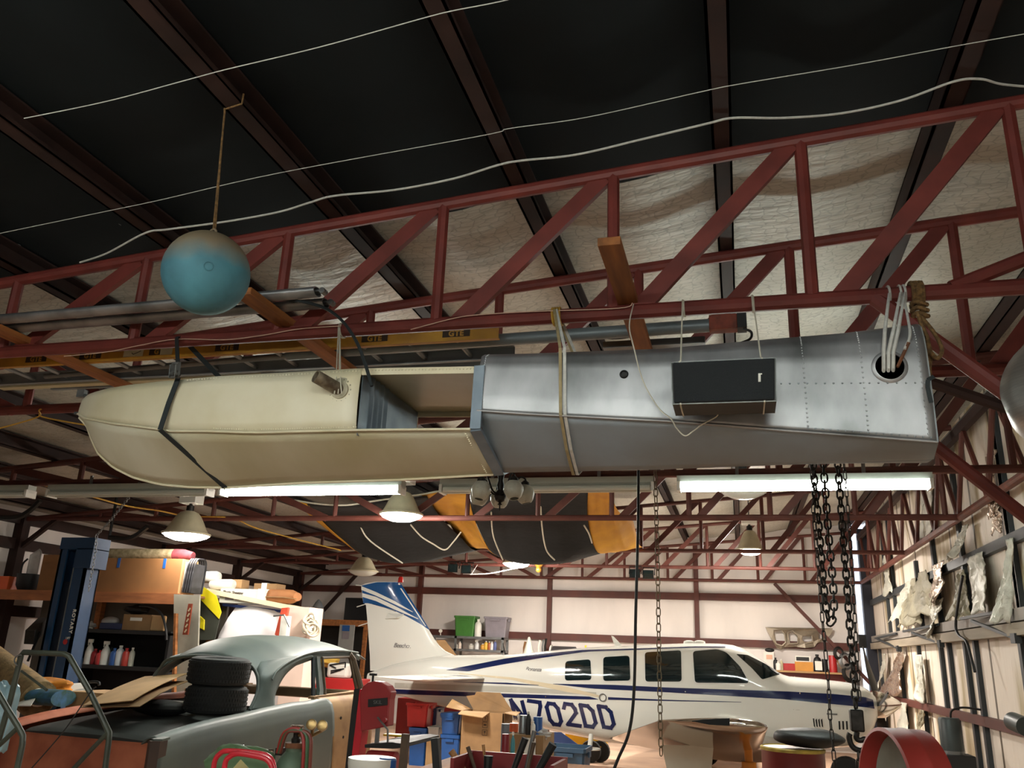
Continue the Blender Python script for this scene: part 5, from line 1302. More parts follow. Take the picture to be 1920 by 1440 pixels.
obj('roll', MB().tube([(P(180, 1043, 10.2).x, 10.25, zc1 + .078), (P(325, 1043, 10.2).x, 10.25, zc1 + .078)], .078, 20), mat('mottled_rug_back', (156, 142, 112), .95, 0, .3, 14, .3, 40, col2=(108, 96, 66)), rg)
obj('red_end', MB().tube([(P(323, 1043, 10.2).x, 10.25, zc1 + .078), (P(340, 1043, 10.2).x, 10.25, zc1 + .076), (P(358, 1043, 10.2).x, 10.25, zc1 + .06)], [.08, .078, .055], 20), mat('maroon_rug', (112, 40, 48), .95, 0, .2, 14), rg)
bx('cardboard_carton', 'brown carton on the loft between the black tub and the lift post', 'carton', M_crate, 76, 1040, 112, 1097, YL + .1, .3, z0=zl)
tb = thing('black_tub', 'black tub with a clear curved shade standing in it on the loft', 'tub', P(52, 1097, YL + .1))
c = P(52, 1097, YL + .3); c.z = zl
obj('body', MB().lathe_open([(.001, 0), (.12, 0), (.16, .08), (.17, .24), (.155, .24), (.145, .08), (.001, .02)], c, n=20), M_black, tb)
obj('tub_handle', MB().tube(smooth_path([c + V((-.17, 0, .22)), c + V((-.15, -.02, .38)), c + V((-.08, -.02, .46))], 5), .014, 6), M_black, tb)
def shade_fn(u, v):
    a = lerp(-1.2, 1.2, u); return c + V((.02 + .11 * math.sin(a), -.02 + .11 * math.cos(a) * .7, lerp(.18, .62, v) - .08 * abs(a) * v))
obj('clear_shade', MB().grid(shade_fn, 12, 8), M_clear, tb, solid=.006, smooth=60)
bx('orange_box', 'small orange box on the loft at the view edge', 'box', col('orange_plastic', (224, 92, 30)), -12, 1080, 16, 1096, YL + .2, .2, z0=zl)
# folded chairs / frames leaning at the crate's end
for k in range(4):
    x = xb_ + .05 + .035 * k
    mb = MB().tube(smooth_path([V((x, YL + .08, zl + .02)), V((x + .02, YL + .1, zc1 - .02 - .03)), V((x + .03, YL + .2, zc1 + .01)), V((x + .02, YL + .34, zc1 - .04)), V((x, YL + .36, zl + .02))], 5), .013, 8)
    mb.prism([V((x, YL + .1, zl + .02)), V((x + .015, YL + .1, zc1 - .06)), V((x + .015, YL + .33, zc1 - .06)), V((x, YL + .33, zl + .02))], (.006, 0, 0))
    obj('folded_frame', mb, mat('grey_black_frame', (70, 70, 74), .4, .3, .3, 8), label='grey folded frame leaning upright beside the long crate', cat='frame', group='frames beside the crate')
# open shelves under the loft
ys = YL + .12
zs1, zs2 = P(230, 1181, ys).z, P(230, 1249, ys).z
sh = thing('shelf_unit', 'black shelf unit of bottles under the loft behind the car', 'shelf unit', (P(230, 1250, ys).x, ys, 0))
xs0, xs1_ = P(140, 1200, ys).x, P(318, 1200, ys).x
for z in (zs1, zs2, .35): obj('shelf_board', MB().bb((xs0, ys, z - .05), (xs1_, ys + .42, z)), M_black, sh, smooth=0)
for x in (xs0, xs1_ - .04): obj('side_post', MB().bb((x, ys, 0), (x + .04, ys + .42, zs1 - .02)), M_black, sh, smooth=0)
obj('back_board', MB().bb((xs0, ys + .42, 0), (xs1_, ys + .43, zs1)), M_inner, sh, smooth=0)
bl_ = [(163, 1206, 13, 'spray', (206, 206, 200), None, 'white trigger spray bottle at the near end of the black shelf'), (174, 1216, 12, 'b', (150, 34, 38), M_redp, 'dark red bottle beside the white trigger spray'), (184, 1219, 12, 'b', (190, 60, 60), M_redp, 'red and white bottle in the middle of the red ones'),
       (194, 1210, 15, 'spray', (226, 224, 216), None, 'stout white spray bottle between red and blue bottles'), (210, 1215, 12, 'b', (52, 92, 160), M_bluep, 'blue bottle on the black shelf'), (221, 1210, 13, 'b', (220, 226, 228), None, 'tall white bottle beside the blue bottle'),
       (233, 1215, 12, 'b', (176, 60, 50), M_redp, 'orange-red bottle nearest the car roof'), (244, 1214, 9, 'b', (200, 196, 180), None, 'slim pale bottle nearly hidden by the car roof')]
for i, (px, py, w_, sh_, c, cap, l) in enumerate(bl_):
    bottle(px, py if sh_ != 'spray' else py - 8, 1249, w_, ys + .1 + .02 * (i % 2), zs2, col('bottle_colour_%d' % i, c), l, cap, 'spray' if sh_ == 'spray' else 'round', 'cleaning bottles under the loft')
for i, (px, w_, h, c, l) in enumerate([(152, 10, 1215, (60, 60, 62), 'dark bottle half hidden by the lift post'), (203, 9, 1213, (40, 44, 40), 'black bottle behind the stout white spray')]):
    bottle(px, h, 1249, w_, ys + .25, zs2, col('dark_bottle_%d' % i, c), l, M_black, 'round', 'cleaning bottles under the loft')
bx('cardboard_carton', 'brown carton with a white label under a black bag on the shelf', 'carton', M_card, 230, 1152, 283, 1181, ys + .05, .3, z0=zs1)
bx('white_label', 'x', 'x', M_white, 244, 1158, 266, 1164, ys + .046, .004, 0, BASE and [o for o in COL.objects if o.name.startswith('cardboard_carton')][-1])
lump('black_bag', 'floppy black bag lying on the carton under the loft', 'bag', P(257, 1143, ys + .2), .13, (1.3, .8, .5), M_black, .12, 5, 5)
obj('black_hose', MB().tube(smooth_path([P(262, 1136, ys + .02), P(285, 1138, ys), P(303, 1152, ys - .02), P(311, 1180, ys - .03), P(312, 1200, ys - .03)], 6), .016, 8), M_black, label='thick black hose arching over the carton to the shelf end', cat='hose')
bx('tan_board', 'rounded tan panel standing against the carton on the shelf', 'panel', M_card2, 282, 1154, 309, 1183, ys + .04, .04, .03, z0=zs1)
bp_ = thing('bulk_pack', 'blue and clear wrapped pack of cans on the shelf', 'pack', P(205, 1180, ys + .1))
bx('tray', '', '', M_dblue, 186, 1168, 228, 1181, ys + .05, .3, .01, bp_, zs1)
lump('wrap', None, None, P(208, 1163, ys + .15), .12, (1.1, 1, .45), M_clear, .1, 6, 8, parent=bp_) if False else obj('clear_wrap', MB().ball(P(208, 1166, ys + .18), .12, 16, 10, (1.1, 1, .6)), M_clear, bp_)
lump('clear_bag', 'small crumpled clear bag near the lift post on the shelf', 'bag', P(166, 1173, ys + .15), .08, (1.2, 1, .7), M_clear, .2, 6, 9)

# ================================================================ behind the car: covered white shape and what lies on it
YW = 10.7
M_cover = mat('white_gloss_cover', (232, 228, 230), .4, 0, .03, 2)
cv = thing('white_cover', 'big white cover with a blue stripe standing behind the car roof', 'cover', P(470, 1200, YW))
cv_t = [(404, 1196), (412, 1172), (424, 1150), (434, 1132), (440, 1124)]
def cvf(u, v):
    lx = interp([(0, 402), (.35, 412), (.7, 428), (1, 446)], v)[0]; px = lerp(lx, 535, u); py = lerp(1215, lerp(1133, 1148, u), v)
    p = P(px, py, YW + .16 * v * v - .06 * math.sin(PI * u)); return p
obj('cover_skin', MB().thick(cvf, 20, 16, (0, .3, 0)), M_cover, cv, smooth=60)
obj('blue_stripe', MB().thick(lambda u, v: P(lerp(417, 532, u), lerp(1131, 1144, u) + 5 * v, YW + .12), 10, 2, (0, .03, 0)), col('cobalt_band', (62, 84, 160)), cv, smooth=0)
obj('skirt', MB().bb((P(402, 1200, YW).x, YW + .02, 0), (P(535, 1200, YW).x, YW + .3, P(470, 1214, YW).z)), M_cover, cv, smooth=0)
obj('white_plank', MB().thick(lambda u, v: P(lerp(388, 552, u), lerp(1103, 1137, u) + 9 * v, YW - .02 + .0 * u), 8, 1, (0, .4, .0)), mat('cream_painted_board', (222, 208, 176), .6, 0, .06, 3), smooth=0, label='long cream board sloping over the white cover', cat='board')
zp = P(520, 1134, YW + .1).z
ps = thing('sheeting_box', 'white box of plastic sheeting lying on the cream board', 'box', P(455, 1120, YW + .1))
bx('carton', '', '', mat('pale_printed_carton', (206, 208, 198), .6, 0, .05, 8), 412, 1104, 486, 1131, YW + .02, .3, .004, ps)
bx('end_flap', '', '', M_white, 482, 1104, 496, 1131, YW + .01, .3, .004, ps)
q = P(437, 1111, YW + .015); text_obj('box_lettering', 'Plastic Sheeting', .052, ps, M_ink, q, (1, 0, -.05), (0, 0, 1), .001, 1, 0, .001)
for px in (430, 450): bx('printed_panel', '', '', M_greyp, px - 8, 1117, px + 8, 1125, YW + .015, .004, 0, ps)
bg = thing('paper_bag', 'folded brown paper bag beside the sheeting box', 'bag', P(530, 1128, YW + .2))
def bagf(px): return interp([(495, 1.0), (530, 1.0), (548, .9), (557, .55)], px)[0]
obj('bag_body', MB().loft([[P(px, 1119, YW + .17) + V((0, .12 * math.cos(a), .105 * bagf(px) * math.sin(a))) for a in [2 * PI * i / 16 for i in range(16)]] for px in (495, 510, 530, 548, 555, 558)]), mat('brown_paper', (166, 110, 66), .8, 0, .1, 5), bg, smooth=60)
obj('bag_fold', MB().tube([P(497, 1119, YW + .04), P(530, 1120, YW + .04), P(556, 1123, YW + .08)], .008, 6), M_card, bg)
bx('small_carton', 'small taped carton on the board behind the sheeting box', 'carton', M_card, 476, 1094, 519, 1106, YW + .35, .25, .003)
bx('tape', '', '', M_white, 490, 1093, 500, 1106, YW + .345, .26, 0, [o for o in COL.objects if o.name.startswith('small_carton')][-1])
bx('flat_carton', 'brown carton behind the white rolls on the loft end', 'carton', M_card2, 400, 1086, 453, 1106, YW + .3, .2, .003)
for (xa_, ya_, xb2, yb2, r_, l) in ((380, 1082, 412, 1082, .085, 'upper white foam roll beside the folded frames'), (395, 1096, 440, 1096, .075, 'lower white foam roll beside the folded frames')):
    a, b = P(xa_, ya_, YW + .1), P(xb2, yb2, YW + .1)
    obj('foam_roll', MB().lathe([(.001, 0), (r_ * .8, .01), (r_, .04), (r_, (b - a).length - .06), (r_ * .8, (b - a).length - .01), (.001, (b - a).length)], a, b - a, 20), M_white, label=l, cat='roll', group='white foam rolls')
# things leaning at the loft's end
pn = thing('angled_board', 'bright yellow and black angled panel leaning beside the white cover', 'panel', P(395, 1190, YW - .1))
YQ = YW - .12
obj('yellow_face', MB().prism([P(382, 1101, YQ), P(405, 1117, YQ), P(414, 1148, YQ), P(410, 1160, YQ), P(374, 1122, YQ)], (0, .02, 0)), col('bright_yellow', (222, 208, 30)), pn, smooth=0)
obj('black_face', MB().prism([P(374, 1122, YQ + .025), P(411, 1161, YQ + .025), P(402, 1200, YQ + .025), P(352, 1200, YQ + .025)], (0, .02, 0)), mat('dark_olive_panel', (60, 64, 54), .6, 0, .1, 5), pn, smooth=0)
obj('yellow_pad', MB().prism([P(374, 1154, YQ), P(383, 1162, YQ), P(382, 1182, YQ), P(371, 1176, YQ)], (0, .025, 0)), MATS['bright_yellow'], pn, smooth=0, bevel=.01)
def leaner(pix, Y, th, m_, name, label, cat): return obj(name, MB().prism([P(a, b, Y) for a, b in pix], (0, th, 0)), m_, smooth=0, label=label, cat=cat)
leaner([(326, 1114), (374, 1116), (362, 1470), (324, 1470)], 9.93, .03, mat('translucent_sheet', (176, 172, 156), .5, 0, .1, 4), 'clear_sheet', 'greyish translucent sheet standing at the end of the loft', 'sheet')
sn = leaner([(353, 1132), (360, 1132), (352, 1190), (342, 1190)], 9.88, .02, mat('brick_red_board', (148, 62, 36), .6, 0, .1, 8), 'red_sign', 'narrow brick-red board with pale lettering leaning under the loft', 'sign')
for k in range(5): obj('letter_mark', MB().bar(P(357 - 1.8 * k, 1140 + 10 * k, 9.878), P(353 - 1.8 * k, 1146 + 10 * k, 9.878), .02, .002, (0, 1, 0)), M_pale, sn, smooth=0)
leaner([(326, 1150), (330, 1150), (322, 1480), (316, 1480)], 9.85, .05, M_wood, 'timber_stud', 'thin yellow timber stud standing at the end of the shelf', 'stud')
bx('pink_cabinet', 'pinkish white cabinet behind the car roof beside the white cover', 'cabinet', mat('pinkish_white', (222, 196, 182), .6, 0, .05, 3), 537, 1138, 578, 1200, YW - .05, .4, .006, z0=0)
wf = thing('winch_frame', 'small white and red hand-winch frame in front of the pinkish cabinet', 'winch', P(530, 1190, YW - .2))
obj('red_side', MB().prism([P(528, 1140, YW - .15), P(540, 1139, YW - .15), P(536, 1160, YW - .15), P(524, 1195, YW - .15), P(515, 1190, YW - .15), P(524, 1155, YW - .15)], (0, .05, 0)), col('orange_red_paint', (210, 84, 60)), wf, smooth=0)
obj('white_box', MB().bb(P(523, 1192, YW - .2), P(540, 1155, YW - .2) + V((0, .1, 0))), M_white, wf, smooth=0)
obj('crank_rod', MB().tube([P(513, 1155, YW - .25), P(533, 1153, YW - .25), P(543, 1176, YW - .25)], .012, 6), M_steel, wf)
fan = thing('wire_coil', 'tangled beige coil hanging beside the pinkish cabinet', 'coil', P(585, 1190, YW))
random.seed(11)
for k in range(7):
    c = P(583 + random.uniform(-4, 4), 1170 + random.uniform(-10, 12), YW - .1); r_ = random.uniform(.05, .1); a0 = random.uniform(0, 3); n_ = frame_to((math.sin(a0) * .6, -1, math.cos(a0) * .4))
    obj('loop', MB().tube([c + n_ @ V((r_ * math.cos(a), r_ * math.sin(a), .02 * math.sin(2 * a))) for a in [2 * PI * i / 16 for i in range(16)]], .016, 6, closed=True), mat('beige_hose', (204, 192, 170), .5, 0, .1, 8), fan)
obj('mount', MB().tube([P(575, 1150, YW - .02), P(580, 1170, YW - .06)], .02, 6), M_card, fan)

bx('red_cabinet', 'bright red low cabinet beyond the car door opening', 'cabinet', M_redp, 560, 1271, 672, 1330, 12.2, .4, .01, z0=0)
wp = bx('white_sack', 'white sack with black line marks standing on the red cabinet', 'sack', M_white, 612, 1243, 651, 1272, 12.3, .2, .04, z0=P(616, 1271, 12.2).z)
for q in (((618, 1247), (648, 1242)), ((648, 1242), (647, 1252)), ((618, 1247), (630, 1253)), ((620, 1258), (645, 1254)), ((620, 1262), (640, 1256))):
    obj('line_mark', MB().bar(P(q[0][0], q[0][1], 12.29), P(q[1][0], q[1][1], 12.29), .02, .004, (0, 1, 0)), M_black, wp, smooth=0)
lump('yellow_cloth', 'yellow cloth heaped behind the white sack', 'cloth', P(615, 1240, 12.6), .14, (1.3, 1, .6), mat('mustard_cloth', (206, 166, 70), .9, 0, .1, 6), .15, 4, 81)
# ================================================================ along the far wall
YR = 18.5
# steel rack with totes and bottles
rx0, rx1 = P(800, 1200, YR).x, P(944, 1200, YR).x
rz1, rz2 = P(880, 1193, YR).z, P(880, 1217, YR).z
rk = thing('steel_rack', 'grey steel rack with totes against the far wall behind the aeroplane tail', 'rack', ((rx0 + rx1) / 2, YR, 0))
for z in (rz1, rz2, .9, .2): obj('shelf', MB().bb((rx0, YR, z - .05), (rx1, YR + .45, z)), M_steel, rk, smooth=0)
for x in (rx0, P(852, 1200, YR).x, rx1 - .05):
    for y in (YR, YR + .41): obj('upright', MB().bb((x, y, 0), (x + .05, y + .04, rz1 - (.05 if y > YR else -.0))), M_steel, rk, smooth=0)
tote(849, 1155, 891, 1191, YR + .03, .40, M_greenp, 'green storage tote on the steel rack', rz1)
tote(905, 1157, 951, 1191, YR + .03, .40, M_greyp, 'grey storage tote on the steel rack', rz1)
bottle(896, 1161, 1191, 13, YR + .15, rz1, M_white, 'white jug between the green and grey totes', M_white, name='jug')
for i, (px, py, w_, c, l) in enumerate([(855, 1206, 6, (220, 214, 200), 'short white bottle at the near post of the rack'), (862, 1203, 6, (214, 196, 180), 'cream bottle, second from the near post of the rack'), (883, 1207, 10, (190, 186, 176), 'squat pale tub on the rack'), (894, 1200, 8, (206, 206, 204), 'white spray bottle mid rack'),
                                  (905, 1207, 8, (206, 150, 60), 'amber bottle on the rack'), (911, 1202, 7, (222, 180, 70), 'yellow bottle on the rack'), (917, 1203, 6, (170, 90, 44), 'orange-brown bottle on the rack'), (922, 1203, 6, (226, 222, 220), 'white bottle beside the orange-brown one'), (928, 1201, 6, (90, 100, 150), 'blue-white bottle at the far end of the rack')]):
    bottle(px, py, 1216, w_, YR + .1, rz2, col('rack_bottle_%d' % i, c), l, None, 'spray' if i == 3 else 'round', 'bottles on the steel rack')
leaner([(818, 1200), (834, 1200), (858, 1232), (826, 1226)], YR - .3, .03, M_card2, 'tan_board', 'tan rounded board leaning on the rack behind the aeroplane tail', 'board')
obj('white_dial', MB().lathe([(.001, -.03), (.035, -.03), (.04, 0), (.035, .02)], P(826, 1183, YR), (0, -1, 0), 16).tube([P(826, 1186, YR + .02), P(826, 1193, YR + .02)], .01, 6), M_white, label='small round white dial standing on the rack behind the tail fin', cat='dial')
# bench, cone, screen and poster at the far low corner
bn = thing('workbench', 'long timber workbench in the far corner behind the car roof', 'workbench', (P(640, 1165, 18.0).x, 18.0, 0))
bz = P(640, 1162, 18.0).z; bx0, bx1 = P(572, 1165, 18.0).x, P(690, 1165, 18.0).x
obj('bench_top', MB().bb((bx0, 18.0, bz - .13), (bx1, 18.9, bz)), M_wood, bn, smooth=0)
obj('back_panel', MB().bb((bx0, 18.6, 0), (bx1, 18.62, bz - .13)), M_inner, bn, smooth=0)
for x in (bx0 + .05, bx1 - .12): obj('leg', MB().bb((x, 18.05, 0), (x + .08, 18.13, bz - .13)), M_wood, bn, smooth=0)
c = P(594, 1160, 18.2); c.z = bz
obj('spinner_cone', MB().lathe([(.17, 0), (.18, .05), (.165, .14), (.13, .26), (.07, .38), (.02, .44), (.001, .45)], c, n=24), M_alub, label='dull metal cone standing on the far workbench', cat='cone')
bx('black_screen', 'flat black screen standing on the far workbench beside the tail fin', 'screen', mat('black_screen_glass', (14, 18, 22), .25, 0, .05, 3), 646, 1121, 692, 1162, 18.2, .05, .006, z0=bz)
po = thing('poster_stand', 'grey display stand with a blue heading under the far workbench', 'display stand', P(647, 1215, 17.6))
a, b = P(632, 1225, 17.6), P(665, 1172, 17.6); a.z = 0
obj('board', MB().bb(a, b + V((0, .03, 0))), mat('grey_display_board', (150, 152, 150), .6, 0, .06, 6), po, smooth=0)
for q, m_ in (((641, 1173, 656, 1183), M_bluep), ((641, 1185, 655, 1198), M_greyp)):
    a, b = P(q[0], q[3], 17.59), P(q[2], q[1], 17.59); obj('printed_panel', MB().bb(a, b), m_, po, smooth=0)
bx('brown_locker', 'dark brown cabinet behind the tail fin near the far bench', 'cabinet', col('dark_brown_paint', (88, 44, 36)), 676, 1133, 690, 1165, 18.3, .3, z0=bz)
# more along the wall beyond the fuselage
cn = thing('white_cone', 'white cone with a yellow foot beyond the aeroplane fuselage', 'cone', P(991, 1232, YR))
c = P(991, 1232, YR)
obj('cone', MB().lathe([(.12, .06), (.03, .40), (.015, .42), (.001, .42)], c, n=20), M_white, cn); obj('foot', MB().bb(c + V((-.14, -.14, 0)), c + V((.14, .14, .07))), MATS['bright_yellow'], cn, bevel=.01)
tl_ = thing('tool_table', 'low white-topped table of tools beyond the aeroplane fuselage', 'table', (c.x + .2, YR, 0))
obj('table_top', MB().bb((P(972, 1232, YR).x, YR - .25, c.z - .06), (P(1100, 1232, YR).x, YR + .4, c.z)), M_white, tl_, smooth=0)
for x in (P(975, 1232, YR).x, P(1094, 1232, YR).x): obj('leg', MB().bb((x, YR - .2, 0), (x + .06, YR - .14, c.z - .06)), M_steel, tl_, smooth=0)
for px, py, w_, m_, l in ((1010, 1200, .025, M_white, 'white-handled tool standing by the far post'), (1017, 1199, .02, M_steel, 'steel tool standing nearest the far post'), (1022, 1197, .024, M_iron, 'dark tool standing by the far post'), (983, 1203, .03, M_crate, 'brown tool standing beside the white cone')):
    b_ = P(px, 1230, YR + .1); t_ = P(px, py, YR + .1); b_.z = c.z
    obj('hand_tool', MB().tube([b_, lerp(b_, t_, .6), t_ + V((.03, 0, 0))], w_, 8), m_, label=l, cat='tool', group='tools by the far post')
ac = P(1044, 1223, YR)
obj('drum_heater', MB().lathe([(.001, 0), (.12, 0), (.125, .02), (.125, .5), (.1, .52), (.001, .52)], V((ac.x - .08, YR, c.z + .126)), (1, -.1, 0), 24), mat('black_and_white_can', (60, 58, 60), .4, 0, .1, 4), label='dark cylinder lying on the tool table beyond the fuselage', cat='cylinder')
obj('white_disc', MB().lathe([(.001, 0), (.135, 0), (.135, .03), (.001, .03)], V((ac.x - .13, YR + .0, c.z + .136)), (1, -.1, 0), 24), M_white, label='round white end plate in front of the dark cylinder', cat='disc')
bottle(1098, 1210, 1222, 8, YR, c.z, MATS['bright_yellow'], 'small yellow bottle at the end of the tool table', MATS['bright_yellow'])
# torn wing-rib panel hung on the wall
M_rib = mat('crumpled_bare_panel', (166, 152, 132), .5, .5, .15, 4, .3, 9)
rb_ = thing('torn_rib', 'torn aluminium panel with ragged holes hung on the far wall', 'panel', P(1497, 1215, YB - .2))
out = [(1435, 1176), (1561, 1178), (1560, 1187), (1548, 1200), (1532, 1206), (1527, 1213), (1510, 1215), (1495, 1213), (1470, 1214), (1465, 1218), (1456, 1214), (1446, 1197)]
holes = [[(1451, 1182), (1466, 1181), (1472, 1190), (1473, 1205), (1466, 1211), (1455, 1207), (1452, 1195)], [(1478, 1186), (1486, 1183), (1497, 1193), (1496, 1206), (1481, 1207), (1478, 1198)], [(1504, 1192), (1522, 1191), (1524, 1203), (1509, 1206), (1503, 1199)], [(1534, 1183), (1540, 1182), (1541, 1197), (1535, 1199)]]
yy = YB - .14
import mathutils
def panel_with_holes(out, holes, y):
    pts, edges = [], []
    for lp_ in [out] + holes:
        n0 = len(pts); pts += [V(p) for p in lp_]; edges += [(n0 + i, n0 + (i + 1) % len(lp_)) for i in range(len(lp_))]
    v2, e2, f2, *_ = mathutils.geometry.delaunay_2d_cdt(pts, edges, [], 0, 1e-4)
    def inside(p, poly):
        c_ = False; j = len(poly) - 1
        for i in range(len(poly)):
            if (poly[i][1] > p[1]) != (poly[j][1] > p[1]) and p[0] < (poly[j][0] - poly[i][0]) * (p[1] - poly[i][1]) / (poly[j][1] - poly[i][1]) + poly[i][0]: c_ = not c_
            j = i
        return c_
    mb = MB(); random.seed(5)
    vs = [P(p.x, p.y, y + random.uniform(-.05, .03)) for p in v2]
    keep = []
    for f in f2:
        c_ = sum((v2[i] for i in f), V((0, 0))) / len(f)
        if inside(c_, out) and not any(inside(c_, h) for h in holes): keep.append(tuple(f))
    return mb.add(vs, keep)
obj('panel_skin', panel_with_holes(out, holes, yy), M_rib, rb_, smooth=0, solid=.012)
for h in holes[:3]:
    obj('bent_flange', MB().tube([P(a, b, yy - .03) for a, b in h], .018, 5, closed=True), M_rib, rb_)
# shelf with cans and boxes
YS2 = 18.6
sz = P(1520, 1259, YS2).z
ws = thing('wall_shelf', 'pale-edged wall shelf of cans and boxes beyond the aeroplane nose', 'shelf', (P(1520, 1259, YS2).x, YS2, sz - .2))
sx0, sx1 = P(1426, 1258, YS2).x, P(1586, 1262, YS2).x
obj('shelf_board', MB().bb((sx0, YS2, sz - .035), (sx1, YS2 + .45, sz)), M_card2, ws, smooth=0)
obj('red_front', MB().bb((sx0 + .1, YS2 + .2, .3), (sx1, YS2 + .24, sz - .035)), col('deep_red_paint', (100, 26, 24)), ws, smooth=0)
bx('red_toolbox', 'long red box lying at the near end of the wall shelf', 'box', M_redp, 1469, 1244, 1498, 1257, YS2 + .1, .25, z0=sz)
bx('amber_box', 'amber cardboard box on the wall shelf', 'box', mat('amber_carton', (206, 142, 60), .7, 0, .08, 6), 1491, 1241, 1525, 1258, YS2 + .02, .1, z0=sz)
rd = bx('white_radio', 'white-framed radio with a black window standing on the amber box', 'radio', M_white, 1491, 1230, 1520, 1241, YS2 + .03, .08, .003, z0=P(1505, 1241, YS2 + .02).z)
bx('black_window', '', '', M_black, 1493, 1232, 1517, 1239, YS2 + .022, .01, 0, rd)
bottle(1534, 1227, 1259, 15, YS2 + .1, sz, M_black, 'big black bottle with a white label on the wall shelf', M_black)
lb = [o for o in COL.objects if o.name.startswith('bottle')][-1]
a, b = P(1529, 1258, YS2 + .0), P(1541, 1240, YS2 + .0); obj('paper_label', MB().bb((a.x, YS2 + .005, sz + .03), (b.x, YS2 + .01, b.z)), M_white, lb, smooth=0)
bottle(1547, 1236, 1259, 10, YS2 + .12, sz, M_iron, 'grey-black can beside the big black bottle', M_black, 'tin', name='can')
bottle(1563, 1229, 1260, 15, YS2 + .1, sz, M_redp, 'tall red can on the wall shelf', M_redp, 'tin', name='can')
bottle(1455, 1233, 1256, 9, YS2 + .1, sz, M_black, 'black bottle at the windscreen end of the wall shelf', M_black)
bottle(1460, 1240, 1256, 10, YS2 + .02, sz, M_white, 'white jug at the windscreen end of the wall shelf', M_white, name='jug')
bottle(1466, 1236, 1257, 6, YS2 + .1, sz, M_pale, 'slim cream bottle beside the white jug', M_white)
leaner([(1568, 1238), (1576, 1236), (1585, 1252), (1578, 1254)], YS2 + .1, .1, M_card2, 'tan_wedge', 'tan wedge leaning beside the tall red can', 'wedge')
pf = thing('notice', 'white notice with an orange patch in a stand near the windscreen', 'notice', P(1441, 1240, YS2 + .3))
obj('card', MB().bb(P(1433, 1258, YS2 + .35), P(1451, 1223, YS2 + .35) + V((0, .02, 0))), M_white, pf, smooth=0); obj('orange_patch', MB().bb(P(1437, 1236, YS2 + .34), P(1448, 1228, YS2 + .34)), mat('peach_print', (226, 176, 148), .6, 0, .05, 5), pf, smooth=0)
obj('black_top', MB().ball(P(1443, 1219, YS2 + .36), .06, 12, 8, (1.6, .7, .7)), M_black, pf)
# clutter in the corner by the daylight gap
for i, (px, py, r_, l) in enumerate([(1572, 1225, .09, 'dark coil hung high in the far corner'), (1585, 1240, .12, 'grey coil hung in the far corner behind the chains'), (1592, 1262, .13, 'large dark coil low in the far corner')]):
    c = P(px, py, 18.6); d_ = frame_to((.2, -1, .1 * i)); mb = MB()
    for k in range(4): mb.tube([c + d_ @ V((r_ * (1 - .08 * k) * math.cos(a), 1.3 * r_ * (1 - .08 * k) * math.sin(a), .02 * k)) for a in [2 * PI * j / 20 for j in range(20)]], .016, 6, closed=True)
    obj('hose_coil', mb, M_iron if i != 1 else M_steel, label=l, cat='coil', group='coils in the far corner')
bx('switch_box', 'dark electrical box on the far corner column', 'box', M_iron, 1611, 1190, 1626, 1215, YB - .2, .12)
obj('glow_bulb', MB().ball(P(1010, 1068, 16.2), .06, 12, 8).lathe([(.05, 0), (.09, .06), (.05, .1)], P(1010, 1064, 16.2), n=12), mat('brass_lamp', (200, 150, 60), .3, .6, .1, 5), label='small brass lamp hanging under the far truss', cat='lamp')
obj('white_rod', MB().tube(smooth_path([P(882, 1077, 15.9), P(920, 1075, 15.9), P(955, 1068, 15.9), P(990, 1061, 15.9)], 6), .010, 6).tube([P(955, 1068, 15.9), V((P(955, 1068, 15.9).x, 16.27, ZB))], .004, 5).tube([P(884, 1077, 15.9), V((P(884, 1077, 15.9).x, 16.27, ZB))], .004, 5), M_white, label='long white bent rod slung below the far truss', cat='rod')
for i, (px, py, l) in enumerate([(851, 1066, 'black floodlight on the far truss above the tail fin'), (876, 1068, 'grey floodlight beside the black one above the tail fin'), (1191, 1076, 'black floodlight on the far truss beside the thin chain'), (1216, 1078, 'pale floodlight on the far truss beside the thin chain')]):
    fl_ = thing('floodlight', l, 'floodlight', P(px, py, 16.1), 'floodlights on the far truss'); c = P(px, py, 16.1)
    obj('head', MB().loft([[c + V((x * k, d_, z * k)) for x, z in ((-.1, -.08), (.1, -.08), (.1, .08), (-.1, .08))] for k, d_ in ((1, -.08), (1, -.05), (.6, .06))]), M_iron, fl_, smooth=0)
    obj('bracket', MB().tube([c + V((-.11, 0, 0)), c + V((-.11, .05, .14)), c + V((.11, .05, .14)), c + V((.11, 0, 0))], .012, 6).tube([c + V((0, .05, .14)), V((c.x, 16.28, ZB - .02))], .014, 6), M_iron, fl_)
    obj('lens', MB().bb(c + V((-.085, -.086, -.07)), c + V((.085, -.08, .07))), M_glass, fl_, smooth=0)
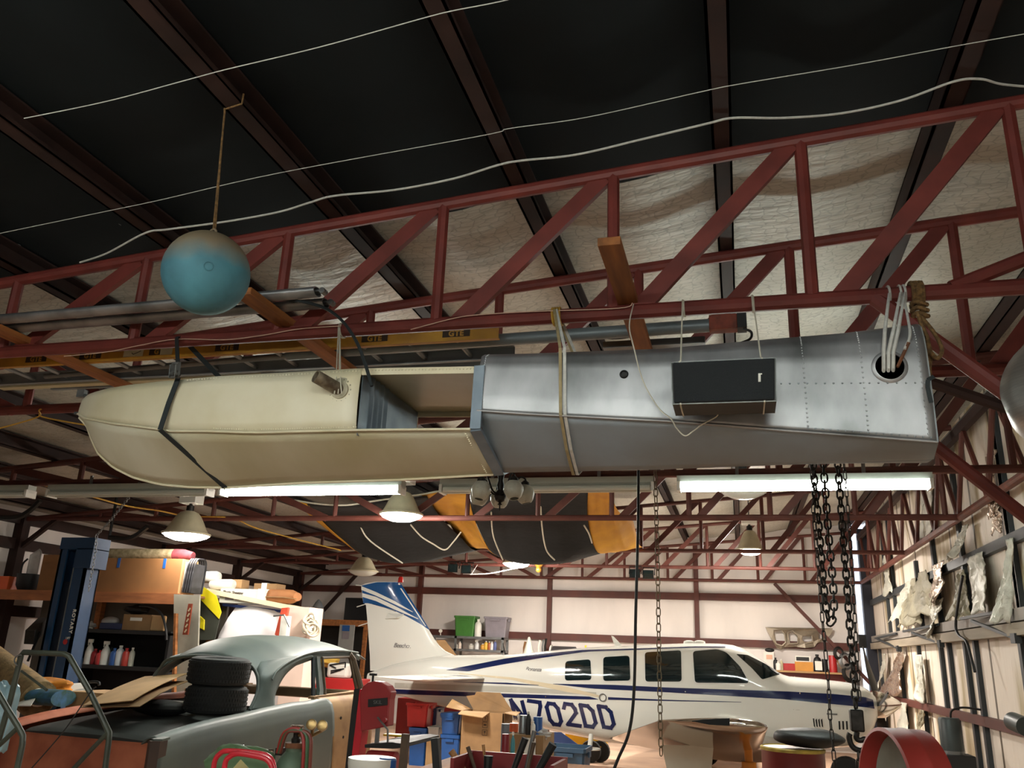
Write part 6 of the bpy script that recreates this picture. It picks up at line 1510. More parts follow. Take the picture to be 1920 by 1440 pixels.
# yellow cords, door tracks on the low side
obj('yellow_rope', MB().tube(smooth_path([P(-20, 808, 5.05), P(40, 792, 5.05), P(74, 780, 5.05), P(73, 770, 5.0), P(78, 768, 5.02), P(76, 780, 5.05), P(120, 790, 5.04), P(180, 800, 5.03)], 6), .006, 6), M_yellowcord, label='yellow rope looped over the second truss left of the float nose', cat='rope')
obj('yellow_rope', MB().tube(smooth_path([P(60, 905, 8.2), P(160, 928, 8.6), P(235, 948, 9.2), P(300, 958, 10.0), P(352, 968, 10.35), P(432, 971, 10.4), P(480, 990, 11.0), P(560, 1012, 12.0), P(640, 1032, 12.4)], 6), .010, 6), M_yellowcord, label='yellow rope strung past the bell lamp to the black cloth', cat='rope')
for l, pts in (('curved dark door track near the long crate', [P(205, 1008, 9.9), P(235, 1010, 9.9), P(255, 1004, 9.9), P(277, 987, 9.9)]), ('curved dark door track at the view edge', [P(-20, 970, 8.6), P(30, 970, 8.6), P(55, 958, 8.6), P(76, 938, 8.6)])):
    obj('door_track', MB().tube(smooth_path(pts, 6), .035, 6).tube([pts[0], V((pts[0].x, pts[0].y, zroof(pts[0].x) - .02))], .02, 6), M_iron, label=l, cat='track')

# ================================================================ on the floor in front of the aeroplane
def floor_y(px, py): return PZ(px, py, 0).y
YT = 12.6
tote(757, 1320, 803, 1363, YT + .05, .42, M_redp, 'red storage tote on top of the blue one under the aeroplane tail', P(780, 1363, YT + .05).z + .0)
zr_ = P(780, 1363, YT + .05).z
tote(763, 1366, 800, 1402, YT + .0, .44, M_bluep, 'blue storage tote under the red one', 0.0, None); 
o_ = [o for o in COL.objects if o.name.startswith('storage_tote')][-1]
tote(803, 1328, 819, 1362, YT + .35, .40, M_dblue, 'dark blue tote standing behind the red one', None)
bx('low_cabinet', 'low red metal cabinet behind the storage totes under the tail', 'cabinet', col('red_metal', (130, 32, 30)), 742, 1312, 880, 1400, 14.7, .4, .01, z0=0)
for k in range(3): pass
tote(799, 1364, 824, 1386, YT - .02, .40, M_clear, 'clear tote standing on a carton beside the blue totes', None, None)
bx('cardboard_carton', 'small carton under the clear tote', 'carton', M_card2, 799, 1386, 824, 1412, YT - .02, .40, .004, z0=0)
zb1 = P(842, 1377, YT - .2).z
tote(823, 1379, 862, 1412, YT - .2, .42, M_bluep, 'lower of two stacked blue totes beside the tall open carton', 0)
tote(823, 1344, 862, 1378, YT - .2, .42, M_bluep, 'upper of two stacked blue totes beside the tall open carton', zb1, M_bluep)
# tall open carton
YC2 = 12.0
tc_ = thing('open_carton', 'tall open cardboard carton with flaps spread in front of the aeroplane', 'carton', P(902, 1412, YC2))
a, b = P(861, 1412, YC2), P(944, 1338, YC2); a.z = 0
wl = MB(); wl.bb(a, V((b.x, YC2 + .012, b.z))); wl.bb((a.x, YC2, 0), (a.x + .012, YC2 + .5, b.z)); wl.bb((b.x - .012, YC2, 0), (b.x, YC2 + .5, b.z)); wl.bb((a.x, YC2 + .49, 0), (b.x, YC2 + .5, b.z))
obj('carton_body', wl, M_card, tc_, smooth=0)
obj('flap', MB().prism([V((a.x, YC2, b.z)), V((b.x - .2, YC2, b.z)), V((b.x - .24, YC2 - .2, b.z - .06)), V((a.x + .02, YC2 - .2, b.z - .03))], (0, 0, .01)), M_card2, tc_, smooth=0)
obj('flap', MB().prism([V((a.x, YC2 + .05, b.z)), V((a.x, YC2 + .45, b.z)), V((a.x - .28, YC2 + .4, b.z + .12)), V((a.x - .26, YC2 + .1, b.z + .03))], (0, 0, .01)), M_card2, tc_, smooth=0)
obj('flap', MB().prism([V((b.x, YC2 + .05, b.z)), V((b.x, YC2 + .45, b.z)), V((b.x + .14, YC2 + .4, b.z)), V((b.x + .16, YC2 + .1, b.z - .03))], (0, 0, .01)), M_card2, tc_, smooth=0)
obj('flap', MB().prism([V((a.x + .02, YC2 + .5, b.z)), V((b.x, YC2 + .5, b.z)), P(938, 1299, YC2 + .55), P(893, 1297, YC2 + .55), P(890, 1303, YC2 + .55), P(874, 1305, YC2 + .55)], (0, .012, 0)), M_card, tc_, smooth=0)
q = P(909, 1365, YC2 - .004)
for k, dz in enumerate((.12, .04, -.06)):
    mb = MB(); c = q + V((0, 0, dz))
    for p_, r_ in ((c + V((-.045, 0, .04)), 0), ): pass
    mb.bar(c + V((-.035, 0, -.035)), c + V((.035, 0, -.035)), .005, .002, (0, 1, 0)).bar(c + V((-.035, 0, .035)), c + V((.035, 0, .035)), .005, .002, (0, 1, 0)).bar(c + V((-.035, 0, -.035)), c + V((-.035, 0, .035)), .005, .002, (0, 1, 0)).bar(c + V((.035, 0, -.035)), c + V((.035, 0, .035)), .005, .002, (0, 1, 0))
    if k == 0: mb.bar(c + V((0, 0, -.02)), c + V((0, 0, .02)), .008, .002, (0, 1, 0)).bar(c + V((-.015, 0, .005)), c + V((0, 0, .02)), .006, .002, (0, 1, 0)).bar(c + V((.015, 0, .005)), c + V((0, 0, .02)), .006, .002, (0, 1, 0))
    elif k == 1: mb.bar(c + V((-.02, 0, 0)), c + V((.02, 0, 0)), .02, .002, (0, 1, 0))
    else: mb.prism([c + V((-.018, 0, .02)), c + V((.018, 0, .02)), c + V((0, 0, -.01))], (0, .002, 0)).bar(c, c + V((0, 0, -.022)), .005, .002, (0, 1, 0))
    obj('handling_mark', mb, M_ink, tc_, smooth=0)
obj('flat_cartons', MB().bb(P(926, 1400, YC2 + .6) * 1, P(945, 1310, YC2 + .6) + V((0, .06, 0))), M_wood if False else M_card, label='folded carton standing behind the tall open one', cat='carton', smooth=0)
# yellow scooter-like machine and dark blue tub under the aeroplane belly
ym = thing('yellow_cart', 'yellow machine on black wheels under the aeroplane belly', 'cart', V((P(1095, 1400, 14.6).x, 14.6, 0)))
obj('yellow_body', MB().prism([P(1058, 1372, 14.6), P(1128, 1388, 14.6), P(1130, 1404, 14.6), P(1100, 1405, 14.6), P(1064, 1398, 14.6)], (0, .6, 0)), col('safety_yellow', (226, 172, 24)), ym, bevel=.02)
c = P(1108, 1410, 14.55); c.z = .17
for dx in (-.75, 0, .13): obj('wheel', MB().lathe([(.001, -.05), (.08, -.05), (.16, -.06), (.17, 0), (.16, .06), (.08, .05), (.001, .05)], c + V((dx, .1 if dx else 0, 0)), (0, 1, 0), 20), M_rubber, ym)
obj('side_panel', MB().bb(P(1076, 1379, 14.58), P(1079, 1376, 14.58)), M_dark, ym, smooth=0)
YD = 11.2
db = tote(1019, 1405, 1098, 1460, YD, .55, mat('slate_blue_plastic', (44, 72, 96), .45, 0, .06, 6), 'big slate-blue tub standing open below the registration', 0)
obj('open_lid', MB().prism([P(1019, 1404, YD + .55), P(1096, 1405, YD + .55), P(1052, 1373, YD + .75), P(1012, 1372, YD + .75)], (0, .02, 0)), M_dblue, db, smooth=0)
jk = thing('aircraft_jack', 'yellow tripod jack under the polished wing', 'jack', V((P(1400, 1430, 11.6).x, 11.6, 0)))
c = P(1403, 1404, 11.6); zf = c.z
obj('ram', MB().lathe([(.09, .25), (.09, zf - .15), (.05, zf - .14), (.05, zf), (.001, zf)], (c.x, c.y, 0), n=16), col('jack_orange', (206, 130, 30)), jk)
for a in (.4, 2.5, 4.6):
    d = V((math.cos(a), math.sin(a), 0)); obj('leg', MB().bar(V((c.x, c.y, zf - .22)) + d * .07, V((c.x, c.y, .03)) + d * .62, .06, .03), MATS['jack_orange'], jk, smooth=0)
    obj('lower_strut', MB().bar(V((c.x, c.y, .3)) + d * .06, V((c.x, c.y, .1)) + d * .55, .03, .02), MATS['jack_orange'], jk, smooth=0)

# ================================================================ nearer clutter: benches and tools along the bottom of the view
bs_ = thing('bench_saw', 'red bandsaw standing beside the old car door', 'bandsaw', V((P(700, 1440, 5.8).x, 5.95, .5)))
YB2 = 5.8
M_saw = mat('saw_red_paint', (160, 42, 46), .4, 0, .08, 4)
def pr(pix, Y, th): return MB().prism([P(a, b, Y) for a, b in pix], (0, th, 0))
arc = [(674, 1300), (680, 1287), (690, 1279), (702, 1277), (714, 1279), (726, 1286), (733, 1298), (730, 1312), (727, 1362), (676, 1372)]
obj('wheel_cover', pr(arc, YB2, .11), M_saw, bs_, smooth=0, bevel=.008)
obj('frame_column', pr([(674, 1292), (686, 1292), (684, 1330), (668, 1450), (655, 1450)], YB2 + .02, .12), col('bright_red_enamel', (200, 34, 50)), bs_, smooth=0, bevel=.005)
obj('black_back', pr([(664, 1292), (674, 1291), (656, 1450), (646, 1450), (658, 1340)], YB2 + .03, .13), M_black, bs_, smooth=0)
obj('name_plate', pr([(690, 1311), (726, 1308), (726, 1322), (690, 1326)], YB2 - .008, .008), M_black, bs_, smooth=0)
q = P(708, 1317, YB2 - .010); text_obj('maker_letters', 'SKIL', .035, bs_, M_steel, q, (1, 0, .05), (0, 0, 1), .001)
kb = P(699, 1274, YB2 + .05); obj('tension_knob', MB().lathe([(.008, -.02), (.008, .025), (.028, .026), (.028, .042), (.001, .042)], kb, n=14), M_black, bs_)
obj('guide_post', MB().bb(P(702, 1392, YB2 + .03), P(710, 1362, YB2 + .03) + V((0, .03, 0))), M_steel, bs_, smooth=0)
obj('side_knob', MB().lathe([(.02, 0), (.02, .03), (.001, .03)], P(722, 1350, YB2), (0, -1, 0), 12), M_saw, bs_)
obj('feed_arm', MB().tube([P(708, 1345, YB2 - .02), P(722, 1362, YB2 - .04), P(727, 1368, YB2 - .04), P(727, 1392, YB2 - .04)], .007, 6), M_steel, bs_)
obj('saw_table', pr([(684, 1396), (736, 1392), (756, 1395), (756, 1402), (736, 1404), (684, 1402)], YB2 - .12, .72), M_black, bs_, smooth=0)
obj('motor', MB().lathe([(.001, 0), (.07, 0), (.075, .02), (.075, .2), (.001, .21)], P(690, 1428, YB2 - .1), (1, 0, 0), 20), M_saw, bs_)
bx('yellow_tool', 'yellow power tool lying behind the bandsaw table', 'tool', MATS['bright_yellow'], 717, 1377, 752, 1390, YB2 + .30, .1, .015, z0=P(720, 1393, YB2 - .12).z)
bnch = thing('workbench', 'low workbench holding the bandsaw and hand tools at the bottom of the view', 'workbench', (-1.6, 5.2, 0))
zt2 = P(760, 1462, 5.0).z
obj('bench_top', MB().bb((-2.05, 4.2, zt2 - .05), (-.1, 6.3, zt2)), M_wood, bnch, smooth=0)
for x in (-2.0, -.2):
    for y in (4.25, 6.2): obj('leg', MB().bb((x, y, 0), (x + .07, y + .07, zt2 - .05)), M_wood, bnch, smooth=0)
# upright stakes and hammers
def stake(name, label, cat, p0, p1, r, Y0, m_, head=None, sq=False):
    a, b = P(p1[0], p1[1], Y0), P(p0[0], p0[1], Y0); a2 = lerp(a, b, 1.25); a2 = a
    if a2.z > zt2 and p1[1] >= 1436: a2 = a + (a - b).normalized() * ((a.z - zt2) / max(.05, (b - a).normalized().z))
    mb = MB(); mb.bar(a2, b, r * 2, r * 2, (0, 1, 0)) if sq else mb.tube([a2, lerp(a2, b, .5), b], [r, r * .85, r * 1.1], 10)
    if head:
        t = thing(name, label, cat, V((a2.x, a2.y, a2.z)), None); obj('handle', mb, m_, t)
        d = (b - a2).normalized(); x = d.cross(V((0, 1, 0))).normalized()
        obj('head', MB().tube([b - x * head, b + x * head], head * .42, 10), M_iron, t); return t
    return obj(name, mb, m_, label=label, cat=cat, bevel=.002 if sq else 0)
M_hand = mat('hickory_handle', (168, 116, 66), .6, 0, .15, 8, stretch=(6, 6, 1)); M_dwood = mat('dark_weathered_wood', (92, 72, 54), .7, 0, .15, 6)
stake('timber_stake', 'brown square stake standing beside the bandsaw', 'stake', (761, 1376), (755, 1440), .02, 5.0, M_dwood, None, True)
stake('steel_stake', 'black square steel stake standing left of the leaning hammer handle', 'stake', (816, 1384), (820, 1440), .021, 4.9, M_black, None, True)
stake('hammer', 'hammer with a pale handle leaning below the tall open carton', 'hammer', (846, 1408), (872, 1446), .018, 4.8, M_hand)
stake('hammer', 'dark-handled hammer leaning in front of the tall open carton', 'hammer', (877, 1400), (892, 1446), .011, 4.85, M_dwood)
stake('mallet', 'black-headed mallet upright in front of the tall open carton', 'mallet', (916, 1417), (914, 1448), .024, 4.8, M_black)
stake('mallet', 'brown mallet handle beside the black-headed one', 'mallet', (906, 1396), (912, 1448), .008, 4.9, M_hand)
stake('prybar', 'black and red pry bar leaning between the mallets and the paper', 'pry bar', (985, 1384), (962, 1446), .018, 4.7, M_black)
stake('file', 'long steel file leaning behind the pry bar', 'file', (1002, 1370), (985, 1446), .012, 4.9, M_steel)
stake('rubber_grip_bar', 'fat black rubber-gripped bar leaning right of the white paper', 'bar', (1037, 1395), (1008, 1446), .021, 4.7, M_rubber)
stake('chisel', 'brown-handled chisel leaning left of the white paper', 'chisel', (1001, 1392), (990, 1440), .011, 4.75, M_dwood)
lb_ = thing('tool_crate', 'dark red crate of hand tools at the bottom of the view', 'crate', (P(960, 1445, 4.7).x, 4.7, zt2))
xa, xb3 = P(846, 1440, 4.62).x, P(1040, 1440, 4.62).x
zc4 = P(950, 1428, 4.62).z
cb_ = MB(); cb_.bb((xa, 4.95, zt2), (xb3, 4.97, P(950, 1412, 4.95).z)); cb_.bb((xa, 4.60, zt2), (xa + .02, 4.97, zc4)); cb_.bb((xb3 - .02, 4.60, zt2), (xb3, 4.97, zc4)); cb_.bb((xa, 4.60, zt2), (xb3, 4.97, zt2 + .02))
obj('crate_body', cb_, col('maroon_plastic', (124, 34, 36)), lb_, smooth=0)
# carton with tins behind the tools
YK = 6.6
bz2 = P(985, 1377, YK).z
kc = bx('cardboard_carton', 'low carton carrying tins and bottles below the registration', 'carton', M_card, 952, 1378, 1018, 1440, YK, .4, .004, z0=0)
for i, (px, py0, py1, w_, yy, m_, cap, shp, l, nm) in enumerate([(981, 1341, 1366, 16, YK + .1, M_steel, M_black, 'tin', 'grey tin standing on the low carton', 'can'), (990, 1334, 1376, 10, YK + .02, M_black, M_white, 'round', 'black and white bottle on the low carton', 'bottle'),
        (1008, 1344, 1374, 17, YK + .08, M_bluep, M_white, 'tin', 'blue tin on the low carton', 'can'), (963, 1356, 1378, 16, YK + .15, col('orange_tin', (196, 84, 44)), M_white, 'tin', 'orange-red tin beside the grey tin', 'can'), (999, 1352, 1377, 9, YK + .0, M_white, M_white, 'round', 'white squeeze bottle in front of the blue tin', 'bottle')]):
    bottle(px, py0, py1, w_, yy, bz2, m_, l, cap, shp, 'tins on the low carton', nm)
bx('paper_sheet', 'white sheet of paper hung on the low carton front', 'paper', M_white, 983, 1384, 1004, 1415, YK - .02, .004, 0)
lump('clear_bag', 'crumpled clear bag on the corner of the low carton', 'bag', P(1012, 1376, YK + .1), .06, (1.3, 1, .6), M_clear, .2, 6, 21)
bottle(949, 1357, 1392, 20, YK + .3, 0, mat('grey_bucket', (120, 128, 136), .5, .2, .1, 8), 'tall grey bucket beside the tall open carton', None, 'tin', None, 'bucket')
bottle(946, 1376, 1440, 14, 5.7, zt2, col('wine_red_tin', (130, 30, 40)), 'tall wine-red canister beside the grey bucket', None, 'tin', None, 'canister')
bottle(960, 1372, 1440, 8, 5.9, zt2, col('teal_plastic', (70, 150, 160)), 'teal bottle standing among the tool handles', None)
gr = thing('angle_grinder', 'pale green grinder standing by the slate-blue tub', 'grinder', P(1030, 1440, 5.2))
obj('body', MB().bb(P(1018, 1421, 5.2), P(1031, 1410, 5.2) + V((0, .06, 0))), mat('pale_green_enamel', (150, 160, 146), .5, 0, .1, 8), gr, bevel=.008)
obj('guard', MB().lathe([(.035, -.02), (.04, 0), (.035, .02)], P(1024, 1428, 5.2), (0, -1, 0), 16), M_steel, gr); obj('red_base', MB().lathe([(.03, -.06), (.05, 0), (.02, .02)], P(1026, 1438, 5.2), n=14), MATS['orange_tin'], gr); obj('handle', MB().tube([P(1033, 1424, 5.2), P(1037, 1440, 5.2)], .012, 8), M_white, gr)
bottle(1050, 1428, 1446, 10, 5.2, P(1050, 1446, 5.2).z, M_white, 'white-capped tube at the bottom edge by the slate-blue tub', col('pink_cap', (214, 150, 150)))
bucket = thing('bucket', 'white bucket with a blue lidded tub at the bottom edge by the bandsaw', 'bucket', P(700, 1450, 4.6))
obj('pail', MB().loft([[P(697, 1432, 4.6) + V((.13 * k * math.cos(a), .13 * k * math.sin(a), dz)) for a in [2 * PI * i / 20 for i in range(20)]] for k, dz in ((.85, -.12), (1, .0), (1, .03), (.93, .03))]), M_white, bucket)
obj('blue_lid', MB().lathe([(.05, -.03), (.05, .015), (.04, .025), (.001, .025)], P(726, 1430, 4.6), n=18), M_bluep, bucket)
# gas bottle with regulators and hose, red trolley handle
gc = thing('gas_cylinder', 'grey-green gas cylinder with coiled hoses in front of the car side', 'gas cylinder', V((P(553, 1440, 4.3).x, 4.3, 0)))
c = P(553, 1405, 4.3); zt4 = P(553, 1397, 4.3).z
rr = (P(590, 1430, 4.3) - P(518, 1430, 4.3)).length / 2
obj('cylinder_body', MB().lathe([(rr, 0), (rr, zt4 - .16), (rr * .92, zt4 - .12), (rr * .65, zt4 - .06), (rr * .42, zt4 - .03), (rr * .42, zt4)], (c.x, c.y, 0), n=28), mat('cylinder_green', (92, 112, 92), .5, .1, .15, 6), gc)
obj('neck_ring', MB().lathe([(rr * .48, -.012), (rr * .48, .012)], (c.x, c.y, zt4), n=20), mat('rust', (122, 74, 44)), gc)
obj('valve', MB().lathe([(.022, 0), (.024, .03), (.016, .04), (.016, .075), (.02, .08)], (c.x, c.y, zt4), n=12), M_iron, gc)
hw = V((c.x, c.y, P(553, 1363, 4.3).z))
obj('hand_wheel', MB().lathe([(.02, -.008), (.035, -.008), (.037, .004), (.03, .01), (.008, .008)], hw, n=16), M_chrome, gc)
for px, py in ((585, 1359), (605, 1361)):
    g = P(px, py, 4.25); rg_ = thing('x', 'x', 'x', g) if False else None
    ga = obj('pressure_gauge', MB().lathe([(.001, -.012), (.024, -.012), (.027, 0), (.027, .014), (.022, .016), (.001, .016)], g, V((.15, -1, .25)), 20), mat('brass_gauge', (170, 140, 92), .35, .8, .1, 8), gc)
    obj('gauge_stem', MB().tube([g + V((0, .01, -.02)), V((c.x + .09, c.y, zt4 + .05)), V((c.x, c.y, zt4 + .05))], .009, 8), MATS['brass_gauge'], gc)
for off, m_ in ((0, col('red_hose', (150, 44, 40))), (.02, col('green_hose', (60, 96, 62))), (.04, col('dull_red_hose', (122, 60, 48)))):
    pts = [V((c.x - rr * .75 + off * .4, c.y - .03, zt4 - .04)), V((c.x - .05 + off * .4, c.y - .05, zt4 + .055)), V((c.x + .01, c.y - .05, zt4 + .085 - off * .3)), V((c.x + .06 + off, c.y - .05, zt4 + .06)), V((c.x + .085 + off, c.y - .06, zt4 - .05)), V((c.x + .10 + off, c.y - .07, zt4 - .35))]
    obj('hose', MB().tube(smooth_path(pts, 7), .0095, 8), m_, gc)
tr_ = thing('hand_trolley', 'red tubular trolley handle at the bottom of the view by the gas cylinder', 'trolley', V((P(460, 1440, 3.9).x, 3.9, 0)))
for l, y in (([(398, 1480), (402, 1430), (414, 1412), (430, 1408), (480, 1412), (505, 1420), (514, 1440), (516, 1480)], 3.9), ([(418, 1480), (422, 1432), (432, 1418), (446, 1413), (470, 1416), (500, 1424), (512, 1445), (513, 1480)], 3.75)):
    obj('handle_tube', MB().tube(smooth_path([P(a, b, y) for a, b in l], 6), .0125, 10), MATS['bright_red_enamel'], tr_)
for px in (402, 512): obj('upright', MB().tube([V((P(px, 1470, 3.9).x, 3.9, .1)), P(px, 1460, 3.9)], .0125, 8), MATS['bright_red_enamel'], tr_)
obj('side_plate', MB().bb(V((P(402, 1470, 3.9).x, 3.88, .1)), V((P(512, 1470, 3.9).x, 3.92, .14))), MATS['bright_red_enamel'], tr_, smooth=0)
lump('green_bag', 'green bag slumped behind the trolley handle', 'bag', P(450, 1440, 4.2), .14, (1.5, .7, .8), col('green_bag_cloth', (88, 116, 80), .7), .1, 5, 41)
obj('yellow_card', MB().prism([P(451, 1424, 3.85), P(470, 1445, 3.85), P(450, 1470, 3.85), P(432, 1446, 3.85)], (0, .004, 0)), mat('pale_yellow_card', (206, 200, 140), .7, 0, .05, 6), smooth=0, label='pale yellow card corner showing inside the trolley handle', cat='card')
jb = thing('floor_jack', 'chrome-railed tool lying low against the car side by the trolley', 'jack', P(480, 1418, 5.0))
for dy in (0, 7): obj('rail', MB().tube([P(455, 1407 + dy, 5.0), P(512, 1407 + dy, 5.0)], .008, 8), M_chrome, jb)
obj('block', MB().bb(P(515, 1416, 5.0), P(530, 1403, 5.0) + V((0, .06, 0))), M_iron, jb, smooth=0); obj('knob', MB().lathe([(.012, 0), (.02, .02), (.016, .03)], P(452, 1406, 5.0), n=12), M_chrome, jb)
# dark green tube frames at the view edge
M_tubeg = mat('dark_green_tube', (62, 66, 54), .5, .2, .15, 10, col2=(44, 46, 38))
fr_ = thing('tube_frame', 'bent dark green tube frame in front of the orange car tail', 'frame', V((P(120, 1440, 3.3).x, 3.3, .4)))
def tb3(l, y, r=.0125): return MB().tube([P(a, b, y) for a, b in l], r, 10)
obj('main_hoop', tb3([(-8, 1408), (20, 1310), (40, 1228), (44, 1223), (120, 1226), (130, 1231), (170, 1300), (205, 1375), (204, 1388), (196, 1450)], 3.3), M_tubeg, fr_)
obj('brace', tb3([(204, 1372), (172, 1405), (128, 1452)], 3.3, .010), M_tubeg, fr_)
obj('side_loop', tb3([(-12, 1285), (14, 1330), (34, 1362), (43, 1380), (42, 1396), (30, 1452)], 3.15), M_tubeg, fr_)
obj('cross_brace', tb3([(32, 1366), (0, 1396), (-20, 1412)], 3.15, .010), M_tubeg, fr_)
obj('upper_strut', tb3([(40, 1258), (88, 1294)], 3.4, .006), M_tubeg, fr_)
obj('cable', MB().tube(smooth_path([P(180, 1288, 3.25), P(168, 1300, 3.25), P(120, 1370, 3.25), P(55, 1445, 3.25)], 6), .0028, 5), M_black, fr_)
obj('wire_hook', MB().tube(smooth_path([P(40, 1228, 3.28), P(30, 1231, 3.28), P(27, 1240, 3.28), P(32, 1248, 3.28)], 5), .003, 5), M_steel, fr_)
lump('light_blue_bag', 'pale blue plastic bag at the view edge behind the tube frame', 'bag', P(2, 1345, 4.2), .12, (.7, .7, 1.6), mat('pale_blue_plastic', (138, 168, 178), .4, 0, .15, 8), .15, 5, 51)

# ================================================================ the torn high-side wall and what stands by it
M_foilp = mat('crumpled_bright_foil', (206, 188, 172), .28, .8, .1, 10, .5, 30)
M_olive = mat('olive_torn_facing', (158, 150, 124), .6, .1, .2, 5, .5, 14)
M_paleg = mat('pale_torn_facing', (206, 204, 190), .5, .15, .12, 5, .6, 14)
def flap(pt, pb, wt, wb, m_, label, seed, curl=.14):
    random.seed(seed); ph = [random.uniform(0, 6) for _ in range(6)]
    t_, b_ = PXX(pt[0], pt[1], XR - .03), PXX(pb[0], pb[1], XR - .03)
    wt_ = abs(PXX(pt[0] + wt, pt[1], XR - .03).y - t_.y); wb_ = abs(PXX(pb[0] + wb, pb[1], XR - .03).y - b_.y)
    def fn(u, v):
        y = lerp(t_.y, b_.y, v) + (u - .5) * lerp(wt_, wb_, v) * 1.25 * (1 + .12 * math.sin(9 * v + ph[0]) + .08 * math.sin(23 * v + ph[2]) * (1 if u < .5 else -1)); z = lerp(t_.z, b_.z, v) - .06 * abs(math.sin(7 * u + ph[1])) * v
        x = XR - .035 - curl * v ** 1.5 * (.45 + .55 * math.sin(3 * u + ph[2])) - .02 * math.sin(9 * u + ph[3]) * math.sin(8 * v + ph[4]) - .008 * math.sin(31 * u + ph[5]) * math.sin(27 * v + ph[0]) - random.uniform(0, .012) - .05
        return V((x, y, z))
    return obj('torn_insulation', MB().grid(fn, 14, 26), m_, smooth=20, solid=.006, label=label, cat='insulation', group='torn insulation on the side wall')
for i, f in enumerate([((1768, 1056), (1772, 1128), 18, 34, M_foilp, 'pinkish foil flap hanging above the grey rail, brightest of its row'), ((1738, 1072), (1742, 1150), 16, 34, M_olive, 'dull olive flap next beyond the pinkish foil one'),
        ((1712, 1090), (1700, 1160), 12, 22, M_paleg, 'crumpled pale flap between two dark studs'), ((1720, 1085), (1722, 1168), 8, 30, M_olive, 'ragged dark flap behind the crumpled pale one'), ((1840, 1040), (1858, 1140), 22, 44, M_paleg, 'wide pale flap hanging beside the black cable'),
        ((1812, 1070), (1820, 1155), 10, 16, M_olive, 'narrow olive flap under the black cable'), ((1764, 1125), (1766, 1190), 22, 10, M_paleg, 'ribbed flap drooping onto the grey rail'), ((1907, 1010), (1908, 1160), 8, 12, M_paleg, 'long pale strip near the view edge'),
        ((1747, 905), (1745, 1000), 16, 22, M_paleg, 'high pale flap behind the zigzag truss'), ((1868, 850), (1872, 960), 18, 12, M_foilp, 'foil strip high on the wall behind the zigzag truss'), ((1880, 940), (1882, 990), 8, 20, M_foilp, 'short foil flap high above the black cable'),
        ((1820, 985), (1812, 1040), 8, 16, M_paleg, 'small pale flap above the narrow olive one'), ((1697, 1222), (1682, 1298), 5, 24, M_foilp, 'bright foil scrap hanging over the aeroplane spinner'), ((1731, 1228), (1740, 1312), 8, 12, M_paleg, 'grey strip peeling below the rail'),
        ((1666, 1226), (1660, 1300), 4, 8, M_paleg, 'thin torn strip nearest the corner below the rail'), ((1703, 1318), (1704, 1400), 10, 14, M_paleg, 'pale strip peeling below the low girt'), ((1738, 1332), (1730, 1400), 6, 16, M_olive, 'olive strip peeling near the red wheel'), ((1668, 1040), (1672, 1110), 6, 14, M_paleg, 'small torn flap high near the corner'),
        ((1664, 1330), (1664, 1410), 6, 6, M_paleg, 'narrow torn strip beside the propeller')]):
    flap(*f, seed=60 + i, curl=.02 if i in (8, 9, 10, 17) else .16)
for l, (p0, p1, p2, p3, p4) in (('black angle bracket on the grey rail nearest the view edge', ((1802, 1160), (1895, 1143), (1822, 1164), (1905, 1197), (1890, 1190))), ('black angle bracket on the grey rail, middle one', ((1694, 1184), (1760, 1171), (1710, 1186), (1764, 1207), (1758, 1201))), ('black angle bracket on the grey rail nearest the corner', ((1641, 1197), (1681, 1188), (1645, 1198), (1685, 1216), (1680, 1212)))):
    xw = XR - .2; t = thing('wall_bracket', l, 'bracket', PXX(*p2, xw), 'brackets on the grey rail')
    q = lambda p, x=xw: PXX(p[0], p[1], x)
    obj('top_arm', MB().bar(q(p0), q(p1, XR - .12), .03, .03), M_slate, t, smooth=0); obj('brace', MB().bar(q(p2), q(p3, XR - .10), .03, .03), M_slate, t, smooth=0); obj('foot', MB().box(q(p3, XR - .12), (.06, .14, .09)), M_slate, t, smooth=0)
obj('wall_cable', MB().tube(smooth_path([PXX(a, b, XR - .18) for a, b in [(1805, 1080), (1798, 1120), (1792, 1170), (1797, 1190), (1812, 1203), (1820, 1230), (1828, 1260)]], 6), .016, 6), M_black, label='black cable looping down the torn wall over the grey rail', cat='cable')
cnr = thing('wall_tank', 'dark grey cylindrical tank on a base against the torn wall', 'tank', V((2.25, PXX(1787, 1380, 2.25).y, 0)))
c = PXX(1786, 1410, 2.25); r_ = .115; zt5 = PXX(1784, 1347, 2.25).z
obj('tank_body', MB().lathe([(r_, c.z), (r_, zt5 - .02), (r_ * .9, zt5), (.001, zt5)], (c.x, c.y, 0), n=24), mat('dark_grey_enamel', (58, 66, 66), .45, .1, .1, 4), cnr)
obj('bottom_ring', MB().lathe([(r_ * 1.06, c.z - .02), (r_ * 1.06, c.z + .015)], (c.x, c.y, 0), n=24), M_steel, cnr)
obj('base_box', MB().bb((c.x - .16, c.y - .16, .0), (c.x + .2, c.y + .16, c.z - .02)), M_black, cnr, bevel=.01)
obj('outlet_pipe', MB().tube(smooth_path([V((c.x + .02, c.y, zt5)), V((c.x + .04, c.y - .02, zt5 + .08)), V((c.x + .14, c.y - .1, zt5 + .12)), V((c.x + .3, c.y - .2, zt5 + .11))], 6), .012, 8), M_iron, cnr)
obj('dark_canister', MB().lathe([(.001, 0), (.07, .0), (.085, .02), (.085, .3), (.001, .3)], PXX(1898, 1352, 2.45), (.1, -1, -.1), 20), mat('dark_grey_enamel'), label='dark round canister on the low girt at the view edge', cat='canister')
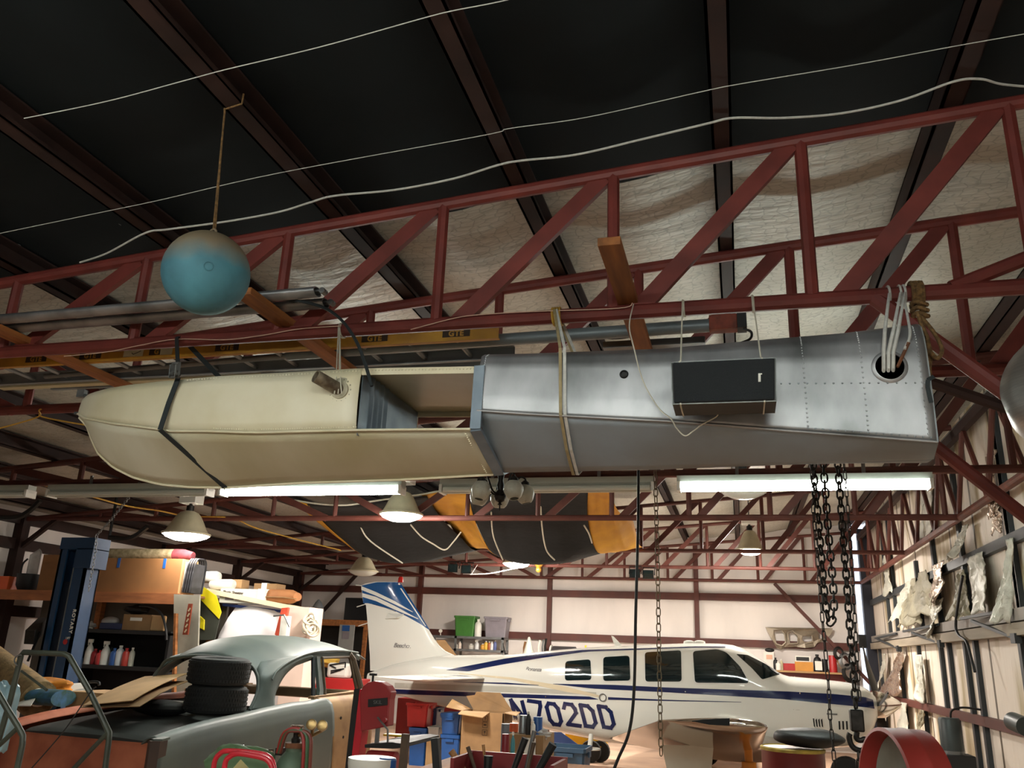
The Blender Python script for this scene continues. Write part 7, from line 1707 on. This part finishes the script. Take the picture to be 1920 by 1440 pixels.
# red wheel rim, red drum with black cover
rm = thing('wheel_rim', 'big red steel wheel rim at the bottom edge near the torn wall', 'wheel rim', P(1695, 1496, 4.5))
dxr = V((-.96, -.28, .02)).normalized(); c = P(1700, 1497, 4.55); R_ = .298
obj('rim_band', MB().lathe([(R_ - .02, -.09), (R_, -.095), (R_, -.02), (R_ + .004, -.012), (R_ + .004, .0), (R_, .008), (R_, .095), (R_ - .016, .10), (R_ - .02, .09), (R_ - .022, 0), (R_ - .02, -.09)], c, dxr, 48), mat('rim_red_paint', (156, 48, 40), .5, 0, .12, 3), rm, smooth=40)
obj('inner_spoke', MB().lathe([(.05, -.02), (R_ - .05, .0), (R_ - .024, .02), (R_ - .03, -.01), (.05, -.04)], c, dxr, 36), mat('dull_grey_paint', (136, 136, 124), .6, .1, .12, 5), rm)
dm = thing('steel_drum', 'dark red steel drum with a yellow-stained rim below the aeroplane nose', 'drum', V((P(1487, 1440, 7.3).x, 7.5, 0)))
zt6 = P(1487, 1409, 7.2).z; rD = (P(1546, 1420, 7.5) - P(1427, 1420, 7.5)).length / 2; cD = V((P(1487, 1420, 7.5).x, 7.5, 0))
obj('drum_body', MB().lathe([(rD, 0), (rD, zt6 * .32), (rD * 1.03, zt6 * .34), (rD, zt6 * .36), (rD, zt6 * .65), (rD * 1.03, zt6 * .67), (rD, zt6 * .69), (rD, zt6 - .03), (rD * 1.02, zt6 - .015), (rD * 1.02, zt6)], cD, n=36), col('drum_red_paint', (104, 24, 24)), dm)
obj('drum_rim', MB().lathe_open([(rD * 1.025, zt6 - .02), (rD * 1.035, zt6), (rD * .98, zt6 + .008), (rD * .93, zt6 - .01)], cD, n=36), mat('yellow_stained_rim', (190, 164, 70), .6, 0, .2, 8), dm)
lump('black_cushion', 'black moulded cushion lying on the red drum', 'cushion', cD + V((.12, -.05, zt6 + .085)), .25, (1.05, .8, .30), M_black, .05, 3, 71)
obj('white_step', MB().bb(P(1545, 1400, 9.5), P(1600, 1412, 9.5) + V((0, .3, 0))), M_white, label='white platform edge below the aeroplane nose behind the hook', cat='platform', smooth=0) if False else None
# metal reflector at the top right edge
dc = P(1990, 722, 3.35)
rf = thing('dish_reflector', 'shiny metal dish at the upper view edge beside the knee brace', 'dish', dc)
obj('bowl', MB().lathe([(.24, -.16), (.25, -.15), (.235, -.02), (.18, .09), (.09, .14), (.001, .15)], dc, (-.75, -.6, .25), 40), mat('brushed_steel', (178, 176, 170), .38, .8, .08, 10, stretch=(1, 1, 20)), rf, smooth=60)
obj('wall_arm', MB().tube([dc, V((XR, dc.y, dc.z))], .02, 8), M_iron, rf)
